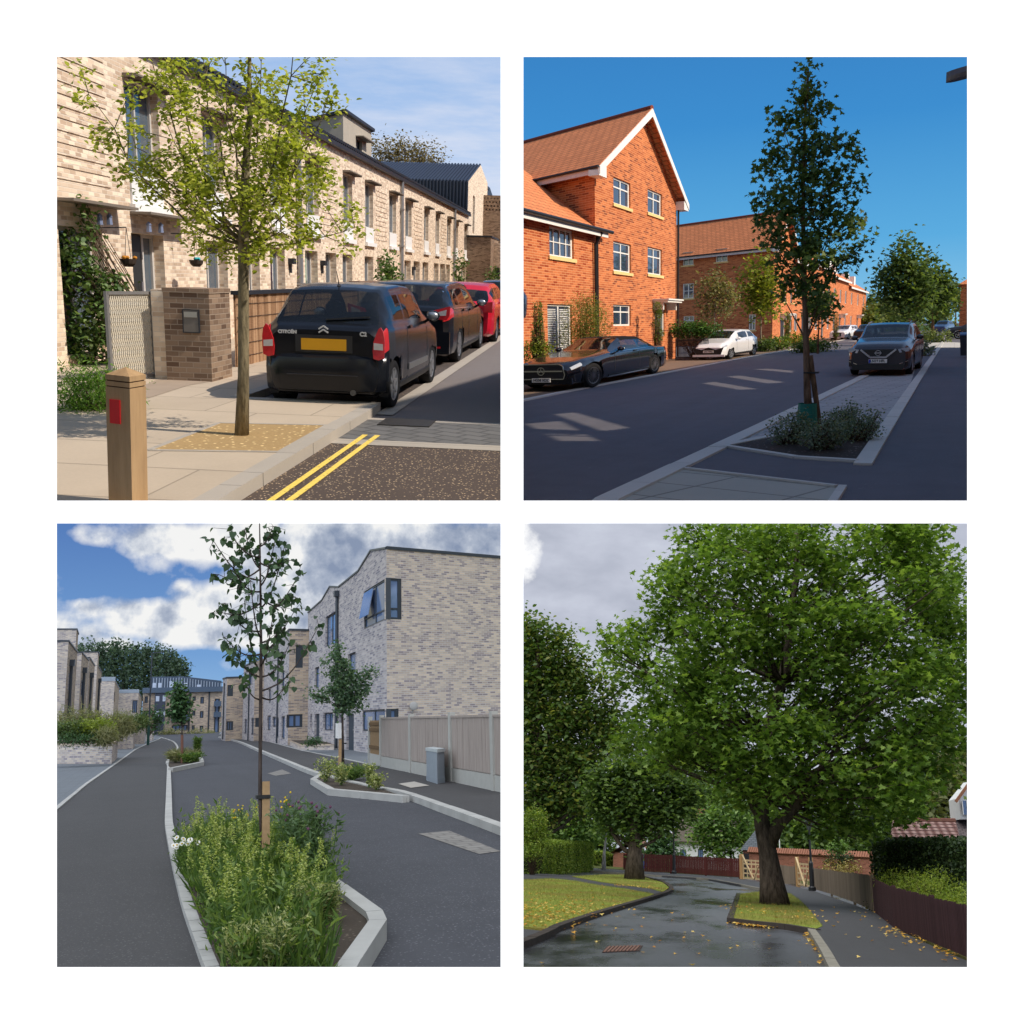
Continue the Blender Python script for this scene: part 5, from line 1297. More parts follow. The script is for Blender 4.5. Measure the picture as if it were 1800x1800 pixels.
AYG = dict(L=3.45, W=1.62, wheels=(.14, .82), wr=.28, paint=paint('white_car_paint', (.78, .79, .82)), spokes=6,
  top=[(0, .85), (.02, .95), (.05, 1.05), (.12, 1.30), (.2, 1.43), (.45, 1.47), (.60, 1.40), (.80, 1.0), (.86, .93), (.95, .82), (.985, .70), (1, .60)],
  belt=[(0, .8), (.05, 1.0), (.3, .97), (.78, .88), (1, .6)], half=[(0, .85), (.03, .95), (.1, 1), (.85, 1), (.94, .95), (1, .80)], tumble=.74,
  side_glass=((.16, .33), (.35, .60)), wind=(.61, .79), rear_glass=(.05, .12), mirror_t=.68, doors=(.34, .68), handles=(.37,), sill=(.22, .74), seats=(.42,),
  lamps=[(.92, .985, 5.8, 8.5, HEADL, 'headlight')])
t, C, fin = place_car(P, 'small_white_car', 'small white hatchback with a black cross-shaped nose parked by the long shaded flank', AYG, G(1283, 631), G(1330, 623), -1)
y = C.L/2
m = MB(); m.extr([(-.60, y-.01, .28), (.60, y-.01, .28), (.74, y-.01, .62), (.35, y-.01, .50), (0, y-.01, .62), (-.35, y-.01, .50), (-.74, y-.01, .62)], (0, .04, 0)); fin(m, 'grille', GRIL, sm=False)
m = MB(); m.extr([(-.26, y+.03, .36), (.26, y+.03, .36), (.26, y+.03, .47), (-.26, y+.03, .47)], (0, .02, 0)); fin(m, 'number_plate', PLW, sm=False)
on_plate(t, C, 'LN16 WKC', y+.055, .415, .09, BLACKP(), 1, sx=.95)
m = MB(); m.box(-.78, .78, y-.1, y+.03, .17, .27); fin(m, 'front_bumper', S['paint'] if False else AYG['paint'])
SUV = dict(L=4.39, W=1.83, wheels=(.20, .80), wr=.345, paint=paint('bronze_grey_paint', (.055, .05, .055), .3), spokes=5, sy=1.5,
  top=[(0, .95), (.02, 1.05), (.08, 1.30), (.16, 1.52), (.3, 1.585), (.5, 1.59), (.58, 1.53), (.735, 1.13), (.78, 1.10), (.90, 1.03), (.96, .96), (.985, .88), (1, .80)],
  belt=[(0, .85), (.05, 1.05), (.3, 1.04), (.72, 1.0), (1, .74)], half=[(0, .85), (.03, .94), (.1, 1), (.85, 1), (.93, .98), (.98, .90), (1, .84)], tumble=.75,
  side_glass=((.10, .22), (.24, .41), (.43, .58)), wind=(.575, .73), rear_glass=(.05, .13), mirror_t=.62, doors=(.23, .42, .66), handles=(.26, .45), sill=(.26, .74), seats=(.48,),
  lamps=[(.94, .99, 6.2, 8.8, HEADL, 'headlight')])
t, C, fin = make_car(P, 'grey_crossover', 'grey crossover car facing the camera in the block-paved bay, plate LN18 HFL', SUV, (G(1549, 661).x, G(1549, 661).y+4.39*.75-.2, 0), math.pi-.03)
y = C.L/2
m = MB(); m.extr([(-.52, y-.01, .80), (-.22, y-.01, .52), (.22, y-.01, .52), (.52, y-.01, .80)], (0, .04, 0)); fin(m, 'grille', GRIL, sm=False)
m = MB(); [m.bar(a, b, .035, .05) for a, b in (((-.50, y+.05, .80), (-.22, y+.05, .57)), ((-.22, y+.05, .57), (.22, y+.05, .57)), ((.22, y+.05, .57), (.50, y+.05, .80)))]; ringy(m, (0, .70), .075, .016, y+.05); m.bar((-.10, y+.055, .70), (.10, y+.055, .70), .015, .03); fin(m, 'grille_chrome', CHROME(), sm=False)
m = MB(); m.extr([(-.26, y+.03, .40), (.26, y+.03, .40), (.26, y+.03, .515), (-.26, y+.03, .515)], (0, .03, 0)); fin(m, 'number_plate', PLW, sm=False)
on_plate(t, C, 'LN18 HFL', y+.066, .457, .105, BLACKP(), 1, sx=.95)
m = MB(); m.box(-.235-.022, -.235+.03, y+.06, y+.063, .405, .51); m.v = [(-v[0], v[1], v[2]) for v in m.v]; fin(m, 'plate_band', plain('blue_plate_band', (.02, .05, .4), .5, .4), sm=False)
m = MB(); m.box(-.72, .72, y-.12, y+.02, .20, .36); fin(m, 'front_bumper', BLACKP())
for s in (-1, 1):
    m = MB(); m.extr([(s*.55, y-.02, .80), (s*.86, y-.10, .86), (s*.86, y-.10, .74), (s*.60, y-.02, .70)], (0, .04, 0)); fin(m, 'headlight', HEADL, sm=False)
    m = MB(); m.extr([(s*.58, y-.02, .38), (s*.84, y-.12, .50), (s*.84, y-.12, .30), (s*.66, y-.02, .28)], (0, .04, 0)); fin(m, 'air_intake', GRIL, sm=False)
    m = MB(); m.bar((s*.60, y+.02, .37), (s*.84, y-.05, .46), .02, .02); fin(m, 'lamp_trim', CHROME(), sm=False)
    m = MB(); m.tube([(s*.66, -C.L*.32, 1.56), (s*.62, -C.L*.1, 1.62), (s*.64, C.L*.04, 1.57)], .018, 5); fin(m, 'roof_rail', SILV())
AUD = dict(SUV, L=4.3, W=1.78, sy=1.8, wr=.32, paint=AYG['paint'], top=[(a, b*.90) for a, b in SUV['top']], belt=[(a, b*.9) for a, b in SUV['belt']])
p = G(1478, 597); t, C, fin = make_car(P, 'white_saloon', 'white saloon car with a dark shield grille parked left of the grey crossover', AUD, (p.x, p.y+4, 0), math.pi-.10)
y = C.L/2; m = MB(); m.extr([(-.42, y, .66), (.42, y, .66), (.36, y, .3), (-.36, y, .3)], (0, .03, 0)); fin(m, 'grille', GRIL, sm=False); m = MB(); m.box(-.25, .25, y+.03, y+.045, .4, .5); fin(m, 'number_plate', PLW, sm=False)
for (x, yp, c, lab, rz, Sx) in ((1523, 591, (.012, .014, .02), 'dark hatchback partly hidden behind the grey crossover', math.pi-.1, AUD), (1562, 579, (.35, .37, .4), 'silver car at the far end of the road, left one of two', math.pi*.5, AUD), (1658, 583, (.03, .07, .16), 'blue car far away on the right beside the trees', math.pi-.2, SUV), (1583, 577, (.40, .42, .45), 'silver car at the far end of the road, right one of two', math.pi*.5, AUD)):
    p = G(x, yp+5 if yp > 588 else yp+2); 
    make_car(P, 'parked_car', lab, dict(Sx, sy=1.2, paint=paint('paint_'+str(int(x)), c)), (p.x, p.y, 0), rz, 'cars parked far along the road', detail=False)
p = G(1690, 596); t, C, fin = make_car(P, 'dark_grey_car', 'dark grey car side-on at the right edge beyond the footpath', dict(SUV, sy=1.1, paint=paint('charcoal_paint', (.03, .033, .04))), (p.x+1.2, p.y+1, 0), math.pi*.5, None)
# ---------------------------------------------------------------- trees and plants of street 2
LM2 = leafmat('dark_maple_leaf', (.05, .09, .026), (.09, .15, .04), (.17, .24, .06), .4); BK2 = bark('brown_bark', (.16, .10, .065)); 
tb = G(1424, 767); Y = tb.y
tr = [tb, P.D(1419, 690, Y), P.D(1417, 600, Y), P.D(1414, 500, Y), P.D(1412, 400, Y), P.D(1412, 300, Y), P.D(1415, 200, Y), P.D(1421, 120, Y)]
bl = PB(P, [(1422, 125, 18), (1414, 160, 22), (1425, 185, 26), (1372, 205, 22), (1412, 225, 30), (1452, 188, 16), (1375, 262, 26), (1405, 290, 36), (1470, 245, 26), (1440, 270, 26), (1495, 285, 22), (1350, 300, 24), (1395, 340, 40), (1450, 320, 32), (1345, 360, 28), (1500, 330, 20), (1410, 395, 50), (1470, 380, 36), (1355, 405, 30), (1500, 405, 22), (1520, 425, 16), (1395, 450, 42), (1445, 440, 46), (1490, 450, 26), (1420, 490, 40), (1385, 490, 18), (1440, 530, 16), (1448, 540, 14), (1375, 520, 12), (1432, 355, 34), (1425, 250, 22)], Y)
tree(P, 'street_tree', 'tall narrow dark-leaved street tree tied to a stake in the planted bed', tr, .055, bl, LM2, BK2, .082, 4300, 'maple', cl=11, rc=.065, shell=.45, twigs=.25, up=.2, sag=.02, fork=1.2, trunk_r1=.012)
t = thing(P, 'tree_stake', 'leaning brown timber stake tied to the dark-leaved tree', 'stake', G(1443, 766)); a = G(1443, 766); b = P.D(1424, 625, Y)
m = MB(); m.tube([a, b], .038, 10); m.build('post', bark('stake_wood', (.17, .10, .06)), t)
m = MB(); c = P.D(1427, 655, Y); m.tube([c+Vector((-.10, -.045, 0)), c+Vector((.09, -.045, 0)), c+Vector((.09, .05, 0)), c+Vector((-.10, .05, 0)), c+Vector((-.10, -.045, 0))], .012, 5); m.build('strap', BLACKP(), t)
g = tb+Vector((-.05, .0, 0)); m = MB(); m.tube([g, g+Vector((0, 0, .48))], [.16, .13], 14, False); based(P, m, 'tree_guard', plain('green_mesh_guard', (.01, .16, .12), .6, .4, 0, .4, 40), g, label='green plastic mesh guard round the foot of the dark-leaved tree', cat='tree guard')
SLV = leafmat('silvery_shrub_leaf', (.10, .14, .09), (.17, .21, .14), (.30, .34, .24), .3)
for i, (x, y, r, h, lab) in enumerate(((1385, 782, 38, .42, 'silvery low shrub on the left side of the tree bed'), (1440, 792, 40, .42, 'silvery low shrub in the front middle of the tree bed'), (1500, 776, 42, .40, 'silvery low shrub on the right side of the tree bed'), (1478, 762, 26, .40, 'silvery low shrub behind the leaning stake'))):
    g = G(x, y); rr = r*g.y/FPX; bush(P, 'bed_shrub', lab, [(g+Vector((0, 0, h*.45)), (rr, rr*1.3, h*.5)), (g+Vector((rr*.5, .1, h*.6)), (rr*.6, rr*.7, h*.55))], None, 1500, SLV, .036, 'oval', 'silvery shrubs in the tree bed', cl=8, rc=.05)
def lollipop(lab, base, trunk_px, blobs, lm, bk, size, n, group=None, Y=None, r=.05, shape='quad', **kw):
    Y = Y or base.y; base = Vector((P.D(trunk_px[0][0], 570, Y).x, Y, 0))
    Y = Y or base.y; trk = [Vector((base.x, base.y, 0))]+[P.D(x, y, Y) for x, y in trunk_px]
    return tree(P, 'street_tree', lab, trk, r, PB(P, blobs, Y, .5), lm, bk, size, n, shape, group=group, **kw)
YG = leafmat('yellow_green_leaf', (.12, .16, .02), (.22, .27, .03), (.36, .38, .06), .4); OL = leafmat('olive_silver_leaf', (.12, .13, .05), (.22, .22, .09), (.36, .34, .16), .35)
b = G(1257, 615); lollipop('thin pale-barked tree with sparse olive leaves behind the white hatchback', b, [(1256, 560), (1257, 500)], [(1255, 495, 16), (1275, 510, 14), (1240, 515, 14), (1270, 540, 14), (1245, 540, 12), (1282, 530, 10), (1262, 520, 16), (1238, 555, 9)], OL, bark('pale_bark', (.42, .38, .32)), .17, 1500, Y=54, cl=6, rc=.3, shell=.3)
b = G(1340, 605); lollipop('bright yellow-green young tree in front of the shaded flank', b, [(1338, 560), (1336, 500)], [(1336, 458, 12), (1330, 478, 18), (1345, 490, 18), (1325, 510, 22), (1346, 520, 20), (1335, 535, 20), (1318, 500, 12), (1356, 505, 12), (1350, 545, 14)], YG, bark('pale_bark2', (.3, .26, .2)), .26, 1700, Y=62, cl=6, rc=.4, shell=.3)
b = G(1440, 612); lollipop('small dark young tree standing behind the tall street tree', b, [(1439, 575), (1438, 540)], [(1438, 525, 18), (1450, 540, 14), (1428, 538, 14), (1440, 548, 14)], LM2, BK2, .25, 900, Y=56, cl=6, rc=.3)
b = G(1598, 590); lollipop('broad dark tree right of the road beyond the grey crossover', b, [(1598, 560), (1594, 500), (1592, 450)], [(1589, 432, 16), (1585, 455, 22), (1600, 470, 26), (1575, 480, 24), (1615, 490, 22), (1560, 500, 20), (1590, 505, 32), (1620, 520, 26), (1575, 525, 26), (1550, 510, 10), (1602, 540, 24)], LM2, BK2, .32, 3600, Y=75, cl=7, rc=.4, r=.12)
b = G(1640, 590); lollipop('second dark tree further right with a ragged top', b, [(1640, 560), (1640, 500), (1636, 470)], [(1632, 460, 12), (1645, 485, 20), (1630, 500, 22), (1655, 505, 18), (1640, 525, 26), (1660, 530, 16), (1615, 530, 20), (1665, 500, 8)], LM2, BK2, .36, 2600, Y=85, cl=7, rc=.4, r=.12)
FARG = leafmat('far_tree_leaf', (.07, .12, .03), (.13, .18, .05), (.24, .28, .08), .4)
for i, (x, y, r, YY, lab) in enumerate(((1535, 530, 14, 200, 'distant round green tree left of the far trees'), (1553, 545, 13, 170, 'distant yellow-green tree beside the road end'), (1680, 520, 16, 190, 'distant light green tree near the right edge'), (1610, 550, 16, 180, 'distant green tree behind the two dark trees'), (1650, 552, 14, 175, 'distant green tree right of the dark trees'), (1575, 553, 13, 185, 'distant olive tree behind the silver cars'), (1528, 556, 11, 165, 'distant small green tree by the terrace end'))):
    b = Vector((P.D(x, 560, YY).x, YY, 0)); tree(P, 'distant_tree', lab, [b, b+up*2, P.D(x, y, YY)], .2, PB(P, [(x, y, r), (x-r*.6, y+r*.4, r*.7), (x+r*.7, y+r*.4, r*.6), (x, y+r, r*.8)], YY), FARG, BK2, .6, 700, 'quad', group='distant trees beyond the road end', cl=5, rc=.8)
m = MB(); 
t = thing(P, 'far_pitched_house', 'distant low house roof seen between the far trees', 'house', P.D(1560, 560, 230)*1.0)
a = P.D(1545, 543, 230); b = P.D(1575, 543, 230); m.box(a.x, b.x, 230, 236, 0, a.z); m.build('wall', plain('far_wall', (.3, .25, .2), .9, .1), t); m = MB(); m.extr([(a.x-1, 229, a.z), (b.x+1, 229, a.z), (b.x-1, 233, a.z+1.8), (a.x+1, 233, a.z+1.8)], (0, .2, -.2)); m.build('roof', plain('far_roof', (.20, .17, .17), .8, .2), t)
# topiary, hedges, shrubs by the houses
TOP = leafmat('topiary_leaf', (.07, .12, .015), (.14, .21, .03), (.26, .34, .05), .3)
def topiary(lab, x, balls, X):
    b = P.W(x, balls[-1][0]+balls[-1][1], X); bb = Vector((b.x, b.y, 0)); k = b.y/FPX
    cs = [(P.D(x+(q[2] if len(q) > 2 else 0), q[0], b.y), (q[1]*.9*k*1.0, q[1]*.9*k, q[1]*k)) for q in balls]
    return bush(P, 'spiral_topiary', lab, cs, None, 2600, TOP, .045, 'quad', 'clipped topiaries', cl=6, rc=.03, shell=.8, cat='topiary', base=bb)
topiary('tall clipped spiral topiary at the left edge by the shuttered window', 945, [(538, 9), (552, 10), (566, 12), (587, 14), (606, 16), (618, 12)], XF+1.3)
topiary('clipped topiary beside the white-hooded front door', 1157, [(540, 9, -2), (552, 8), (570, 8, -4), (585, 9, 2), (595, 8)], XF+1.0)
for (x, lab) in ((1384, 'clipped dark topiary by the far black door'), (1469, 'small clipped topiary further along the terrace')): topiary(lab, x, [(553, 5), (564, 6), (576, 6), (587, 6)], XF+3)
bush(P, 'garden_shrub', 'large feathery green shrub in front of the drainpipe', [(P.D(1025, 560, 34), (.9, .6, .85)), (P.D(1015, 590, 34), (.9, .6, .7)), (P.D(1045, 575, 34), (.6, .5, .8)), (P.D(1032, 535, 34), (.4, .3, .4))], None, 5200, leafmat('feathery_olive', (.10, .14, .02), (.20, .24, .04), (.34, .36, .10), .4), .10, 'lance', cl=8, rc=.14, base=Vector((P.D(1025, 600, 34).x, 34, 0)))
bush(P, 'flower_bed', 'low yellow-green planting at the foot of the left house wall', [(P.D(935, 618, 29), (.5, .5, .35)), (P.D(955, 614, 29), (.4, .4, .25))], None, 900, YG, .07, 'oval', cl=6, rc=.08)
t = bush(P, 'clipped_hedge', 'glossy green hedge above the black railings beside the tall house', [(P.D(x, 580, 50), (.8, .5, .38)) for x in (1198, 1215, 1232, 1246)], None, 2200, leafmat('glossy_hedge', (.03, .09, .015), (.07, .17, .03), (.14, .27, .06), .3), .12, 'oval', cl=6, rc=.1, base=Vector((P.D(1220, 600, 50).x, 50, 0)), cat='hedge')
t = thing(P, 'iron_railings', 'black iron railings in front of the glossy hedge', 'railings', P.D(1215, 600, 48)*1.0); m = MB(); a = P.D(1188, 590, 48); b = P.D(1245, 590, 48)
n = 26
for i in range(n+1): x = a.x+(b.x-a.x)*i/n; m.tube([(x, 48, 0), (x, 48, 1.05)], .018, 5)
m.build('bars', BLK, t); m = MB(); m.box(a.x, b.x, 47.97, 48.03, .95, 1.0); m.box(a.x, b.x, 47.97, 48.03, .12, .17); m.build('rails', BLK, t)
for (x, y, YY, rx, h, lab) in ((1365, 583, 64, 1.1, .9, 'dark clipped shrub left of the far black door'), (1345, 585, 62, .7, .7, 'dark shrub under the yellow-green tree'), (1405, 578, 68, 1.0, 1.1, 'spiky yellow-green planting in front of the terrace'), (1436, 586, 60, 1.2, .75, 'rounded dark shrub under the small dark young tree'), (1418, 588, 58, .8, .6, 'low dark shrub at the kerb behind the tall street tree'), (1612, 612, 50, .8, .6, 'low shrub in the bed right of the grey crossover'), (1645, 588, 80, 1.6, .9, 'shrubs in the bed beyond the grey crossover'), (1625, 586, 84, 1.2, .8, 'dark shrubs under the broad dark tree')):
    c = P.D(x, y, YY); bush(P, 'garden_shrub', lab, [(Vector((c.x, YY, h*.5)), (rx, .6, h*.55))], None, 800, [TOP, LM2, YG, LM2, LM2, SLV, FARG, LM2][[1365, 1345, 1405, 1436, 1418, 1612, 1645, 1625].index(x)], .14, 'oval', cl=6, rc=.12)
# street lamp reaching in from the right, wheelie bin
t = thing(P, 'street_lamp', 'grey lamp head on an arm reaching in at the top right corner', 'street lamp', (1.45, 14, 0)); h0 = P.D(1663, 141, 14); 
m = MB(); m.tube([(1.45, 14, 0), (1.45, 14, h0.z+.15)], .06, 10); m.tube([(1.45, 14, h0.z+.15), (h0.x+.25, 14, h0.z+.10)], .025, 8); m.build('post', DARKM, t)
m = MB(); n = 12
for i in range(n+1):
    u = i/n; w_ = .11*math.sqrt(max(.02, 1-(1-min(1, u*3.2))**2)); x = h0.x+.62*u; z = h0.z+.10*u
    m.v += [(x, 14-w_, z+.02), (x, 14+w_, z+.02), (x, 14+w_*.6, z+.09), (x, 14-w_*.6, z+.09), (x, 14-w_*.9, z-.03), (x, 14+w_*.9, z-.03)]
for i in range(n):
    a = i*6
    for k, l in ((4, 0), (0, 3), (3, 2), (2, 1), (1, 5), (5, 4)): m.f.append((a+k, a+l, a+6+l, a+6+k))
m.f += [(4, 0, 3, 2, 1, 5)]; m.build('lamp_head', plain('lamp_grey', (.10, .08, .085), .4, .5), t)
m = MB(); m.box(h0.x+.32, h0.x+.52, 13.93, 14.07, h0.z+.0, h0.z+.02); m.build('lens', plain('lamp_lens', (.5, .55, .6), .2, .6), t)
g = G(1697, 628); t = thing(P, 'wheelie_bin', 'dark blue wheelie bin at the right edge by the footpath', 'wheelie bin', g); m = MB(); m.hexa([(g.x-.2, g.y-.25, .08), (g.x+.3, g.y-.25, .08), (g.x+.3, g.y+.25, .08), (g.x-.2, g.y+.25, .08), (g.x-.27, g.y-.3, .95), (g.x+.35, g.y-.3, .95), (g.x+.35, g.y+.3, .95), (g.x-.27, g.y+.3, .95)]); m.build('body', plain('bin_blue', (.015, .02, .035), .5, .4), t)
m = MB(); m.hexa([(g.x-.3, g.y-.34, .95), (g.x+.38, g.y-.34, .95), (g.x+.38, g.y+.34, .95), (g.x-.3, g.y+.34, .95), (g.x-.27, g.y-.3, 1.0), (g.x+.35, g.y-.3, 1.0), (g.x+.35, g.y+.3, 1.08), (g.x-.27, g.y+.3, 1.08)]); m.build('lid', plain('bin_lid', (.05, .10, .22), .4, .4), t)
# ================================================================== STREET 3: new street with planted beds, clouds
P = P3; G = P.G; up = Vector((0, 0, 1))
CL3 = [(225, 930, 80, 38, 1.2), (268, 965, 45, 38, 1.1), (175, 938, 45, 16, .8), (330, 945, 45, 30, .9), (375, 968, 60, 22, .9), (430, 945, 60, 40, 1), (330, 1025, 16, 10, .7), (125, 1085, 60, 32, .8), (160, 1065, 30, 18, .7), (118, 1115, 60, 35, 1.1), (195, 1115, 40, 26, 1.1), (150, 1060, 14, 12, .5),
  (210, 1062, 50, 26, 1.2), (270, 1082, 60, 30, 1.2), (350, 1060, 60, 38, 1.3), (330, 1105, 110, 36, 1.1), (420, 1075, 70, 60, 1.2), (200, 1135, 70, 14, .9), (480, 1040, 70, 80, 1.2), (560, 980, 110, 110, 1.4), (680, 950, 150, 90, 1.4), (820, 960, 140, 90, 1.4), (640, 1100, 120, 120, 1.3), (380, 1110, 90, 26, 1), (362, 1158, 9, 5, .7), (415, 1165, 40, 16, .8), (530, 1130, 80, 60, 1.2), (100, 1005, 10, 6, .6), (900, 1050, 120, 120, 1.4)]
def cover3(px, py):
    s = 0
    for x, y, a, b, w_ in CL3:
        d = ((px-x)/a)**2+((py-y)/b)**2
        if d < 2.2: s = max(s, 0)+w_*max(0, 1-d/1.75)*.56
    return min(1.6, s)
def b3(t):
    d, x = elev(t)
    base = t.ramp(t.math('MULTIPLY', x.outputs[2], 4.6), [(0, lin((150, 190, 228))), (.3, lin((116, 160, 212))), (1, lin((76, 114, 180)))])
    at = t.n('ShaderNodeAttribute'); at.attribute_name = 'cover'
    n1 = t.noise(d, 13, 8, .56); n2 = t.noise(d, 34, 6, .6)
    k = t.math('ADD', at.outputs['Fac'], t.math('MULTIPLY', t.math('SUBTRACT', n1, .5), 2.6))
    kk = t.ramp(k, [(.22, (0, 0, 0)), (.46, (.42,)*3), (.82, (1, 1, 1))])
    mp = t.n('ShaderNodeMapping'); mp.inputs['Location'].default_value = (.012, 0, -.018); t.l(d, mp.inputs[0]); n3 = t.noise(mp.outputs[0], 13, 8, .56)
    sh = t.math('ADD', t.math('MULTIPLY', t.math('SUBTRACT', n1, n3), 4.2), t.math('SUBTRACT', 1.32, t.math('MULTIPLY', at.outputs['Fac'], .52)), True)
    cc = t.ramp(sh, [(0, lin((136, 150, 176))), (.4, lin((172, 182, 200))), (.75, lin((216, 221, 229))), (1, lin((244, 244, 243)))])
    return t.mix(kk, base, cc)
sky_dome(P, sky_mat('cumulus_sky', b3), -60, 899, 901, 1330, att=cover3)
# ---------------------------------------------------------------- ground
ROAD3 = asphalt('fresh_blue_black_asphalt', (.056, .058, .068), (.14, .14, .16), dens=.40, scale=62, patch=.6, rough=.8, spec=.2)
FOOT3 = asphalt('footway_asphalt', (.056, .055, .058), (.13, .13, .13), dens=.45, scale=70, patch=.3, rough=.8, spec=.2)
PAV3 = slabs('grey_block_pavers', (.13, .145, .165), .55, .22, gap=.012, joint=.6, var=.12, speck=50)
KRB3 = plain('new_concrete_kerb', (.36, .36, .35), .85, .2, 0, .28, 2.2)
sheet(P, 'road', [P.HD(-300, 1272)*700, P.HD(1200, 1272)*700, Vector((30, 3.5, 0)), Vector((-12, 3.5, 0))], ROAD3, 0)
wl = [(88, 1430), (150, 1379), (205, 1341), (237, 1318), (262, 1306), (278, 1300), (284, 1296)]
sheet(P, 'driveway_paving', [G(*p) for p in wl]+[G(270, 1291), G(80, 1300), G(-60, 1320), G(-60, 1440)], PAV3, .008)
ik = [(284, 1296), (303, 1302), (313, 1312), (310, 1325), (297, 1338), (299, 1345), (301, 1400), (302, 1437), (305, 1457), (316, 1500), (340, 1578), (372, 1655), (392, 1700), (420, 1755)]
sheet(P, 'footway', [G(*p) for p in ik]+[Vector((-1.0, 3.6, 0)), Vector((-8, 3.6, 0)), G(60, 1455)]+[G(*p) for p in wl], FOOT3, .006)
kerb(P, 'edging_line', [G(*p) for p in wl], -.02, .07, KRB3, .03, kind='structure')
kerb(P, 'kerb', smoothline([G(x, y, .05) for x, y in ik], 4), -.01, .11, KRB3, .06, kind='structure')
# right pavement, a step up
rk = [(386, 1295), (420, 1303), (455, 1317), (500, 1335), (560, 1358), (640, 1378), (712, 1392), (790, 1418), (880, 1449), (960, 1478)]
bk = [(386, 1290), (430, 1296), (470, 1303), (530, 1319), (600, 1333), (660, 1346), (760, 1366), (880, 1390), (960, 1406)]
raised(P, 'pavement', [G(x, y, .1) for x, y in rk]+[G(x, y, .1) for x, y in bk[::-1]], FOOT3, .10, kind='structure')
kerb(P, 'kerb', smoothline([G(x, y, .1) for x, y in rk], 4), -.04, .12, KRB3, .115, kind='structure')
sheet(P, 'front_court_paving', [G(x, y, .1) for x, y in bk]+[Vector((30, 20, 0)), Vector((30, 60, 0)), Vector((14, 110, 0)), Vector((11, 160, 0)), G(386, 1287)], PAV3, .07)
kerb(P, 'edging_line', [G(x, y, .1) for x, y in bk[:6]], -.03, .05, KRB3, .118, kind='structure')
SOIL = asphalt('dark_bed_soil', (.045, .034, .026), (.22, .18, .14), dens=.5, scale=40, patch=.3)
b1_ = [G(552, 1371, .1), G(583, 1389, .1), G(640, 1394, .1), G(715, 1401, .1), G(640, 1375, .1), G(575, 1357, .1)]
raised(P, 'soil_bed', b1_, SOIL, .09, kind='structure'); kerb(P, 'kerb', [G(575, 1357, .1)]+b1_[:4], -.06, .09, KRB3, .13, kind='structure')
b2_ = [G(296, 1346, .05), G(302, 1352, .1), G(357, 1341, .1), G(352, 1326, .1), G(322, 1318, .05), G(300, 1330, .05)]
raised(P, 'soil_bed', b2_, SOIL, .09, kind='structure'); kerb(P, 'kerb', b2_[1:4], -.12, .04, KRB3, .14, kind='structure')
b0_ = [G(318, 1500, .1), G(380, 1478, .1), G(480, 1480, .1), G(545, 1528, .1), G(590, 1565, .1), G(655, 1615, .1), G(604, 1700, .1), G(585, 1725, .1), G(402, 1725, .1), G(392, 1700, .1), G(372, 1655, .1), G(340, 1578, .1)]
raised(P, 'soil_bed', b0_, SOIL, .10, kind='structure'); 
kr = MB(); pr = [G(380, 1478, .1), G(480, 1482, .1), G(590, 1566, .1), G(650, 1613, .1), G(656, 1628, .1), G(606, 1700, .1), G(565, 1770, .1)]
kerb(P, 'kerb', pr, -.10, .03, KRB3, .145, kind='structure')
for q, lab in (([G(700, 1377, .12), G(728, 1373, .12), G(755, 1380, .12), G(722, 1384, .12)], 'pale'),): sheet(P, 'inspection_cover', q, plain('pale_cover', (.36, .34, .31), .8, .2), .112)
SETT = slabs('sett_panel', (.20, .19, .18), .28, .2, gap=.02, joint=.4, var=.2)
sheet(P, 'sett_panel', [G(735, 1466), G(790, 1461), G(880, 1497), G(842, 1502)], SETT, .006)
sheet(P, 'sett_panel', [G(470, 1360), G(496, 1353), G(512, 1360), G(485, 1364)], SETT, .006)
# ---------------------------------------------------------------- corner house and its row
BR3 = brick('mixed_grey_buff_brick', lin((182, 174, 172)), lin((148, 142, 146)), lin((176, 178, 184)), w=.42, h=.10, ms=.012, extra=lin((120, 116, 128)), stain=.15)
BR3b = brick('warm_buff_brick', lin((184, 164, 142)), lin((150, 136, 124)), lin((172, 168, 164)), w=.34, h=.10, ms=.012, extra=lin((120, 110, 110)), stain=.15)
BR3f = brick('mixed_brick_flank', lin((196, 182, 166)), lin((156, 146, 144)), lin((184, 183, 186)), w=.27, h=.085, ms=.012, extra=lin((126, 118, 128)), stain=.15)
GF = plain('dark_grey_frame', (.035, .045, .06), .4, .4, .1); GL3 = glassmat('sky_reflection_glass', (.13, .20, .36), 0, .05, 1.0); DR = plain('slate_blue_door', (.03, .045, .065), .5, .4)  # blue sky reflection is put into the glass colour
X3 = 8.9; C0 = P.W(680, 1250, X3); W3 = Wall(P, (X3, 0), (0, 1)); yC = C0.y
dR = P.HD(3315, 1272)
t = thing(P, 'corner_house', 'large three-storey pale mixed brick corner house with a wraparound upper window', 'house', (X3, yC, 0))
prof = [(680, 964), (652, 969), (630, 1005), (595, 1033), (580, 1032), (566, 1056), (541.5, 1078)]
pp = [P.W(x, y, X3) for x, y in prof]; pp[0].y = yC
H = [W3.hole(*h) for h in ((572, 590, 1085, 1138), (553, 561, 1174, 1211), (611.5, 625, 1150, 1190), (568, 585, 1253, 1284), (545, 548.5, 1255, 1282), (596, 601, 1256, 1282))]
D3 = [W3.hole(*h) for h in ((553, 561.5, 1255, 1306), (609, 622, 1255, 1322))]; D3 = [(a, b, .05, d) for a, b, c, d in D3]
cw = W3.hole(638, 680, 1041, 1100); cz1 = P.W(680, 1015, X3).z; cz0 = P.W(680, 1088, X3).z; ca = P.W(640, 1070, X3).y
cwin = (yC, ca, cz0, cz1)
gz1 = P.W(680, 1246, X3).z; gz0 = P.W(638, 1285, X3).z; gwin = (yC, P.W(637, 1266, X3).y, gz0, gz1)
ztop = min(p.z for p in pp)
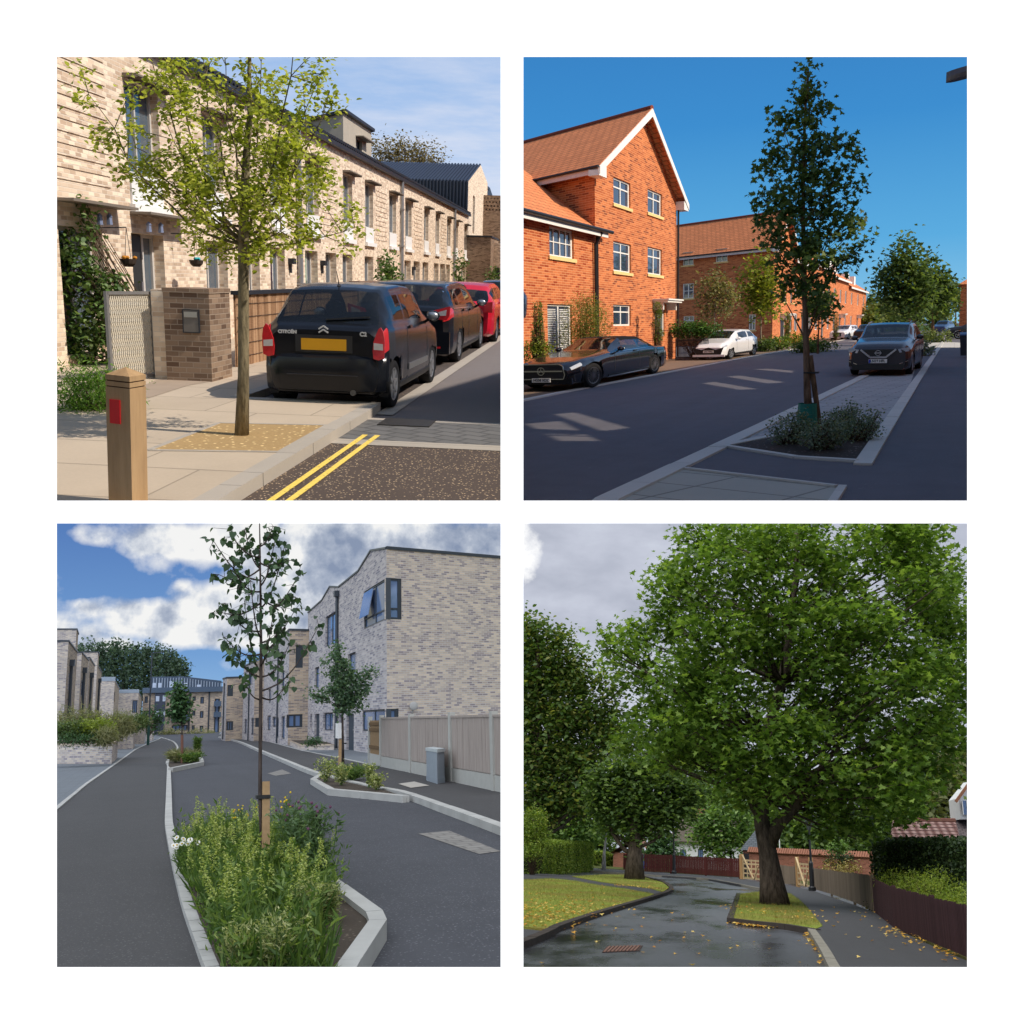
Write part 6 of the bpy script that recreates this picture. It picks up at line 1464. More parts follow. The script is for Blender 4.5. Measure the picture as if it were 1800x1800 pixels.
m = MB(); W3.face(m, yC, pp[-1].y, 0, ztop-.02, H+D3+[cwin, gwin], .16)
m.poly([Vector((X3, yC, ztop-.02))]+[Vector((X3, p.y, p.z)) for p in pp]+[Vector((X3, pp[-1].y, ztop-.02))])
m.build('street_wall', BR3, t)
WR3 = Wall(P, C0, dR); zt0 = pp[0].z; s_, z_ = WR3.at(880, 987); LR = 14
sl = 0
a1, _ = WR3.at(706, 1050); ga1, _ = WR3.at(701, 1265)
m = MB(); WR3.face(m, 0, LR, 0, zt0, [(0, a1, cz0, cz1), (0, ga1, gz0, gz1)], .16); m.build('side_wall', BR3f, t)
m = MB(); m.bar(Vector((X3, yC, zt0+.05)), Vector((X3, yC, zt0+.05))+dR*LR, .12, .12)
for a, b in zip(pp, pp[1:]): m.bar(a+up*.04, b+up*.04, .10, .08)
m.build('parapet_coping', GF, t)
m = MB(); m.add([Vector((X3-.0, yC, zt0-.15)), Vector((X3, yC, zt0-.15))+dR*LR, Vector((X3, pp[-1].y, ztop-.3))+dR*LR, Vector((X3, pp[-1].y, ztop-.3))], [(0, 1, 2, 3)]); m.build('roof', GF, t)
# corner windows: glazing on both faces, a dark post at the corner
W3.window((yC+.05, ca, cz0, cz1), t, GF, GL3, .05, .07, (1, 1), None, mid=[cz0+(cz1-cz0)*.26]); WR3.window((.03, a1, cz0, cz1), t, GF, GL3, .05, .09, (0, 1), None, mid=[cz0+(cz1-cz0)*.26])
W3.window((yC+.05, gwin[1], gz0, gz1), t, GF, GL3, .05, .07, (1, 0)); WR3.window((.03, ga1, gz0, gz1), t, GF, GL3, .05, .09, (0, 0))
m = MB(); q0 = W3.P(yC+(ca-yC)*.55, cz0+(cz1-cz0)*.26, 0); q1 = W3.P(ca-.1, cz0+(cz1-cz0)*.26, 0); nn = Vector((-.22, 0, 0))
m.hexa([q0+nn, q1+nn, q1+nn+Vector((-.04, 0, 0)), q0+nn+Vector((-.04, 0, 0)), W3.P(q0.y, cz1-.1), W3.P(q1.y, cz1-.1), W3.P(q1.y, cz1-.1, .04), W3.P(q0.y, cz1-.1, .04)]); m.build('open_casement', GL3, t)
m = MB(); m.box(X3-.02, X3+.18, yC-.02, yC+.16, cz0, cz1); m.build('corner_post', GF, t); m = MB(); m.box(X3-.02, X3+.18, yC-.02, yC+.16, gz0, gz1); m.build('corner_post', GF, t)
for h in H: W3.window(h, t, GF, GL3, .12, .06, (1, 0) if h[1]-h[0] > 2.2 else (0, 0))
for h in D3:
    m = MB(); W3.box(m, h[0], h[1], h[2], h[3], -.18, -.12); d = m.build('door', DR, t); m = MB(); W3.box(m, h[0]+.25, h[0]+.6, 1.0, 1.06, -.12, -.07); m.build('handle', SILV(), d)
m = MB(); a = P.W(594.5, 1200, X3); m.tube([(X3-.1, a.y, P.W(594, 1045, X3).z), (X3-.1, a.y, .1)], .08, 8); m.box(X3-.25, X3, a.y-.2, a.y+.2, P.W(594, 1050, X3).z, P.W(594, 1045, X3).z+.15); m.build('downpipe', GF, t)
m = MB(); a = P.W(598, 1292, X3); m.box(X3-.18, X3, a.y-.35, a.y+.35, .6, 1.35); m.build('meter_box', WHT, t)
m = MB(); s1, z1 = WR3.at(724, 1241); c = WR3.P(s1, z1, .15); m.ell(c, (.18, .05, .18), 12, 6); m.bar(c, WR3.P(s1, z1-.3, 0), .04, .04); m.build('satellite_dish', plain('dish_grey', (.35, .35, .35), .5, .3), t)
m = MB(); 
# further blocks of the same row
prevX, prevY = X3, pp[-1].y
blocks = [(541.5, 507, 463, 1109, 1108, 1150, 'second house block of the right-hand row, tan brick end beside the downpipe', [(520, 533, 1134, 1174), (504, 532, 1256, 1279)], [(495, 500, 1180, 1212), (472, 476, 1212, 1236), (470, 476, 1258, 1284), (486, 490, 1262, 1297), (495, 501, 1259, 1299), (479, 485, 1260, 1278)]),
          (463, 447, 427, 1152, 1163, 1174, 'third house block of the right-hand row behind the slim tree trunk', [(449, 460, 1262, 1278)], [(438, 444, 1180, 1205), (435, 438, 1222, 1240), (442, 446, 1262, 1292), (430, 434, 1264, 1290)]),
          (427, 398, 391, 1191, 1192, 1195, 'last house block of the right-hand row beside the lamp post', [(400, 410, 1204, 1224), (398, 410, 1268, 1284)], [])]
for (xa, xb, xc, yt0, yt1, yt2, lab, fw_, sw_) in blocks:
    yF = P.W(xa, 1230, prevX).y; cor = P.D(xb, 1230, yF); Xn = cor.x; z0_ = P.D(xa, yt0, yF).z; z1_ = P.D(xb, yt1, yF).z; yE = P.W(xc, 1230, Xn).y; z2_ = P.W(xc, yt2, Xn).z
    t = thing(P, 'terraced_house', lab, 'house', (Xn, (yF+yE)/2, 0), 0, 'pale mixed brick houses on the right')
    Wa = Wall(P, (Xn, yF), (1, 0)); Wb = Wall(P, (Xn, 0), (0, 1)); fh = [Wa.hole(*h) for h in fw_]; sh_ = [Wb.hole(*h) for h in sw_]
    zl = min(z0_, z1_)-.05; m = MB(); Wa.face(m, 0, 8, 0, zl, fh, .12); m.poly([Wa.P(0, zl), Wa.P(prevX-Xn+.5, zl), Wa.P(prevX-Xn+.5, z0_), Wa.P(0, z1_)]); m.build('end_wall', BR3b, t)
    zl2 = min(z1_, z2_)-.05; m = MB(); Wb.face(m, yF, yE, 0, zl2, sh_, .12); m.poly([Wb.P(yF, zl2), Wb.P(yF, z1_), Wb.P(yE, z2_), Wb.P(yE, zl2)]); m.build('street_wall', BR3, t)
    for h in fh: Wa.window(h, t, GF, GL3, .08, .09, (1, 0))
    for h in sh_: Wb.window(h, t, GF, GL3, .08, .09, (0, 0))
    m = MB(); m.bar(Wb.P(yF, z1_+.05), Wb.P(yE, z2_+.05), .12, .12); m.bar(Wa.P(0, z1_+.05), Wa.P(prevX-Xn, z0_+.05), .12, .12); m.build('parapet_coping', GF, t)
    m = MB(); m.tube([(Xn-.1, (yF*2+yE)/3, zl2-.3), (Xn-.1, (yF*2+yE)/3, .1)], .055, 6); m.build('downpipe', GF, t)
    prevX = Xn
# ---------------------------------------------------------------- left row of houses
ZINC = plain('zinc_parapet', (.26, .31, .38), .5, .4)
def lblock(lab, flank, face, yt, yt2, Y, roof=True, wins=(), fwins=(), name='terraced_house', pipe=False, deep=14):
    """corner at px face[0]; flank runs left to px flank, street face on to px face[1]"""
    c = P.D(face[0], 1230, Y); X = c.x; f = P.D(flank, 1230, Y); Y2 = None
    zt = P.D(face[0], yt, Y).z
    rr = P.ray(face[1], 1230); Y2 = min(X*rr.y/rr.x if rr.x*X > 0 else Y+deep, Y+40); Y2 = max(Y2, Y+2)
    z2 = zt-.2 if yt2 is None else P.W(face[1], yt2, X).z
    t = thing(P, name, lab, 'house', (X-3, Y+3, 0), 0, 'pale mixed brick houses on the left')
    Wa = Wall(P, (X, Y), (-1, 0)); Wb = Wall(P, (X, 0), (0, 1)); Wb.n = Vector((1, 0, 0)); wd = max(X-f.x, 1)+2
    fh = [Wa.hole(*h) for h in fwins]; sh_ = [Wb.hole(*h) for h in wins]; lo = min(zt, z2)-.02
    m = MB(); Wa.face(m, 0, wd, 0, zt, fh, .12); m.build('end_wall', BR3f, t)
    m = MB(); Wb.face(m, Y, Y2, 0, lo, sh_, .12); m.poly([Wb.P(Y, lo), Wb.P(Y2, lo), Wb.P(Y2, z2), Wb.P(Y, zt)]); m.build('street_wall', BR3b, t)
    for h in fh: Wa.window(h, t, GF, GL3, .08, .08, (1, 0))
    for h in sh_: Wb.window(h, t, GF, GL3, .08, .08, (0, 0))
    m = MB(); Wa.box(m, -.05, wd, zt, zt+(.45 if roof == 'zinc' else .1), -.3, .04); m.bar(Wb.P(Y, zt+.05), Wb.P(Y2, z2+.05), .12, .1); m.build('parapet', ZINC if roof == 'zinc' else GF, t)
    m = MB(); m.poly([Wb.P(Y, zt), Wb.P(Y2, z2), Wb.P(Y2, z2)-Vector((wd, 0, 0)), Wb.P(Y, zt)-Vector((wd, 0, 0))]); m.build('roof', ZINC, t)
    if pipe: m = MB(); yy = Y+(Y2-Y)*.25; m.tube([(X+.12, yy, lo-1.2), (X+.12, yy, 0)], .09, 6); m.box(X, X+.3, yy-.25, yy+.25, lo-1.2, lo-.8); m.build('downpipe', GF, t)
    return t
lblock('tall block rising behind the nearest left-hand house', 60, (127, 128), 1107, None, 78)
lblock('nearest left-hand house with a dark downpipe beside the planters', 60, (114, 131), 1128, 1143, 66, wins=[(121, 127, 1182, 1213), (122.5, 130, 1249, 1268)], pipe=True)
lblock('second left-hand house with a dark downpipe', 100, (139, 151.5), 1148, 1158, 76, wins=[(143, 148, 1194, 1223), (145.5, 151, 1254, 1266)], pipe=True)
lblock('tall block rising behind the third left-hand house', 120, (167.5, 168.5), 1147, None, 98)
lblock('third left-hand house with tall narrow windows', 130, (153, 163), 1157, 1168, 84, wins=[(158.5, 162, 1200, 1226), (159, 163, 1252, 1265)], pipe=True)
lblock('fourth left-hand house next to the lower flat-fronted block', 150, (169, 176), 1172, 1180, 102, wins=[(172.5, 175.5, 1208, 1232)], pipe=True)
lblock('wide flat-fronted left-hand house with a zinc parapet', 150, (200, 208.5), 1197, 1210, 116, 'zinc', wins=[(201, 203, 1215, 1234)])
lblock('last left-hand house with a tall corner window', 180, (243, 250), 1218, 1228, 132, 'zinc', fwins=[(233, 242, 1231, 1253)])
# apartment building
YA = 165; t = thing(P, 'apartment_building', 'four-storey brick apartment building with a dark glazed top floor closing the street', 'building', P.D(330, 1285, YA)*1.0)
pxx = lambda x: P.D(x, 1250, YA).x
zz = lambda y, x=330: P.D(x, y, YA).z
Wm = Wall(P, (pxx(250), YA), (1, 0)); A_ = lambda x: pxx(x)-pxx(250)
def hh(x0, x1, y0, y1): return (A_(x0), A_(x1), zz(y1, x0), zz(y0, x0))
h1 = [hh(*v) for v in ((338, 343.5, 1224, 1232), (351.5, 358, 1225, 1237), (338, 343.5, 1249, 1258), (351.5, 358, 1250, 1262), (338, 343.5, 1275, 1284), (352, 358.5, 1276, 1286.5), (302, 330, 1222, 1240), (302, 330, 1248, 1266), (303, 331, 1275, 1285), (253, 259, 1224, 1236), (253, 259, 1249, 1260), (377, 386, 1228, 1288))]
m = MB(); Wm.face(m, 0, A_(390), 0, zz(1216), h1, .4); m.box(pxx(390), pxx(390)+.3, YA, YA+14, 0, zz(1216)); m.build('brick_wall', BR3b, t)
for i, h in enumerate(h1): Wm.window(h, t, GF, GL3, .3, .12, (3, 0) if h[1]-h[0] > 2 else (0, 0))
m = MB(); Wm.box(m, A_(271), A_(290), 0, zz(1216), 0, .5); m.build('dark_stair_bay', plain('dark_blue_cladding', (.035, .045, .075), .5, .4), t)
for (x0, x1, y0, y1) in ((273, 279, 1224, 1233), (285, 290, 1223, 1233), (273, 280, 1250, 1259), (283, 290, 1250, 1259)):
    m = MB(); h = hh(x0, x1, y0, y1); Wm.box(m, h[0], h[1], h[2], h[3], .5, .56); m.build('stair_window', plain('pale_blind', (.40, .46, .58), .4, .5), t)
m = MB(); Wt = Wall(P, (pxx(262), YA+2), (1, 0)); m.box(pxx(261), pxx(312), YA+1.5, YA+12, zz(1216), zz(1188)); m.hexa([(pxx(312), YA+1.5, zz(1216)), (pxx(389), YA+1.5, zz(1216)), (pxx(389), YA+12, zz(1216)), (pxx(312), YA+12, zz(1216)), (pxx(312), YA+1.5, zz(1187)), (pxx(389), YA+1.5, zz(1197)), (pxx(389), YA+12, zz(1197)), (pxx(312), YA+12, zz(1187))])
m.build('penthouse', plain('smoky_glazing', (.05, .075, .12), .2, .7), t)
m = MB()
for x in range(262, 388, 5): m.box(pxx(x), pxx(x)+.12, YA+1.38, YA+1.5, zz(1216), zz(1191 if x < 312 else 1190+(x-312)*.135, x))
m.build('glazing_bars', plain('pale_bar', (.25, .30, .38), .5, .4), t)
for (x0, x1, y0, y1) in ((266, 272, 1200, 1210), (276, 282, 1200, 1210), (296, 303, 1197, 1210), (322, 328, 1200, 1212), (345, 352, 1203, 1213)):
    h = hh(x0, x1, y0, y1); m = MB(); m.box(pxx(x0), pxx(x1), YA+1.3, YA+1.45, h[2], h[3]); m.build('penthouse_window', plain('pale_blind', (1, 1, 1)), t)
m = MB(); m.box(pxx(249), pxx(391), YA-.8, YA+1.5, zz(1217), zz(1215)); m.box(pxx(249), pxx(391), YA-.8, YA-.7, zz(1215), zz(1208)); m.build('terrace_rail', plain('blue_glass_balustrade', (.07, .10, .15), .15, .8), t)
for (x0, x1, yb_) in ((301, 332, 1240), (301, 332, 1266), (375, 388, 1243), (375, 388, 1262)):
    m = MB(); m.box(pxx(x0), pxx(x1), YA-1.2, YA, zz(yb_), zz(yb_)+.2); m.box(pxx(x0), pxx(x1), YA-1.25, YA-1.2, zz(yb_), zz(yb_-9)); m.build('balcony', MATS['blue_glass_balustrade'], t)
for x in (333, 367): m = MB(); m.tube([(pxx(x), YA-.1, 0), (pxx(x), YA-.1, zz(1217))], .12, 6); m.build('downpipe', GF, t)
m = MB(); m.box(pxx(249), pxx(391), YA+12, YA+13, 0, zz(1216)); m.build('back_wall', BR3b, t)
# poplars
PO = leafmat('poplar_leaf', (.03, .06, .04), (.06, .10, .06), (.12, .18, .11), .3); BKg = bark('pale_poplar_bark', (.22, .20, .17))
for i, (x, yt) in enumerate(((132, 1142), (146, 1138), (163, 1140), (180, 1136), (198, 1136), (217, 1136), (236, 1138), (256, 1137), (275, 1139), (293, 1143), (308, 1154), (320, 1168))):
    Y = 215+(i % 3)*7; b = Vector((P.D(x, 1270, Y).x, Y, 0)); n = 7
    bl = [(x+R_.uniform(-2, 2), yt+7+k*(1235-yt)/n, 8.5+R_.uniform(-1, 2)) for k in range(n)]
    tree(P, 'poplar', ['leftmost tall poplar behind the left-hand houses', 'second poplar from the left', 'third poplar from the left', 'fourth poplar from the left', 'fifth poplar from the left', 'sixth poplar from the left', 'seventh poplar from the left', 'eighth poplar, behind the lamp post', 'ninth poplar, above the glazed top floor', 'tenth poplar, above the glazed top floor', 'second poplar from the right end', 'rightmost and lowest poplar of the row'][i], [b, P.D(x, 1230, Y), P.D(x, yt+12, Y)], .35, PB(P, bl, Y), PO, BKg, .62, 1500, 'quad', group='row of poplars', cl=5, rc=.65, shell=.3, squash=1.7, twigs=.1, up=.1)
# ---------------------------------------------------------------- fence, cabinet, lamps, planters
WOOD3 = NT('weathered_fence_wood', .85, .15); nn = WOOD3.noise(WOOD3.uv(16, .8), 1, 5, .7); WOOD3.col(WOOD3.mix(nn, lin((112, 104, 102)), lin((186, 174, 166)))); CP = plain('pale_concrete_post', (.38, .38, .36), .9, .1)
fa, fb = G(672, 1347, .1), G(905, 1397, .1); fd = (fb-fa).normalized(); Wf = Wall(P, fa, fd); LF = (fb-fa).length; zf = P.PL(760, 1258, fa, fd)[1]
t = thing(P, 'panel_fence', 'tall grey timber panel fence with concrete posts and gravel boards beside the pavement', 'fence', fa)
cuts = [Wf.at(x, 1300)[0] for x in (671, 723, 794, 868)]+[LF]
for i in range(len(cuts)-1):
    a, b = cuts[i], cuts[i+1]; m = MB(); k = a+.12; w_ = (b-a-.12)/max(1, int((b-a)/.24))
    while k < b-.02:
        dz = R_.uniform(-.004, .004); Wf.box(m, k, min(k+w_-.012, b), .42, zf-.06, R_.choice((0, .014)), .03+dz); k += w_
    Wf.box(m, a+.05, b, .40, zf-.08, -.03, 0); m.build('fence_panel', WOOD3.m, t)
    m = MB(); Wf.box(m, a+.1, b, .08, .40, -.02, .045); m.build('gravel_board', CP, t)
    m = MB(); Wf.box(m, a, b, zf-.06, zf-.01, -.03, .05); m.build('capping_rail', WOOD3.m, t)
for a in cuts[:-1]:
    m = MB(); Wf.box(m, a-.06, a+.12, .05, zf+.06, -.06, .07); m.build('fence_post', CP, t)
ra = G(651, 1341, .1); rb = G(671, 1346, .1); dd = (rb-ra).normalized(); Wr = Wall(P, ra, dd); Lr = (rb-ra).length; WD4 = plain('warm_batten_wood', (.24, .16, .09), .85, .1, 0, .3, 12)
t = thing(P, 'fence_return', 'short return panel of the fence showing warm brown battens', 'fence', ra); m = MB(); Wr.box(m, .15, Lr-.1, .42, zf-.1, 0, .03); m.build('fence_panel', WD4, t)
m = MB(); [Wr.box(m, .1, Lr-.05, z, z+.09, .03, .07) for z in (.6, 1.15, zf-.25)]; m.build('rails', plain('dark_batten', (.14, .09, .05), .9, .1), t); m = MB(); Wr.box(m, .1, Lr-.05, .08, .42, -.01, .05); m.build('gravel_board', CP, t)
m = MB(); Wr.box(m, -.06, .12, .05, zf+.03, -.05, .08); m.build('fence_post', CP, t)
ca_, cb_ = G(750, 1372, .1), G(769, 1378, .1); t = thing(P, 'utility_cabinet', 'grey metal utility cabinet standing against the timber fence', 'utility cabinet', ca_); 
CG = plain('cabinet_grey', (.24, .28, .33), .5, .4); zc = P.D(760, 1313, ca_.y).z; d1 = (cb_-ca_); d1.z = 0; dn = Vector((-d1.y, d1.x, 0)).normalized(); d2 = dR*.0+(G(789, 1374, .1)-cb_); d2.z = 0; d2 = d2.normalized()*.42
m = MB(); q = [ca_, cb_, cb_+d2, ca_+d2]; q = [Vector((v.x, v.y, 0)) for v in q]; m.hexa([v+up*.1 for v in q]+[v+up*(zc-.08) for v in q]); m.build('cabinet_body', CG, t)
cc_ = (q[0]+q[1]+q[2]+q[3])/4; m = MB(); q2 = [cc_+(v-cc_)*1.1 for v in q]; m.hexa([v+up*(zc-.08) for v in q2]+[v+up*(zc-.01) for v in q2]); m.build('cabinet_lid', plain('cabinet_lid_grey', (.42, .46, .48), .5, .4), t)
m = MB(); q3 = [cc_+(v-cc_)*1.04 for v in q]; m.hexa([v+up*.09 for v in q3]+[v+up*.22 for v in q3]); m.build('plinth', CG, t)
def lamp3(x, yb_, yt, lab, head=-1):
    b = G(x, yb_); Y = b.y; tp = P.D(x-1, yt, Y); t = thing(P, 'street_lamp', lab, 'street lamp', b, 0, 'slim dark street lamps')
    m = MB(); m.tube([b, Vector((b.x, b.y, 1.5))], .10, 8); m.build('base', plain('dark_green_base', (.01, .05, .04), .5, .4), t); m = MB(); m.tube([Vector((b.x, b.y, 1.5)), Vector((b.x, b.y, tp.z))], [.06, .045], 8); m.build('pole', GF, t)
    m = MB(); m.bar((b.x, b.y, tp.z), (b.x+.9*head, b.y, tp.z+.08), .14, .07); m.build('lamp_head', GF, t)
lamp3(260, 1310, 1148, 'slim dark street lamp on the left footway in front of the poplars', 1); lamp3(396, 1294, 1200, 'slim dark street lamp beside the last right-hand house')
def planter(lab, x0, x1, yt, yb_, side):
    a, b = G(x0, yb_), G(x1, yb_); z = P.D(x1, yt, b.y).z; s = (G(*side)-b); s.z = 0
    t = thing(P, 'brick_planter', lab, 'planter', a, 0, 'brick planters along the left'); q = [a, b, b+s, a+s]; q = [Vector((v.x, v.y, 0)) for v in q]
    m = MB(); m.hexa(q+[v+up*(z-.09) for v in q]); m.build('brickwork', BR3f, t); c = sum(q, Vector())/4; q4 = [c+(v-c)*1.01 for v in q]
    m = MB(); m.hexa([v+up*(z-.09) for v in q4]+[v+up*z for v in q4]); m.build('coping', BR3b, t)
    m = MB(); q5 = [c+(v-c)*.92 for v in q]; m.hexa([v+up*(z-.02) for v in q5]+[v+up*(z+.02) for v in q5]); m.build('soil', SOIL, t); return z, q
planter('nearest brick planter at the left edge full of green shrubs', 60, 196, 1306, 1343, (206, 1333)); planter('second brick planter behind the nearest one', 185, 233, 1285, 1317, (237, 1312)); planter('third brick planter by the lamp post', 233, 253, 1281, 1308, (255, 1305)); planter('fourth brick planter beyond the lamp post', 256, 267, 1280, 1302, (270, 1300))
planter('low brick planter in front of the corner house door', 526, 587, 1308, 1321, (560, 1312))
G3a = leafmat('planter_green', (.05, .09, .03), (.10, .15, .05), (.20, .25, .09), .35); G3b = leafmat('grass_tuft_green', (.14, .16, .07), (.26, .27, .13), (.38, .36, .20), .35); G3c = leafmat('dark_low_green', (.03, .07, .03), (.06, .12, .05), (.1, .2, .08), .3)
for (x, y, Y, rx, rz, n, mt, shp, sz, lab) in ((120, 1284, 43.5, .75, .34, 2200, G3a, 'oval', .09, 'green shrub in the nearest planter, left part'), (165, 1281, 43.5, .7, .36, 2200, leafmat('lime_shrub', (.12, .17, .02), (.22, .28, .04), (.34, .40, .08), .4), 'oval', .09, 'bright yellow-green shrub in the nearest planter'), (140, 1299, 43, 1.1, .14, 1800, G3c, 'quad', .07, 'low dark green ground cover in the nearest planter'),
      (184, 1294, 43, .25, .2, 900, G3b, 'blade', .35, 'dry grass tuft at the right end of the nearest planter'), (200, 1278, 50, .8, .6, 1400, G3b, 'blade', .42, 'fine dry grasses behind the nearest planter'), (135, 1272, 50, 1.2, .7, 1500, G3b, 'blade', .42, 'tall misty grasses behind the green shrubs'), (220, 1270, 62, 1.2, .6, 1600, G3a, 'oval', .12, 'green shrubs over the second planter'), (240, 1271, 75, .9, .5, 900, G3a, 'oval', .14, 'green shrub over the third planter'), (262, 1266, 95, 1.2, 1.4, 900, G3c, 'oval', .2, 'dark shrub behind the left lamp post')):
    c = P.D(x, y, Y); bush(P, 'planter_shrub', lab, [(c, (rx, .5, rz)), (c+Vector((rx*.6, .2, rz*.15)), (rx*.5, .4, rz*.6))], None, n, mt, sz, shp, cl=8, rc=.12, base=Vector((c.x, Y, max(0, c.z-rz))))
bush(P, 'planter_shrub', 'low green plant in the planter by the corner house', [(P.D(552, 1304, 46), (.5, .3, .2))], None, 400, G3c, .09, 'oval', cl=6, rc=.08, base=P.D(552, 1308, 46)); bush(P, 'garden_shrub', 'green shrubs by the last right-hand house', [(P.D(406, 1282, 130), (1.2, .5, .9))], None, 400, G3c, .25, 'oval', cl=5, rc=.2); bush(P, 'far_bed_planting', 'pale green planting at the foot of the apartment building', [(P.D(300, 1288, 150), (2, .5, .6)), (P.D(355, 1288, 150), (2.6, .5, .4))], None, 800, G3b, .4, 'lance', cl=5, rc=.25)
# ---------------------------------------------------------------- young trees
HB = leafmat('dark_broad_leaf', (.026, .058, .032), (.05, .10, .05), (.10, .17, .08), .3); BK3 = bark('dark_sapling_bark', (.07, .055, .05))
b = G(462, 1532, .1); Y = b.y; tp = lambda x, y, dy=0: P.D(x, y, Y+dy)
t = thing(P, 'young_tree', 'slender young tree with large dark leaves rising from the near planted bed', 'tree', b)
m = MB(); m.tube([b, tp(457, 1400), tp(458, 1250), tp(459, 1150), tp(458, 1050), tp(457, 960), tp(456, 906)], [.022, .019, .018, .016, .012, .008, .005], 10); m.build('trunk', BK3, t, smooth=True)
B = MB(); P_ = []; S_ = []
for (y0, ex, ey, dy) in ((1190, 405, 1130, .2), (1190, 510, 1130, .3), (1150, 395, 1120, -.2), (1130, 520, 1070, .1), (1110, 395, 1060, .3), (1080, 525, 1010, -.2), (1060, 385, 1075, .1), (1070, 500, 960, .2), (1040, 410, 1000, -.3), (1030, 485, 940, .3), (1020, 375, 950, .1), (1000, 430, 930, .2), (990, 505, 985, -.2), (980, 400, 930, -.1), (960, 480, 925, .1), (1180, 430, 1060, .5), (1170, 480, 1080, -.5), (1215, 560, 1100, .1), (1230, 430, 1200, -.1), (1225, 505, 1200, .4), (1120, 440, 1020, -.5), (1140, 500, 1090, .5), (1050, 515, 1050, .4), (1000, 385, 1010, .3)):
    a, e = tp(458, y0), tp(ex, ey, dy); ps = []
    for i in range(8):
        u = i/7; q = a.lerp(e, u); q.z -= .22*(a-e).length*math.sin(math.pi*u)*.8; ps.append(q)
    B.tube(ps, [.011*(1-.7*i/7) for i in range(8)], 5)
    if y0 > 1205: rng = range(6, 8)
    else: rng = range(3, 8)
    for i in rng:
        for k in range(5): P_.append(tuple(ps[i]+Vector((R_.gauss(0, .05), R_.gauss(0, .07), R_.gauss(0, .045))))); B.tube([ps[i], Vector(P_[-1])], [.0028, .0018], 4, False)
B.build('branches', BK3, t, smooth=True)
pa = np.array(P_); leaves_mesh('crown', pa, .074, 'heart', .1, HB, t, dirs=np.column_stack([NP.normal(size=len(pa))*.6, NP.normal(size=len(pa))*.6, -np.ones(len(pa))*.9]))
t = thing(P, 'tree_stake', 'square timber stake strapped to the slender young tree', 'stake', G(466, 1535, .1)); st0 = G(467, 1534, .1); st1 = tp(467, 1374, .03); m = MB(); m.bar(st0, st1, .075, .075); m.build('post', MATS['warm_batten_wood'] if False else plain('stake_timber', (.33, .22, .12), .85, .1, 0, .3, 20), t)
c = tp(467, 1400, .0); m = MB(); m.box(c.x-.095, c.x+.045, c.y-.045, c.y+.07, c.z-.018, c.z+.018); m.build('strap', BLACKP(), t)
HG = leafmat('hazy_green_leaf', (.05, .10, .06), (.09, .16, .09), (.16, .24, .14), .4)
b = G(603, 1352, .1); Y = b.y
trk = [b, P.D(602, 1250, Y), P.D(601, 1180, Y), P.D(595, 1125, Y)]
bl = PB(P, [(592, 1135, 8), (590, 1155, 11), (600, 1170, 13), (588, 1185, 12), (612, 1185, 12), (602, 1205, 18), (625, 1200, 12), (640, 1190, 10), (655, 1180, 7), (618, 1222, 16), (638, 1215, 12), (600, 1230, 14), (582, 1215, 9), (568, 1225, 9), (555, 1222, 7), (545, 1215, 5), (600, 1248, 10), (612, 1240, 12), (630, 1240, 8), (572, 1165, 6)], Y)
tree(P, 'young_tree', 'hazy green young tree with spreading branches in front of the corner house', trk, .035, bl, HG, BK3, .10, 3400, 'oval', cl=7, rc=.10, shell=.1, twigs=.4, up=.2, sag=-.05, fork=.8)
t = thing(P, 'tree_stake', 'timber stake with a white tag beside the hazy green tree', 'stake', G(597, 1355, .1)); a = G(597, 1356, .1); m = MB(); m.bar(a, P.D(598, 1300, a.y), .075, .075); m.build('post', MATS['stake_timber'], t); m = MB(); q = P.D(598, 1302, a.y); m.box(q.x-.02, q.x+.18, q.y-.03, q.y+.0, q.z-.10, q.z-.06); m.build('strap', BLACKP(), t)
b = G(319, 1340, .1); Y = b.y; tree(P, 'young_tree', 'small dark young tree in the far bed in front of the apartment building', [b, P.D(320, 1280, Y), P.D(317, 1210, Y)], .04, PB(P, [(316, 1208, 7), (312, 1222, 11), (320, 1232, 10), (310, 1245, 12), (325, 1248, 8), (305, 1258, 9), (335, 1235, 4), (318, 1262, 8)], Y), HG if False else G3c, BK3, .16, 1000, 'oval', cl=6, rc=.12, shell=.1, twigs=.5); 
m = MB(); a = G(320, 1341, .1); m.tube([a, P.D(320, 1292, a.y)], .05, 8); based(P, m, 'tree_stake', plain('red_brown_stake', (.16, .08, .06), .9, .1), a, label='round reddish stake by the small dark young tree', cat='stake')
# ---------------------------------------------------------------- planting in the beds
def inpoly(px, py, poly):
    c = False; j = len(poly)-1
    for i in range(len(poly)):
        if (poly[i][1] > py) != (poly[j][1] > py) and px < (poly[j][0]-poly[i][0])*(py-poly[i][1])/(poly[j][1]-poly[i][1])+poly[i][0]: c = not c
        j = i
    return c
def scatter(poly, n):
    xs = [p[0] for p in poly]; ys = [p[1] for p in poly]; out = []
    while len(out) < n:
        x, y = R_.uniform(min(xs), max(xs)), R_.uniform(min(ys), max(ys))
        if inpoly(x, y, poly): out.append((x, y))
    return out
core = [(p.x, p.y) for p in [G(308, 1505, .1), G(370, 1470, .1), G(500, 1475, .1), G(580, 1540, .1), G(590, 1590, .1), G(560, 1650, .1), G(585, 1725, .1), G(402, 1725, .1), G(385, 1690, .1), G(345, 1590, .1)]]
WG = leafmat('wild_green', (.045, .095, .02), (.085, .15, .03), (.20, .28, .07), .4); SPK = leafmat('pale_spike_flower', (.20, .27, .05), (.36, .42, .11), (.52, .55, .22), .4)
pos = []; dr = []
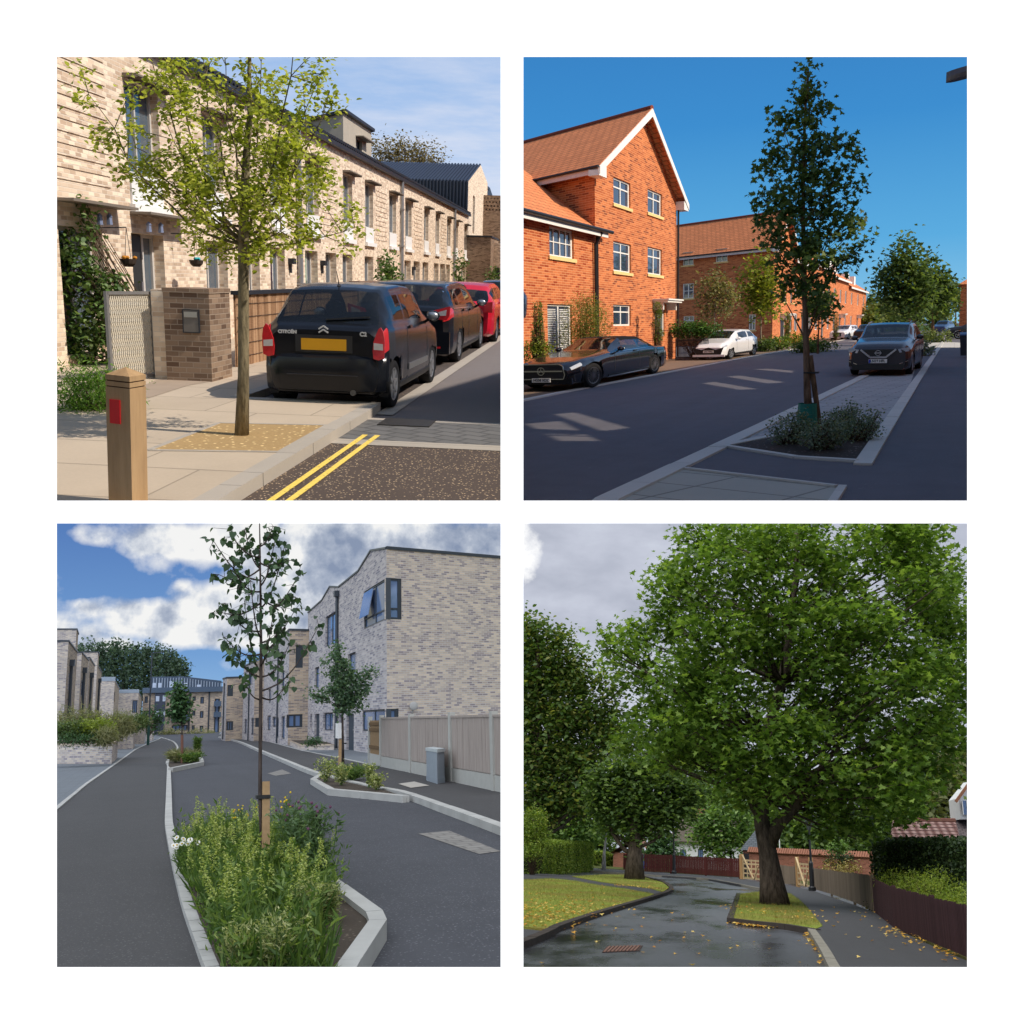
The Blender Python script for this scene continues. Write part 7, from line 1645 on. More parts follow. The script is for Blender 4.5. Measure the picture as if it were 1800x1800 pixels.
for x, y in scatter(core, 760):
    if math.sin(x*9+1)*math.sin(y*7) > .55: continue
    h = R_.uniform(.12, .30)+.2*R_.random()**2*(1+math.sin(x*6)*math.sin(y*5)); lean = (R_.gauss(0, .25), R_.gauss(0, .25))
    for k in range(16):
        u = R_.random(); pos.append((x+lean[0]*u*h+R_.gauss(0, .03), y+lean[1]*u*h+R_.gauss(0, .03), .1+u*h)); dr.append((R_.gauss(0, .7), R_.gauss(0, .7), R_.uniform(.1, 1)))
leaves_mesh('wild_foliage', np.array(pos), .085, 'lance', mat=WG, pl=P, dirs=np.array(dr), kind='stuff', label='dense green wild foliage filling the near planted bed', cat='foliage', group=None)
pos = []; dr = []
for x, y in scatter(core, 900):
    for k in range(3): pos.append((x, y, .1)); dr.append((R_.gauss(0, .35), R_.gauss(0, .35), 1))
leaves_mesh('long_grass', np.array(pos), .27, 'blade', mat=WG, pl=P, dirs=np.array(dr), kind='stuff', label='long grass blades among the wildflowers', cat='grass')
def spikes(lab, spots, hmin, hmax):
    pos = []; dr = []; st = MB()
    for x, y in spots:
        h = R_.uniform(hmin, hmax); lx, ly = R_.gauss(0, .10), R_.gauss(0, .10); st.tube([(x, y, .1), (x+lx*.4, y+ly*.4, .1+h*.55), (x+lx, y+ly, .1+h)], [.005, .004, .002], 4, False)
        L_ = R_.uniform(.14, .24)
        for k in range(75):
            u = k/75; r = .017*(1-u)+.003; an = R_.uniform(0, 6.28); f = 1-L_*(1-u)/h
            pos.append((x+lx*f+r*math.cos(an), y+ly*f+r*math.sin(an), .1+h-L_*(1-u))); dr.append((math.cos(an), math.sin(an), .5))
    o = leaves_mesh('flower_spikes', np.array(pos), .019, 'oval', mat=SPK, pl=P, dirs=np.array(dr), kind='stuff', label=lab, cat='wildflowers'); return o
spikes('pale yellow-green flower spikes standing all over the near bed', scatter(core, 125), .30, .62)
def clumpplant(name, lab, base, h, r, n, mat, shape, size, flowers=None, fcol=None, fsize=.02, cat='plant', nf=12, stems=12):
    t = thing(P, name, lab, cat, base); S = MB(); pos = []; dr = []; tops = []
    for i in range(stems):
        a = R_.uniform(0, 6.28); q = base+Vector((math.cos(a)*r*R_.random(), math.sin(a)*r*R_.random(), h*R_.uniform(.7, 1))); S.tube([base+Vector((R_.gauss(0, .03), R_.gauss(0, .03), 0)), base.lerp(q, .5)+Vector((R_.gauss(0, .03), 0, .03)), q], [.006, .005, .003], 4, False); tops.append(q)
        for k in range(n//stems):
            u = R_.uniform(.15, 1); p = base.lerp(q, u); pos.append((p.x+R_.gauss(0, r*.18), p.y+R_.gauss(0, r*.18), p.z+R_.gauss(0, .02))); dr.append((R_.gauss(0, .8), R_.gauss(0, .8), R_.uniform(0, .9)))
    S.build('stems', plain('green_stem', (.08, .13, .04), .8, .2), t); leaves_mesh('foliage', np.array(pos), size, shape, .3, mat, t, dirs=np.array(dr))
    if flowers:
        F = MB(); K = MB()
        for i in range(nf):
            q = tops[i % len(tops)]+Vector((R_.gauss(0, .04), R_.gauss(0, .04), R_.uniform(0, .05)))
            if flowers == 'daisy':
                tl = Vector((R_.gauss(0, .3), -.75, .6)).normalized(); ax = tl.cross(up).normalized(); ay = ax.cross(tl)
                for k in range(12):
                    a = 6.28*k/12; d_ = ax*math.cos(a)+ay*math.sin(a); e_ = ax*math.cos(a+.2)+ay*math.sin(a+.2); g_ = ax*math.cos(a-.2)+ay*math.sin(a-.2); F.add([q+d_*.006, q+e_*fsize*.8, q+d_*fsize, q+g_*fsize*.8], [(0, 1, 2, 3)])
                K.ell(q+tl*.003, (.007, .007, .007), 8, 5)
            else: F.ell(q, (fsize, fsize, fsize), 8, 5, .4)
            F.build('flower', fcol, t); F = MB()
        if K.v: K.build('flower_centres', plain('yolk_yellow', (.65, .40, .02), .7, .2), t)
    return t
VAR = leafmat('variegated_leaf', (.12, .18, .05), (.30, .33, .13), (.52, .52, .28), .4); TH = leafmat('thistle_green', (.05, .10, .04), (.10, .17, .07), (.18, .26, .13), .35)
wf = plain('white_petal', (.75, .75, .72), .7, .2); pu = plain('dull_purple_head', (.12, .05, .09), .8, .2); ye_ = plain('yellow_head', (.60, .42, .03), .8, .2)
clumpplant('ox_eye_daisies', 'clump of white ox-eye daisies leaning over the left kerb', G(322, 1535, .1), .30, .16, 220, WG, 'lance', .06, 'daisy', wf, .028, nf=13)
clumpplant('thistle', 'tall green thistle with purple heads on the right side of the near bed', G(563, 1562, .1), .72, .17, 800, TH, 'lance', .085, 'ball', pu, .014, nf=12, stems=14)
clumpplant('thistle', 'branching thistle with fading heads in the middle right of the near bed', G(520, 1548, .1), .70, .20, 800, TH, 'lance', .085, 'ball', pu, .012, nf=12, stems=14)
clumpplant('yellow_daisies', 'straggly tall plants with small yellow and white heads behind the stake', G(500, 1530, .1), .72, .17, 500, TH, 'lance', .05, 'ball', ye_, .011, nf=10, stems=16)
clumpplant('yellow_daisies', 'straggly pale plants with small yellow heads left of the stake', G(425, 1505, .1), .52, .15, 400, TH, 'lance', .05, 'ball', ye_, .010, nf=12, stems=16)
for (x, y, h, r, lab) in ((395, 1505, .30, .14, 'variegated shrub with reddish tips near the back of the bed'), (548, 1630, .33, .14, 'variegated yellow shrub right of centre in the near bed'), (580, 1620, .28, .12, 'variegated yellow shrub near the right kerb'), (487, 1712, .34, .20, 'large variegated yellow shrub at the front of the bed'), (425, 1705, .26, .14, 'variegated yellow shrub at the front left of the bed'), (350, 1520, .25, .10, 'variegated tuft behind the daisies')):
    clumpplant('variegated_shrub', lab, G(x, y, .1), h, r, 900, VAR, 'lance', .045, cat='shrub', stems=16)
for (x, y, h, r, lab) in ((573, 1374, .75, .38, 'variegated shrub at the left end of the right-hand bed'), (600, 1380, .6, .38, 'variegated shrub in the middle of the right-hand bed'), (650, 1384, .62, .22, 'upright variegated shrub right of the timber stake'), (662, 1388, .4, .3, 'low variegated shrub at the right end of the bed')):
    clumpplant('variegated_shrub', lab, G(x, y, .1), h*.85, r*.8, 420, VAR, 'oval', .06, cat='shrub', stems=14)
clumpplant('green_ground_cover', 'low green plants around the stake in the right-hand bed', G(618, 1372, .1), .35, .6, 900, WG, 'lance', .12, stems=20)
for (x, y, h, r, lab, mt) in ((325, 1340, .42, .55, 'grassy planting in the far bed round the reddish stake', G3b), (308, 1340, .38, .4, 'pale feathery grasses at the left of the far bed', G3b), (346, 1338, .95, .12, 'tall green spire at the right end of the far bed', WG), (335, 1341, .35, .5, 'green planting along the far bed kerb', WG)):
    clumpplant('bed_grass', lab, G(x, y, .1), h, r, 1100, mt, 'blade' if mt is G3b else 'lance', .28 if mt is G3b else .14, stems=20)
# ================================================================== STREET 4: leafy lane under grey sky
P = P4; G = P.G; up = Vector((0, 0, 1))
def b4(t):
    d, x = elev(t); at = t.n('ShaderNodeAttribute'); at.attribute_name = 'cover'
    mp = t.n('ShaderNodeMapping'); mp.inputs['Scale'].default_value = (3, 3, 7); t.l(d, mp.inputs[0])
    n = t.noise(mp.outputs[0], 3.2, 6, .55)
    base = t.ramp(n, [(.30, lin((172, 178, 194))), (.52, lin((194, 199, 214))), (.75, lin((214, 220, 233)))])
    k = t.math('ADD', at.outputs['Fac'], t.math('MULTIPLY', t.math('SUBTRACT', t.noise(d, 16, 8, .65), .5), 2.2))
    return t.mix(t.ramp(k, [(.42, (0, 0, 0)), (.85, (1, 1, 1))]), base, (1.05, 1.05, 1.05))
sky_dome(P, sky_mat('overcast_sky', b4), 901, 1900, 901, 1530, att=lambda x, y: max(0, 1.0-((x-922)/46)**2*.6-((y-962)/58)**2*.6))
def lawnmat(name, c1, c2, c3):
    if name in MATS: return MATS[name]
    t = NT(name, .95, .1); o = t.obj(); n = t.noise(o, 30, 3, .8); n2 = t.noise(o, .5, 4, .6)
    a = t.mix(n, tuple(v*.55 for v in c1), tuple(v*1.5 for v in c2)); t.col(t.mix(t.ramp(n2, [(.4, (0, 0, 0)), (.65, (1, 1, 1))]), a, t.mix(n, tuple(v*.6 for v in c3), c3))); t.bump(n, .8, .03); MATS[name] = t.m; return t.m
LAWN = lawnmat('damp_lawn', (.14, .19, .03), (.21, .25, .045), (.24, .19, .05))
tt = NT('wet_lane_asphalt', .32, .5); o = tt.obj(); n = tt.noise(o, 45, 2, .8); n2 = tt.noise(tt.obj((.42, .16, 1)), 1.2, 6, .62)
wet = tt.ramp(n2, [(.44, (0, 0, 0)), (.66, (1, 1, 1))])
tt.col(tt.mix(wet, tt.mix(n, (.036, .040, .047), (.115, .121, .140)), (.016, .017, .020))); tt.l(tt.ramp(n2, [(.44, (.40,)*3), (.62, (.12,)*3)]), tt.b.inputs['Roughness']); tt.bump(n, .15, .01); WETM = tt.m
DRYA = asphalt('damp_path_asphalt', (.052, .053, .058), None, scale=45, patch=.3, rough=.65, spec=.3)
KB4 = plain('dark_mossy_kerb', (.045, .038, .034), .85, .2, 0, .4, 5); KB4b = plain('pale_worn_kerb', (.20, .19, .16), .85, .2, 0, .3, 5)
sheet(P, 'road', [P.HD(600, 1500)*600, P.HD(2000, 1500)*600, Vector((20, 8, 0)), Vector((-10, 8, 0))], WETM, 0)
l1 = [(905, 1547), (969, 1544), (1010, 1548), (1054, 1556), (1100, 1562), (1139, 1569), (1150, 1571), (1139, 1576), (1090, 1590), (1042, 1604), (1000, 1617), (981, 1624), (962, 1633), (905, 1627)]
raised(P, 'lawn', [G(x, y, .09) for x, y in l1], LAWN, .09, kind='structure')
l2 = [(1006, 1540), (1060, 1537), (1108, 1537), (1140, 1544), (1165, 1551), (1176, 1560), (1166, 1567), (1140, 1560), (1098, 1555), (1054, 1549)]
raised(P, 'lawn', [G(x, y, .09) for x, y in l2], LAWN, .09, kind='structure')
raised(P, 'side_path', [G(x, y, .05) for x, y in ((905, 1537), (960, 1536), (1006, 1540), (1054, 1549), (1098, 1555), (1140, 1560), (1166, 1567), (1150, 1572), (1100, 1562), (1054, 1556), (969, 1544), (905, 1547))], DRYA, .055, kind='structure')
raised(P, 'driveway', [G(x, y, .05) for x, y in ((905, 1628), (962, 1634), (905, 1660))], DRYA, .05, kind='structure')
kerb(P, 'kerb', smoothline([G(x, y, .09) for x, y in ((895, 1660), (930, 1648), (962, 1634), (981, 1625), (1042, 1605), (1090, 1591), (1139, 1577), (1155, 1572), (1170, 1567), (1178, 1560), (1165, 1550), (1140, 1543), (1108, 1536))], 4), -.03, .14, KB4, .11, kind='structure')
isl = [(1295, 1572), (1340, 1567), (1389, 1571), (1405, 1582), (1418, 1594), (1446, 1628), (1432, 1634), (1380, 1625), (1330, 1620), (1282, 1615)]
raised(P, 'grass_island', [G(x, y, .1) for x, y in isl], LAWN, .11, kind='structure')
kerb(P, 'kerb', [G(x, y, .1) for x, y in ((1295, 1571), (1279, 1615), (1330, 1621), (1380, 1626), (1433, 1635))][::-1], -.02, .14, KB4, .12, kind='structure')
pv = [(1433, 1634), (1455, 1665), (1476, 1700), (1510, 1760)]; pr_ = [(1800, 1760), (1712, 1694), (1650, 1668), (1590, 1640), (1540, 1605), (1500, 1590), (1430, 1566), (1390, 1556), (1340, 1550), (1300, 1545), (1250, 1540), (1130, 1533), (1040, 1527), (1040, 1531), (1130, 1537), (1240, 1544), (1290, 1553), (1330, 1560), (1350, 1563), (1389, 1571), (1418, 1594), (1446, 1628)]
raised(P, 'pavement', [G(x, y, .1) for x, y in pv+pr_], DRYA, .10, kind='structure')
kerb(P, 'kerb', smoothline([G(x, y, .1) for x, y in pv[::-1]], 3), -.16, .0, KB4b, .12, kind='structure')
kerb(P, 'kerb', smoothline([G(x, y, .1) for x, y in ((1040, 1531), (1130, 1537), (1240, 1544), (1290, 1552), (1330, 1560), (1350, 1563))], 3), 0, .15, KB4b, .12, kind='structure')
raised(P, 'verge', [G(x, y, .1) for x, y in ((1540, 1604), (1590, 1638), (1650, 1666), (1712, 1692), (1800, 1755), (1900, 1755), (1760, 1640), (1560, 1596))], lawnmat('weedy_verge', (.05, .06, .02), (.09, .09, .03), (.10, .07, .03)), .13, kind='structure')
sheet(P, 'garden_ground', [G(1130, 1532)+Vector((0, .6, 0)), G(1300, 1543)+Vector((0, .6, 0)), G(1430, 1562)+Vector((.3, .8, 0)), G(1540, 1598)+Vector((.6, .6, 0)), Vector((40, 40, 0)), Vector((60, 300, 0)), Vector((-60, 300, 0)), Vector((-40, 75, 0)), G(905, 1536), G(960, 1535), G(1040, 1526)], lawnmat('garden_lawn', (.05, .08, .02), (.08, .11, .03), (.08, .06, .03)), .02)
# ---------------------------------------------------------------- fences, walls, gates
def picket(lab, pts, h, mat, name='picket_fence', pw=.09, gap=.02, post=True, dz=.1, cap=None, wave=.02):
    p0 = pts[0]; t = thing(P, name, lab, 'fence', p0); m = MB(); R2 = MB(); QL = []
    for i in range(len(pts)-1):
        a, b = pts[i], pts[i+1]; d = (b-a); d.z = 0; L = d.length; d.normalize(); W_ = Wall(P, a, d); h0 = h[i] if isinstance(h, list) else h; h1 = h[i+1] if isinstance(h, list) else h
        s = 0
        while s < L:
            hh_ = h0+(h1-h0)*s/L+R_.uniform(-wave, wave); W_.box(m, s, min(s+pw, L), dz, dz+hh_, 0, .022); s += pw+gap
        for f in (.25, .8): W_.add if False else W_.box(R2, 0, L, dz+h0*f, dz+h0*f+.07, -.05, 0)
        if post: Q = MB(); W_.box(Q, -.05, .07, 0, dz+h0+.03, -.09, -.01); QL.append(Q)
    m.build('boards', mat, t); R2.build('rails', mat, t)
    for Q in QL: Q.build('post', mat, t)
    return t
def woodm(name, c, v=.5):
    if name in MATS: return MATS[name]
    t = NT(name, .85, .15); g = t.n('ShaderNodeNewGeometry'); n = t.noise(t.uv(14, 1.2), 1, 5, .7)
    t.col(t.mix(.5, t.mix(n, tuple(q*.5 for q in c), tuple(q*1.6 for q in c)), t.ramp(g.outputs['Random Per Island'], [(0, tuple(q*(1-v) for q in c)), (1, tuple(q*(1+v) for q in c))]))); MATS[name] = t.m; return t.m
PUR = woodm('dark_plum_wood', (.045, .022, .024), .35); GRW = woodm('grey_brown_board', (.17, .135, .10), .35); REDW = woodm('oxblood_wood', (.085, .024, .021), .25); NEWW = woodm('new_oak', (.42, .25, .11), .2)
fp = [G(1538, 1603, .1), G(1572, 1630, .1), G(1640, 1660, .1), G(1712, 1690, .1), G(1790, 1725, .1)]; picket('dark plum picket fence under the bright shrub at the lower right', fp, [.95, .9, .86, .84, .84], PUR, pw=.07, gap=.03)
gp = [G(1534, 1600, .1), G(1500, 1585, .1), G(1460, 1571, .1), G(1432, 1563, .1)]; picket('grey brown close-board fence between the lamp post and the hedge', gp, [1.02, .98, .95, .95], GRW, 'board_fence', pw=.16, gap=.006)
gq = [G(1398, 1555, .1), G(1372, 1553, .1), G(1342, 1549, .1)]; picket('grey brown close-board fence between the two timber gates', gq, .95, GRW, 'board_fence', pw=.18, gap=.006)
rq = [G(1300, 1542, .1), G(1240, 1538, .1), G(1180, 1534, .1), G(1132, 1532, .1)]; t = picket('oxblood red picket fence in front of the white cottage', rq, 1.15, REDW, pw=.12, gap=.02)
picket('oxblood red picket fence left of the big leaning branch', [G(1128, 1531, .1), G(1096, 1528, .1)], 1.1, REDW, pw=.12, gap=.02)
def gate(lab, x0, x1, yb0, yb1, h=1.25):
    a, b = G(x0, yb0, .1), G(x1, yb1, .1); d = b-a; d.z = 0; L = d.length; W_ = Wall(P, a, d.normalized()); t = thing(P, 'timber_gate', lab, 'gate', a, 0, 'new timber gates')
    m = MB(); W_.box(m, -.14, .10, 0, h+.3, -.09, .09); m.build('gate_post', NEWW, t); m = MB(); W_.box(m, L-.1, L+.14, 0, h+.3, -.09, .09); m.build('gate_post', NEWW, t)
    PAL = woodm('pale_gate_wood', (.50, .38, .22), .15); m = MB()
    for z in (.12, .4, .68, .95, h-.1): W_.box(m, .12, L-.12, z, z+.09, -.02, .02)
    m.build('rails', PAL, t); m = MB(); q = .12
    while q < L-.2: W_.box(m, q, q+.08, .1, h, .02, .04); q += (L-.3)/4
    m.bar(W_.P(L*.62, .12, .06), W_.P(.15, h+.25, .06), .09, .05); m.bar(W_.P(L*.62, .12, .06), W_.P(L*.85, h*.7, .06), .06, .05); m.build('brace', PAL, t)
gate('wider new timber gate in front of the brick outhouse', 1305, 1340, 1545, 1548); gate('narrower new timber gate left of the near lamp post', 1403, 1427, 1556, 1561)
BR4 = brick('old_red_brick', lin((152, 98, 80)), lin((122, 76, 62)), lin((150, 126, 108)), w=.23, h=.08, stain=.3); TIL4 = tiles('old_pantile', (.26, .11, .07), .22, .22)
Yw = 74; a, b = P.D(1318, 1545, Yw), P.D(1536, 1550, Yw-4); d = (b-a); d.z = 0; W_ = Wall(P, a, d.normalized()); L = d.length; zt = P.D(1430, 1503, Yw-2).z
t = thing(P, 'brick_garden_wall', 'old red brick garden wall with a tile coping behind the fence', 'wall', Vector((a.x, a.y, 0))); m = MB(); W_.box(m, 0, L, 0, zt, -.35, 0); m.build('brickwork', BR4, t)
m = MB(); s = 0
while s < L: m.tube([W_.P(s, zt-.02, .12), W_.P(s, zt+.32, -.18)], .085, 6); s += .17
m.build('tile_coping', plain('orange_pantile', (.28, .125, .08), .8, .2, 0, .3, 4), t)
# brick outhouse with slate pyramid roof
Yo = 78; a = P.D(1306, 1500, Yo); b = P.D(1366, 1500, Yo); zt = P.D(1330, 1495, Yo).z; za = P.D(1337, 1452, Yo+1.5).z
t = thing(P, 'brick_outhouse', 'small red brick outhouse with a grey slate pyramid roof', 'outhouse', Vector(((a.x+b.x)/2, Yo+1.5, 0))); m = MB(); m.box(a.x, b.x, Yo, Yo+3, 0, zt); m.build('wall', BR4, t)
m = MB(); c = ((a.x+b.x)/2, Yo+1.5, za); e = .2; m.add([(a.x-e, Yo-e, zt), (b.x+e, Yo-e, zt), (b.x+e, Yo+3+e, zt), (a.x-e, Yo+3+e, zt), c], [(0, 1, 4), (1, 2, 4), (2, 3, 4), (3, 0, 4)]); m.build('roof', tiles('grey_slate', (.10, .115, .13), .18, .3), t)
m = MB(); a2 = P.D(1313, 1530, Yo-.02); m.tube([(a2.x, Yo-.05, 0), (a2.x, Yo-.05, 1.6)], .3, 10); m.build('arched_recess', BLACKP(), t)
# white cottage
Yc = 95; a, b = P.D(1180, 1510, Yc), P.D(1312, 1510, Yc); ze = P.D(1200, 1476, Yc).z; zr = P.D(1200, 1438, Yc+4).z
t = thing(P, 'white_cottage', 'white rendered cottage with a grey brown thatched roof behind the red fence', 'cottage', Vector(((a.x+b.x)/2, Yc+3, 0))); Wc = Wall(P, a, (1, 0)); Lc = b.x-a.x; hs = [(Lc*.12, Lc*.2, .9, 1.7), (Lc*.36, Lc*.43, 1.0, 1.8), (Lc*.6, Lc*.68, .9, 1.8)]
m = MB(); Wc.face(m, 0, Lc, 0, ze, hs, .15); m.build('wall', plain('white_render', (.72, .74, .74), .9, .1), t)
for h in hs: Wc.window(h, t, GF, GL3, .1, .05, (1, 0))
m = MB(); m.add([(a.x-.4, Yc-.5, ze-.15), (b.x+.4, Yc-.5, ze-.15), (b.x-.5, Yc+4, zr), (a.x+.8, Yc+4, zr), (a.x-.4, Yc+8, ze), (b.x+.4, Yc+8, ze)], [(0, 1, 2, 3), (3, 2, 5, 4), (0, 3, 4), (1, 5, 2)]); m.build('roof', plain('grey_thatch', (.10, .085, .07), .95, .05, 0, .35, 3), t)
m = MB(); m.box(b.x-4.5, b.x-3.7, Yc+3.6, Yc+4.4, zr-.5, zr+.9); m.build('chimney', BR4, t)
# small brick house with red door beyond (left of tree)
Yh = 88; a, b = P.D(1078, 1510, Yh), P.D(1140, 1510, Yh); ze = P.D(1090, 1499, Yh).z; zr = P.D(1104, 1473, Yh+3).z
t = thing(P, 'brick_cottage', 'small red brick cottage with a pink tiled roof and blue doors beyond the dark tree', 'cottage', Vector((a.x+2, Yh+2, 0))); m = MB(); m.box(a.x, b.x, Yh, Yh+6, 0, ze); m.add([(a.x+1.2, Yh-.01, ze), (b.x-.2, Yh-.01, ze), ((a.x+b.x)/2+.4, Yh-.01, zr)], [(0, 1, 2)]); m.build('wall', BR4, t)
m = MB(); m.poly([(a.x-.3, Yh-.3, ze-.1), ((a.x+b.x)/2+.4, Yh-.3, zr+.1), ((a.x+b.x)/2+.4, Yh+6, zr+.1), (a.x-.3, Yh+6, ze-.1)]); m.poly([((a.x+b.x)/2+.4, Yh-.3, zr+.1), (b.x+.3, Yh-.3, ze-.1), (b.x+.3, Yh+6, ze-.1), ((a.x+b.x)/2+.4, Yh+6, zr+.1)]); m.build('roof', tiles('pink_tile', (.40, .20, .16), .25, .25), t)
BLD = plain('bright_blue_door', (.03, .05, .30), .5, .4)
for x0, x1 in ((1100, 1110), (1129, 1139)): m = MB(); m.box(P.D(x0, 1510, Yh).x, P.D(x1, 1510, Yh).x, Yh-.06, Yh-.0, 0, P.D(x0, 1501, Yh).z); m.build('door', BLD, t)
# house at the right: pantiled roofs, white gable
Yr = 40; t = thing(P, 'tiled_house', 'house behind the right-hand hedge with pantiled roofs and a white gable dormer', 'house', P.D(1640, 1560, Yr)*1.0)
r0, r1 = P.D(1573, 1446, Yr+1.5), P.D(1680, 1448, Yr+1.5); e0, e1 = P.D(1570, 1476, Yr), P.D(1760, 1480, Yr)
PT = NT('wavy_pantile', .7, .25); uvn = PT.uv(1, 1); wv = PT.n('ShaderNodeTexWave'); wv.inputs['Scale'].default_value = 1.15; wv.inputs['Distortion'].default_value = .6; PT.l(uvn, wv.inputs[0]); n = PT.noise(PT.obj(), 3, 4)
PT.col(PT.mix(wv.outputs['Fac'], (.14, .065, .055), PT.mix(n, (.30, .17, .15), (.42, .30, .27))))
m = MB(); k = 0
rows = 5; cols = 34
for r in range(rows):
    for c in range(cols):
        u0 = c/cols; u1 = (c+1)/cols; A0 = e0.lerp(e1, u0*.62); A1 = r0.lerp(r1, u0); q0 = A0.lerp(A1, r/rows)+up*.03; q1 = A0.lerp(A1, (r+1)/rows+.03)-up*.0; m.tube([q0, q1], .095, 6)
m.poly([e0, e0.lerp(e1, .62), r1, r0]); m.build('roof', PT.m, t)
m = MB(); m.tube([r0+up*.08, r1+up*.08], .12, 8); m.build('ridge_tiles', plain('brown_ridge_tile', (.16, .07, .05), .8, .2), t)
m = MB(); m.box(e0.x+.1, e1.x, Yr+.25, Yr+4, 0, e0.z-.05); m.build('wall', BR4, t)
a, b = P.D(1664, 1448, Yr+2), P.D(1800, 1500, Yr+1); m = MB(); m.add([P.D(1640, 1478, Yr+1), P.D(1800, 1482, Yr+1), P.D(1800, 1420, Yr+4), P.D(1702, 1427, Yr+4), P.D(1662, 1449, Yr+2.4)], [(0, 1, 2, 3, 4)]); m.build('lower_roof', tiles('brown_grey_tile', (.16, .13, .13), .16, .2), t)
g0_, g1_, gt = P.D(1689, 1440, Yr+1.8), P.D(1740, 1440, Yr+1.8), P.D(1712, 1370, Yr+1.8)
m = MB(); m.extr([g0_, g1_, Vector((g1_.x, g1_.y, P.D(1689, 1403, Yr+1.8).z)), gt, Vector((g0_.x, g0_.y, P.D(1689, 1403, Yr+1.8).z))], (0, 2, 0)); m.build('gable_wall', MATS['white_render'], t)
m = MB(); q = P.D(1692, 1432, Yr+1.75); q2 = P.D(1703, 1408, Yr+1.75); m.box(q.x, q2.x+.3, q.y-.06, q.y, q.z, q2.z); m.build('window', GL3, t); m = MB(); [m.box(x, x+.035, q.y-.09, q.y-.06, q.z, q2.z) for x in (q.x, q.x+.17, q.x+.34, q2.x+.27)]; m.build('window_bars', WHT, t)
m = MB(); ea = Vector((g0_.x-.15, g0_.y-.15, P.D(1689, 1403, Yr+1.8).z-.15)); m.bar(ea, gt+Vector((0, -.15, .12)), .12, .10); m.bar(gt+Vector((0, -.15, .12)), Vector((g1_.x+.3, g1_.y-.15, ea.z)), .12, .10); m.build('gable_tiles', plain('orange_verge_tile', (.35, .16, .09), .8, .2), t)
# gate pier and red gate at far left
t = thing(P, 'stone_gate_pier', 'square stone gate pier under the clipped shrub at the left edge', 'gate pier', G(941, 1536)); a = G(930, 1536); b = G(952, 1536); zt = P.D(940, 1490, a.y).z; m = MB(); m.box(a.x, b.x, a.y, a.y+.7, 0, zt); m.build('pier', brick('pinkish_stone', lin((170, 146, 128)), lin((140, 116, 100)), lin((150, 136, 120)), w=.35, h=.16, stain=.3), t); m = MB(); m.box(a.x-.05, b.x+.05, a.y-.05, a.y+.75, zt, zt+.1); m.build('cap', CONC, t)
t = thing(P, 'red_wooden_gate', 'reddish brown wooden gate with a small plaque at the left edge', 'gate', G(915, 1536)); a = G(905, 1535); b = G(928, 1536); m = MB(); m.box(a.x-1, b.x, a.y, a.y+.06, .1, 1.55); m.build('boards', woodm('red_brown_gate', (.16, .05, .03), .2), t); m = MB(); [m.box(a.x-1, b.x, a.y-.03, a.y, z, z+.12) for z in (.2, .8, 1.4)]; m.build('rails', woodm('red_brown_gate', (.16, .05, .03), .2), t)
m = MB(); q = P.D(922, 1501, a.y-.05); m.ell(q, (.2, .02, .09), 10, 5); m.build('plaque', plain('blue_white_plaque', (.4, .5, .52), .4, .4), t)
# lamps, flag
def lamp4(x, yb_, yt, lab, headcol):
    b = G(x, yb_, .1); Y = b.y; tp = P.D(x, yt, Y); t = thing(P, 'street_lamp', lab, 'street lamp', b, 0, 'black street lamps in the lane'); k = (tp.z)/6
    BLK_ = plain('lamp_black', (.012, .013, .016), .4, .5)
    m = MB(); m.tube([b, b+up*.15, b+up*.2, b+up*1.2, b+up*1.3], [.17, .17, .11, .10, .06], 12); m.build('base', BLK_, t, smooth=False); m = MB(); m.tube([b+up*1.3, Vector((b.x, b.y, tp.z-.5))], [.055, .04], 10); m.build('pole', BLK_, t)
    m = MB(); c = Vector((b.x, b.y, tp.z-.5)); m.tube([c, c+up*.08, c+up*.38], [.08, .10, .16], 8); m.build('lantern', headcol, t); m = MB(); m.tube([c+up*.38, c+up*.55], [.19, .03], 8); m.build('lantern_cap', BLK_, t)
lamp4(1428, 1566, 1440, 'black lamp post in front of the grey board fence', plain('dark_lantern', (.05, .06, .06), .2, .6)); lamp4(1185, 1536, 1444, 'black lamp post with a bright lantern before the white cottage', plain('pale_lantern', (.75, .8, .85), .2, .6))
Yg = 82; b = P.D(1373, 1545, Yg); t = thing(P, 'flagpole', 'white flagpole with a small red white and blue flag behind the big trunk', 'flagpole', Vector((b.x, Yg, 0))); zt = P.D(1372, 1443, Yg).z; m = MB(); m.tube([(b.x, Yg, 0), (b.x, Yg, zt)], .04, 8); m.build('pole', WHT, t)
for i, (c, nme) in enumerate((((.5, .02, .03), 'flag_red'), ((.8, .8, .8), 'flag_white'), ((.02, .03, .3), 'flag_blue'))): m = MB(); z = zt-.04-i*.13; m.extr([(b.x-.3+.05*i, Yg-.03, z), (b.x+.1, Yg-.03, z+.06), (b.x+.05, Yg-.03, z-.12), (b.x-.25+.05*i, Yg-.03, z-.13)], (0, .02, 0)); m.build(nme, plain(nme, c, .8, .1), t)
g = G(1103, 1680); m = MB(); q = [G(1066, 1665), G(1130, 1663), G(1124, 1672), G(1058, 1675)]; m.extr([Vector((p.x, p.y, .004)) for p in q], (0, 0, .006)); t = thing(P, 'road_gully', 'rusty slotted gully grate in the road at the lower left', 'drain cover', g); m.build('frame', plain('rusty_iron', (.055, .035, .03), .8, .3, .2, .4, 30), t)
m = MB()
for i in range(9): p0 = q[3].lerp(q[2], .06+i*.1); p1 = q[0].lerp(q[1], .1+i*.1); m.bar(p0+up*.014, p1+up*.014, .035, .012)
m.build('grate_bars', plain('rusty_bar', (.16, .09, .07), .8, .3, .2, .4, 30), t)
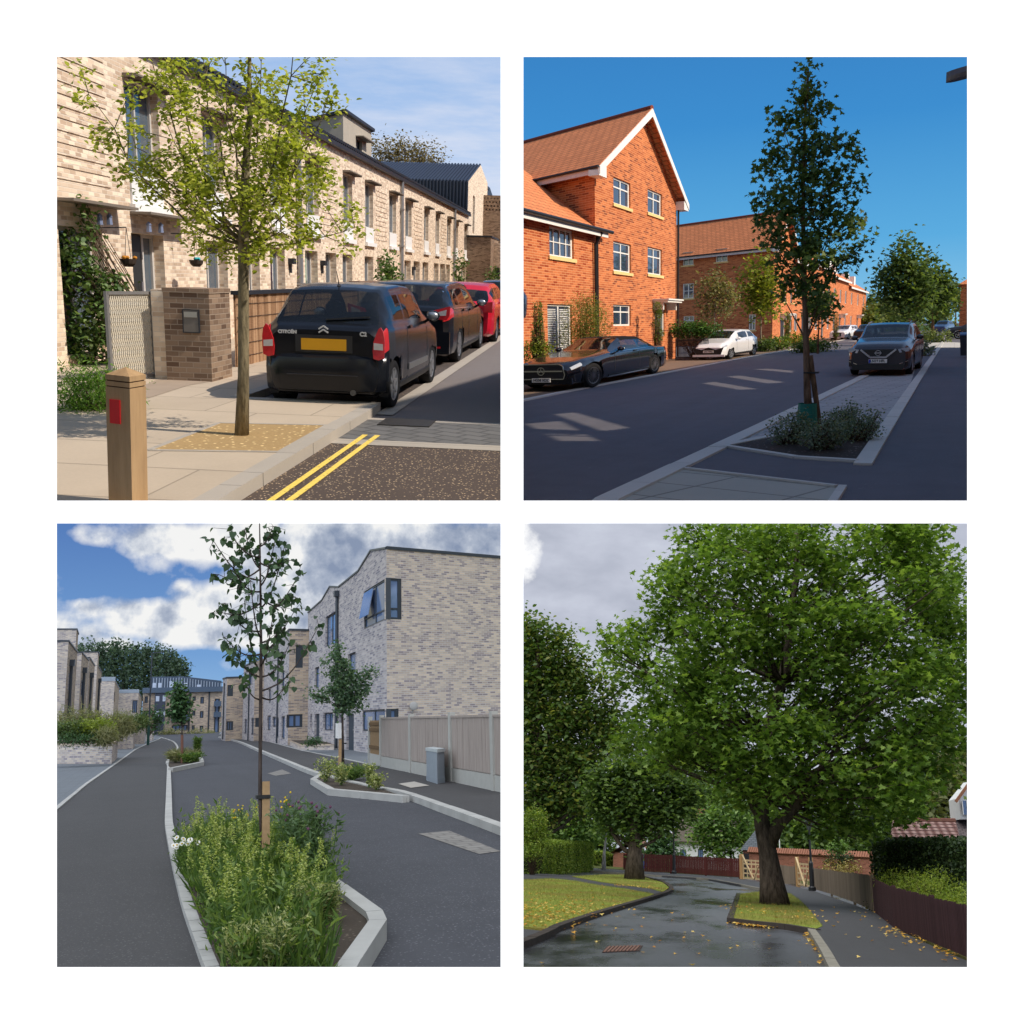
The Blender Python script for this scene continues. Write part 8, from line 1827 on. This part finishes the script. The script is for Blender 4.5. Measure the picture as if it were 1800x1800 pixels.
# ---------------------------------------------------------------- trees
PLN = leafmat('plane_leaf', (.07, .135, .022), (.13, .23, .045), (.28, .40, .09), .5, .42); DK4 = leafmat('dark_wood_leaf', (.05, .095, .03), (.095, .165, .045), (.18, .26, .07), .45); AUT = leafmat('turning_leaf', (.055, .11, .028), (.105, .18, .042), (.24, .25, .07), .45); LG4 = leafmat('light_willow_leaf', (.09, .17, .045), (.16, .28, .08), (.28, .40, .13), .45); BK4 = bark('plane_bark', (.085, .066, .052), (11, 11, 2.6))
def T4(lab, base, trunk_px, r, blobs, lm, size, n, name='tree', Y=None, **kw):
    Y = Y or base.y; trk = [Vector((base.x, base.y, 0))]+[P.D(x, y, Y) for x, y in trunk_px]; return tree(P, name, lab, trk, r, PB(P, blobs, Y, .5), lm, kw.pop('bark', BK4), size, n, **kw)
b = G(1362, 1590, .1); Y = b.y
R9 = random.Random(3); bl = []
outline = [(1215, 930, 26), (1190, 1010, 34), (1160, 1040, 24), (1150, 1085, 26), (1120, 1120, 30), (1085, 1140, 26), (1060, 1135, 16), (1120, 1180, 34), (1150, 1220, 30), (1190, 1250, 34), (1235, 1290, 32), (1230, 1330, 26), (1280, 1350, 34), (1310, 1385, 26), (1440, 1400, 32), (1480, 1385, 34), (1530, 1370, 34), (1575, 1345, 34), (1610, 1310, 36), (1650, 1280, 38), (1680, 1230, 36), (1690, 1170, 34), (1680, 1110, 34), (1650, 1060, 36), (1640, 990, 28), (1600, 950, 34), (1500, 1440, 22), (1560, 1400, 26), (1600, 1370, 22), (1470, 1440, 16), (1700, 1300, 24), (1090, 1165, 20), (1250, 960, 34), (1130, 1270, 30), (1165, 1300, 30), (1200, 1330, 26), (1110, 1310, 24), (1150, 1335, 22), (1230, 1290, 30), (1440, 1458, 16), (1530, 1452, 20), (1592, 1424, 22), (1640, 1352, 28), (1505, 1475, 12)]
for x, y, r in outline: bl.append((x, y, r*1.15, R9.uniform(-1.5, 1.5), 1.0))
for y in range(930, 1400, 46):
    for x in range(1190+max(0, (1060-y))//4, 1665, 50):
        if (y > 1300 and (x < 1290 or x > 1610)) or (y < 1010 and x < 1230): continue
        for dy in (-2.8, 1.2):
            if R9.random() < .78: bl.append((x+R9.uniform(-18, 18), y+R9.uniform(-16, 16), R9.uniform(24, 38), dy+R9.uniform(-.8, .8), .85))
big = tree(P, 'plane_tree', 'huge plane tree filling the view, standing on the grass island', [b, P.D(1356, 1545, Y), P.D(1350, 1500, Y), P.D(1340, 1450, Y), P.D(1336, 1400, Y), P.D(1345, 1300, Y), P.D(1375, 1200, Y), P.D(1390, 1100, Y), P.D(1400, 1000, Y), P.D(1400, 930, Y)], .36, PB(P, bl, Y), PLN, BK4, .205, 50000, 'maple', cl=24, rc=.28, shell=.45, twigs=.05, up=.45, sag=.02, fork=.6, trunk_r1=.06, amin=4, lr=.06)
m = MB(); m.tube([P.D(1350, 1490, Y), P.D(1366, 1452, Y-.1), P.D(1385, 1432, Y-.2), P.D(1412, 1402, Y-.4), P.D(1450, 1340, Y-.6), P.D(1520, 1260, Y-1)], [.25, .21, .19, .15, .10, .05], 12); m.build('great_limb', BK4, big, smooth=True)
m = MB(); m.tube([P.D(1338, 1440, Y), P.D(1325, 1420, Y), P.D(1316, 1398, Y), P.D(1290, 1350, Y+.5)], [.16, .13, .10, .05], 10); m.build('great_limb', BK4, big, smooth=True)
b = G(1115, 1545, .1); T4('broad dark tree on the left verge with a low leaning branch', b, [(1116, 1490), (1117, 1440), (1118, 1390), (1120, 1350)], .42, [(1120, 1350, 22), (1080, 1360, 22), (1160, 1355, 24), (1055, 1385, 22), (1095, 1385, 26), (1140, 1385, 28), (1185, 1380, 26), (1215, 1400, 20), (1050, 1415, 18), (1085, 1425, 24), (1125, 1425, 26), (1165, 1425, 26), (1200, 1425, 18), (1070, 1450, 14), (1145, 1450, 18), (1180, 1450, 14), (1050, 1365, 16), (1235, 1385, 12), (1110, 1460, 14)], DK4, .26, 8500, shape='oval', cl=8, rc=.35, shell=.2, twigs=.1, up=.6, bark=BK4)
Y2 = b.y; t = big
m = MB(); b2 = P.D(1113, 1500, Y2); m.tube([b2, P.D(1098, 1494, Y2), P.D(1080, 1470, Y2), P.D(1066, 1448, Y2)], [.14, .12, .10, .06], 8)
LMx = [o for o in P.col.objects if o.get('label', '').startswith('broad dark tree on the left verge')][0]; m.build('leaning_branch', BK4, LMx, smooth=True)
T4('tall dense tree with turning orange leaves at the left edge', Vector((P.D(945, 1500, 62).x, 62, 0)), [(945, 1470), (945, 1400), (945, 1300), (945, 1200), (945, 1120)], .5, [(925, 1095, 20), (945, 1110, 24), (985, 1120, 20), (925, 1140, 34), (975, 1150, 30), (1010, 1160, 20), (920, 1200, 36), (965, 1200, 40), (1015, 1205, 30), (1045, 1185, 14), (930, 1260, 40), (985, 1265, 42), (1035, 1255, 32), (1060, 1300, 26), (930, 1320, 40), (985, 1330, 42), (1030, 1340, 34), (940, 1380, 40), (1000, 1395, 40), (950, 1430, 30), (1030, 1400, 22), (1075, 1250, 22), (1090, 1300, 20), (1070, 1210, 18), (1100, 1200, 12)]+[(x_, y_, r_, 4) for x_, y_, r_ in ((940, 1150, 40), (990, 1190, 44), (930, 1240, 50), (1000, 1260, 50), (940, 1330, 50), (1010, 1340, 50), (1060, 1290, 36), (960, 1410, 46), (1030, 1400, 40))], AUT, .31, 27000, shape='oval', cl=8, rc=.45, shell=.15, twigs=.08, up=.4)
T4('yellow-green leafy tree in the dark gap behind the left tree', Vector((P.D(1010, 1500, 75).x, 75, 0)), [(1010, 1480), (1012, 1440)], .25, [(990, 1440, 22), (1020, 1445, 24), (1045, 1430, 20), (1000, 1465, 22), (1035, 1470, 20), (1060, 1460, 16), (970, 1455, 18), (1020, 1410, 22)], LG4, .3, 2600, shape='oval', cl=7, rc=.4, shell=.2, twigs=.1)
T4('pale multi-stemmed tree in front of the white cottage', Vector((P.D(1285, 1535, 84).x, 84, 0)), [(1285, 1515), (1284, 1480), (1282, 1430)], .14, [(1275, 1400, 20), (1255, 1425, 22), (1290, 1425, 24), (1240, 1450, 24), (1270, 1455, 26), (1305, 1450, 22), (1230, 1475, 18), (1258, 1482, 22), (1290, 1480, 22), (1315, 1475, 16), (1270, 1500, 14), (1225, 1455, 12)], LG4, .30, 4200, shape='oval', cl=7, rc=.4, shell=.2, twigs=.3)
T4('rounded green tree between the dark tree and the cottage', Vector((P.D(1160, 1535, 82).x, 82, 0)), [(1160, 1515), (1160, 1490)], .14, [(1160, 1462, 14), (1150, 1480, 16), (1172, 1480, 16), (1145, 1500, 16), (1165, 1502, 18), (1185, 1498, 14), (1160, 1520, 14)], leafmat('bluish_green_leaf', (.05, .11, .05), (.10, .19, .08), (.16, .26, .13), .4), .26, 2200, shape='oval', cl=7, rc=.35, shell=.2, twigs=.2)
T4('silver birch trunk with hanging foliage beyond the clipped hedge', G(1061, 1532), [(1062, 1500), (1065, 1470), (1067, 1450)], .13, [(1060, 1450, 12), (1070, 1440, 12), (1050, 1460, 10)], LG4, .2, 500, shape='oval', cl=6, rc=.3, bark=bark('birch_bark', (.34, .33, .30)))
b = P.D(1640, 1500, 90)
for i, (x, y, r, YY, lab) in enumerate(((1640, 1390, 50, 88, 'dull olive tree behind the right-hand house'), (1600, 1430, 40, 85, 'olive tree left of the right-hand house roof'), (1560, 1455, 36, 80, 'dark tree behind the brick garden wall at the right'), (1500, 1460, 40, 92, 'dark tree behind the brick garden wall, centre'), (1440, 1460, 42, 95, 'dark tree behind the near lamp post'), (1380, 1450, 42, 98, 'dark tree behind the flagpole'), (1330, 1430, 36, 104, 'dark tree behind the slate-roofed outhouse'), (1220, 1400, 46, 110, 'dark tree above the thatched roof'), (1110, 1420, 44, 108, 'dark tree behind the broad dark tree'), (1030, 1480, 34, 96, 'dark tree behind the clipped hedge'), (960, 1450, 44, 90, 'dark tree behind the gate pier'), (1690, 1350, 36, 92, 'olive tree at the right edge above the gable'), (1120, 1320, 60, 112, 'dark tree rising between the left tree and the plane tree'), (1220, 1320, 60, 114, 'dark tree rising behind the plane tree trunk'))):
    bb = Vector((P.D(x, 1500, YY).x, YY, 0)); T4(lab, bb, [(x, 1500), (x, y)], .3, [(x, y, r), (x-r*.7, y+r*.3, r*.7), (x+r*.7, y+r*.25, r*.7), (x, y-r*.6, r*.6), (x-r*.4, y+r*.9, r*.7), (x+r*.5, y+r*.9, r*.7)], leafmat('olive_back_leaf', (.08, .10, .035), (.14, .155, .06), (.20, .22, .09), .4) if 'olive' in lab else DK4, .5, 2600, 'background_tree', shape='oval', cl=6, rc=.8, shell=.2, twigs=.05, group='trees closing the view of the lane')
# hedges and shrubs
HD = leafmat('hedge_leaf', (.10, .17, .025), (.18, .27, .04), (.38, .44, .10), .45); HDd = leafmat('dark_hedge_leaf', (.015, .035, .012), (.03, .06, .018), (.07, .11, .03), .25)
def hedge(lab, a, b, depth, h, lm, size=.08, n=9000, dz=0, round_=.2, group=None):
    d = b-a; d.z = 0; L = d.length; d.normalize(); nrm = Vector((-d.y, d.x, 0)); c = (a+b)/2
    if nrm.dot(Vector((c.x, c.y, 0))) < 0: nrm = -nrm
    t = thing(P, 'hedge', lab, 'hedge', Vector((a.x, a.y, 0)), 0, group); pts = []
    for i in range(n):
        u = R_.uniform(0, L); f = R_.random()
        if f < .55: z = R_.uniform(0, h); w_ = 0
        elif f < .85: z = h; w_ = R_.uniform(0, depth)
        else: z = R_.uniform(0, h); w_ = R_.uniform(0, depth); u = R_.choice((0, L))
        e = min(1, min(u, L-u)/.4)*round_; z = z-(round_-e)*(1 if z > h*.8 else 0); bump = .05*math.sin(u*3)+R_.gauss(0, .035)
        q = a+d*u+nrm*(w_+bump); pts.append((q.x, q.y, dz+z+.04*math.sin(u*2.3)+R_.gauss(0, .03)))
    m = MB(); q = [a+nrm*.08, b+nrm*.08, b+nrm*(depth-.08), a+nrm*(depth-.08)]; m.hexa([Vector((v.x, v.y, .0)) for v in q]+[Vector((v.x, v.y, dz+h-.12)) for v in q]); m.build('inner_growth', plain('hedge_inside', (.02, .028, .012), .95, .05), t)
    leaves_mesh('foliage', np.array(pts), size, 'quad', .1, lm, t); return t
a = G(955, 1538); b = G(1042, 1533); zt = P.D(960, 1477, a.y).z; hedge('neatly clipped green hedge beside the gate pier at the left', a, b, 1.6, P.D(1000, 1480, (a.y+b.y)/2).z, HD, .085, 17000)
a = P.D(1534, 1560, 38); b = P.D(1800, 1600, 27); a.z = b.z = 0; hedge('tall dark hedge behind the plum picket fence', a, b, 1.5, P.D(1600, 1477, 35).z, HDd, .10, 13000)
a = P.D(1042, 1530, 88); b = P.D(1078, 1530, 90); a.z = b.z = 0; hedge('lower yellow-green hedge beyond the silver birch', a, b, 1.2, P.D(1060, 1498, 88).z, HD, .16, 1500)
sc4 = [(P.D(940, 1450, 53), (.7, .5, 1.0)), (P.D(925, 1470, 53), (.5, .5, .8)), (P.D(955, 1475, 53), (.45, .4, .5)), (P.D(935, 1495, 52.5), (.6, .4, .4))]; bush(P, 'shaped_shrub', 'rounded light green shrub growing over the stone gate pier', sc4, None, 4500, HD, .10, 'oval', cl=8, rc=.12, shell=.5, base=Vector((P.D(935, 1530, 53.3).x, 53.3, 0)))
BRS = leafmat('bright_lime_leaf', (.10, .16, .015), (.19, .27, .03), (.32, .38, .06), .45)
cl_ = [(P.D(x, y, Y), (r, r*.6, r*.62)) for x, y, Y, r in ((1575, 1552, 32, .6), (1610, 1560, 29.5, .65), (1650, 1570, 27, .65), (1690, 1580, 24.5, .6), (1620, 1592, 27.5, .45), (1665, 1605, 23.8, .4), (1700, 1612, 21.6, .4), (1560, 1572, 33, .35), (1640, 1545, 28, .4), (1725, 1585, 22.5, .6))]
bush(P, 'overhanging_shrub', 'bright lime green shrub spilling over the plum picket fence', cl_, None, 8500, BRS, .075, 'lance', cl=9, rc=.09, shell=.4, base=Vector((P.D(1640, 1640, 29).x, 29, 0)))
for (x, y, Y, r, mt, lab) in ((1470, 1512, 70, 1.0, HDd, 'dark shrub in front of the old garden wall'), (1475, 1535, 66, 1.3, leafmat('straw_flower_leaf', (.14, .12, .03), (.30, .24, .07), (.45, .36, .14), .3), 'straw coloured planting above the grey board fence'), (1470, 1490, 68, .6, LG4, 'upright light green sapling by the old garden wall'), (1350, 1525, 76, 1.0, BRS, 'yellow-green planting behind the first grey board fence'), (1570, 1612, 33, .35, LG4, 'weeds at the foot of the plum fence'), (1655, 1650, 25.5, .28, LG4, 'small leafy weed at the foot of the plum fence at the right'), (1545, 1600, 35, .35, HDd, 'ivy clump at the end of the grey board fence')):
    c = P.D(x, y, Y); bush(P, 'garden_shrub', lab, [(c, (r, r*.6, r*.6)), (c+Vector((r*.5, 0, r*.2)), (r*.6, r*.5, r*.5))], None, 900, mt, .12*max(.5, Y/70), 'oval', cl=7, rc=.12, base=Vector((c.x, Y, max(0, c.z-r*.6))))
# fallen leaves, one sheet of litter on the lawn and along the kerbs
FL = leafmat('fallen_leaf', (.42, .18, .03), (.62, .36, .05), (.70, .55, .18), .2)
pts = []
Lp = [(p.x, p.y) for p in [G(x, y, .09) for x, y in l1]]; low = [(x, y) for x, y in scatter(Lp, 1500)]
g1 = G(905, 1625); g2 = G(960, 1600)
for x, y in low:
    c = P.pix(np.array([[x, y, .1]])); w_ = .02+.9*max(0, min(1, (c[1][0]-1560)/50))*max(0, min(1, (1120-c[0][0])/160))
    if R_.random() < w_: pts.append((x, y, .105+R_.uniform(0, .01)))
def along(a, b, n, s, z=.03):
    a, b = G(*a), G(*b)
    for i in range(n): u = R_.random(); pts.append((a.x+(b.x-a.x)*u+R_.gauss(0, s), a.y+(b.y-a.y)*u+R_.gauss(0, s*2), z+R_.uniform(0, .02)))
along((1290, 1625), (1365, 1632), 120, .10); along((1432, 1640), (1478, 1705), 260, .12); along((1560, 1640), (1700, 1700), 120, .25, .12); along((1430, 1600), (1700, 1700), 50, .8, .12); along((960, 1640), (1020, 1622), 60, .15); along((920, 1600), (1010, 1612), 160, .9, .1); along((1100, 1640), (1430, 1690), 34, 1.2, .012); along((1290, 1600), (1440, 1625), 70, .5, .13); along((1080, 1560), (1160, 1566), 60, .3, .1); along((960, 1690), (1200, 1700), 8, 1, .012); along((1520, 1590), (1600, 1640), 60, .3, .14)
leaves_mesh('fallen_leaves', np.array(pts), .085, 'maple', 2.5, FL, pl=P, kind='stuff', label='orange and yellow fallen leaves scattered on the lawn, kerbs and road', cat='fallen leaves')
gp_ = [(x, y, .09) for x, y in scatter(Lp, 9000)]+[(x, y, .11) for x, y in scatter([(p.x, p.y) for p in [G(x, y, .1) for x, y in isl]], 5000)]+[(x, y, .09) for x, y in scatter([(p.x, p.y) for p in [G(x, y, .1) for x, y in l2]], 4000)]
ga = np.array(gp_); leaves_mesh('grass', ga, .075, 'blade', mat=leafmat('grass_blade', (.12, .17, .03), (.22, .26, .05), (.32, .33, .08), .3), pl=P, dirs=np.column_stack([NP.normal(size=len(ga))*.4, NP.normal(size=len(ga))*.4, np.ones(len(ga))]), kind='stuff', label='short grass of the lawns and the tree island', cat='grass')
# ================================================================== the white wall with its four square openings
YW = 5.0; px2 = lambda v: (v-900)/FPX*YW
def wall_with_openings():
    mb = MB(); xs = [px2(v) for v in (-300, 100, 880, 920, 1700, 2100)]; T = .10
    for i in range(5):
        for j in range(5):
            if i in (1, 3) and j in (1, 3): continue
            mb.poly([(xs[i], YW, -xs[j]), (xs[i+1], YW, -xs[j]), (xs[i+1], YW, -xs[j+1]), (xs[i], YW, -xs[j+1])])
    e = T*.62
    for (a, b) in ((100, 880), (920, 1700)):
        for (c, d) in ((100, 880), (920, 1700)):
            x0, x1, z0, z1 = px2(a), px2(b), -px2(d), -px2(c)
            ox0 = e if a == 100 else .0; ox1 = e if b == 1700 else .0; oz0 = e if d == 1700 else 0; oz1 = e if c == 100 else 0
            f = [(x0, YW, z0), (x1, YW, z0), (x1, YW, z1), (x0, YW, z1)]
            g = [(x0-ox0, YW+T, z0-oz0), (x1+ox1, YW+T, z0-oz0), (x1+ox1, YW+T, z1+oz1), (x0-ox0, YW+T, z1+oz1)]
            for k in range(4): mb.poly([f[k], f[(k+1) % 4], g[(k+1) % 4], g[k]])
    # back face
    A = [px2(-300), px2(100)-e, px2(880), px2(920), px2(1700)+e, px2(2100)]
    for i in range(5):
        for j in range(5):
            if i in (1, 3) and j in (1, 3): continue
            mb.poly([(A[i], YW+T, -A[j]), (A[i], YW+T, -A[j+1]), (A[i+1], YW+T, -A[j+1]), (A[i+1], YW+T, -A[j])])
    for (a, b) in (((xs[0], xs[0]), (xs[0], xs[5])), ((xs[0], xs[5]), (xs[5], xs[5])), ((xs[5], xs[5]), (xs[5], xs[0])), ((xs[5], xs[0]), (xs[0], xs[0]))):
        mb.poly([(a[0], YW, a[1]), (b[0], YW, b[1]), (b[0], YW+T, b[1]), (a[0], YW+T, a[1])])
    me = bpy.data.meshes.new('wall'); me.from_pydata(mb.v, [], mb.f); me.update()
    me.materials.append(plain('white_wall_paint', (.86, .86, .86), .9, .05, 0, .0))
    o = bpy.data.objects.new('white_wall', me); wallcol.objects.link(o); o['kind'] = 'structure'
    return o
wall_with_openings()
def partition(x0, x1, z0, z1):
    mb = MB(); mb.box(x0, x1, YW+.101, 16, z0, z1)
    me = bpy.data.meshes.new('partition'); me.from_pydata(mb.v, [], mb.f); me.update(); me.materials.append(MATS['white_wall_paint'])
    o = bpy.data.objects.new('partition_wall', me); wallcol.objects.link(o); o['kind'] = 'structure'
# thin white walls that part the four rooms behind the openings
partition(-.008, .008, -3.3, 3.3); partition(-3.4, -.0085, -.008, .008); partition(.0085, 3.4, -.008, .008)
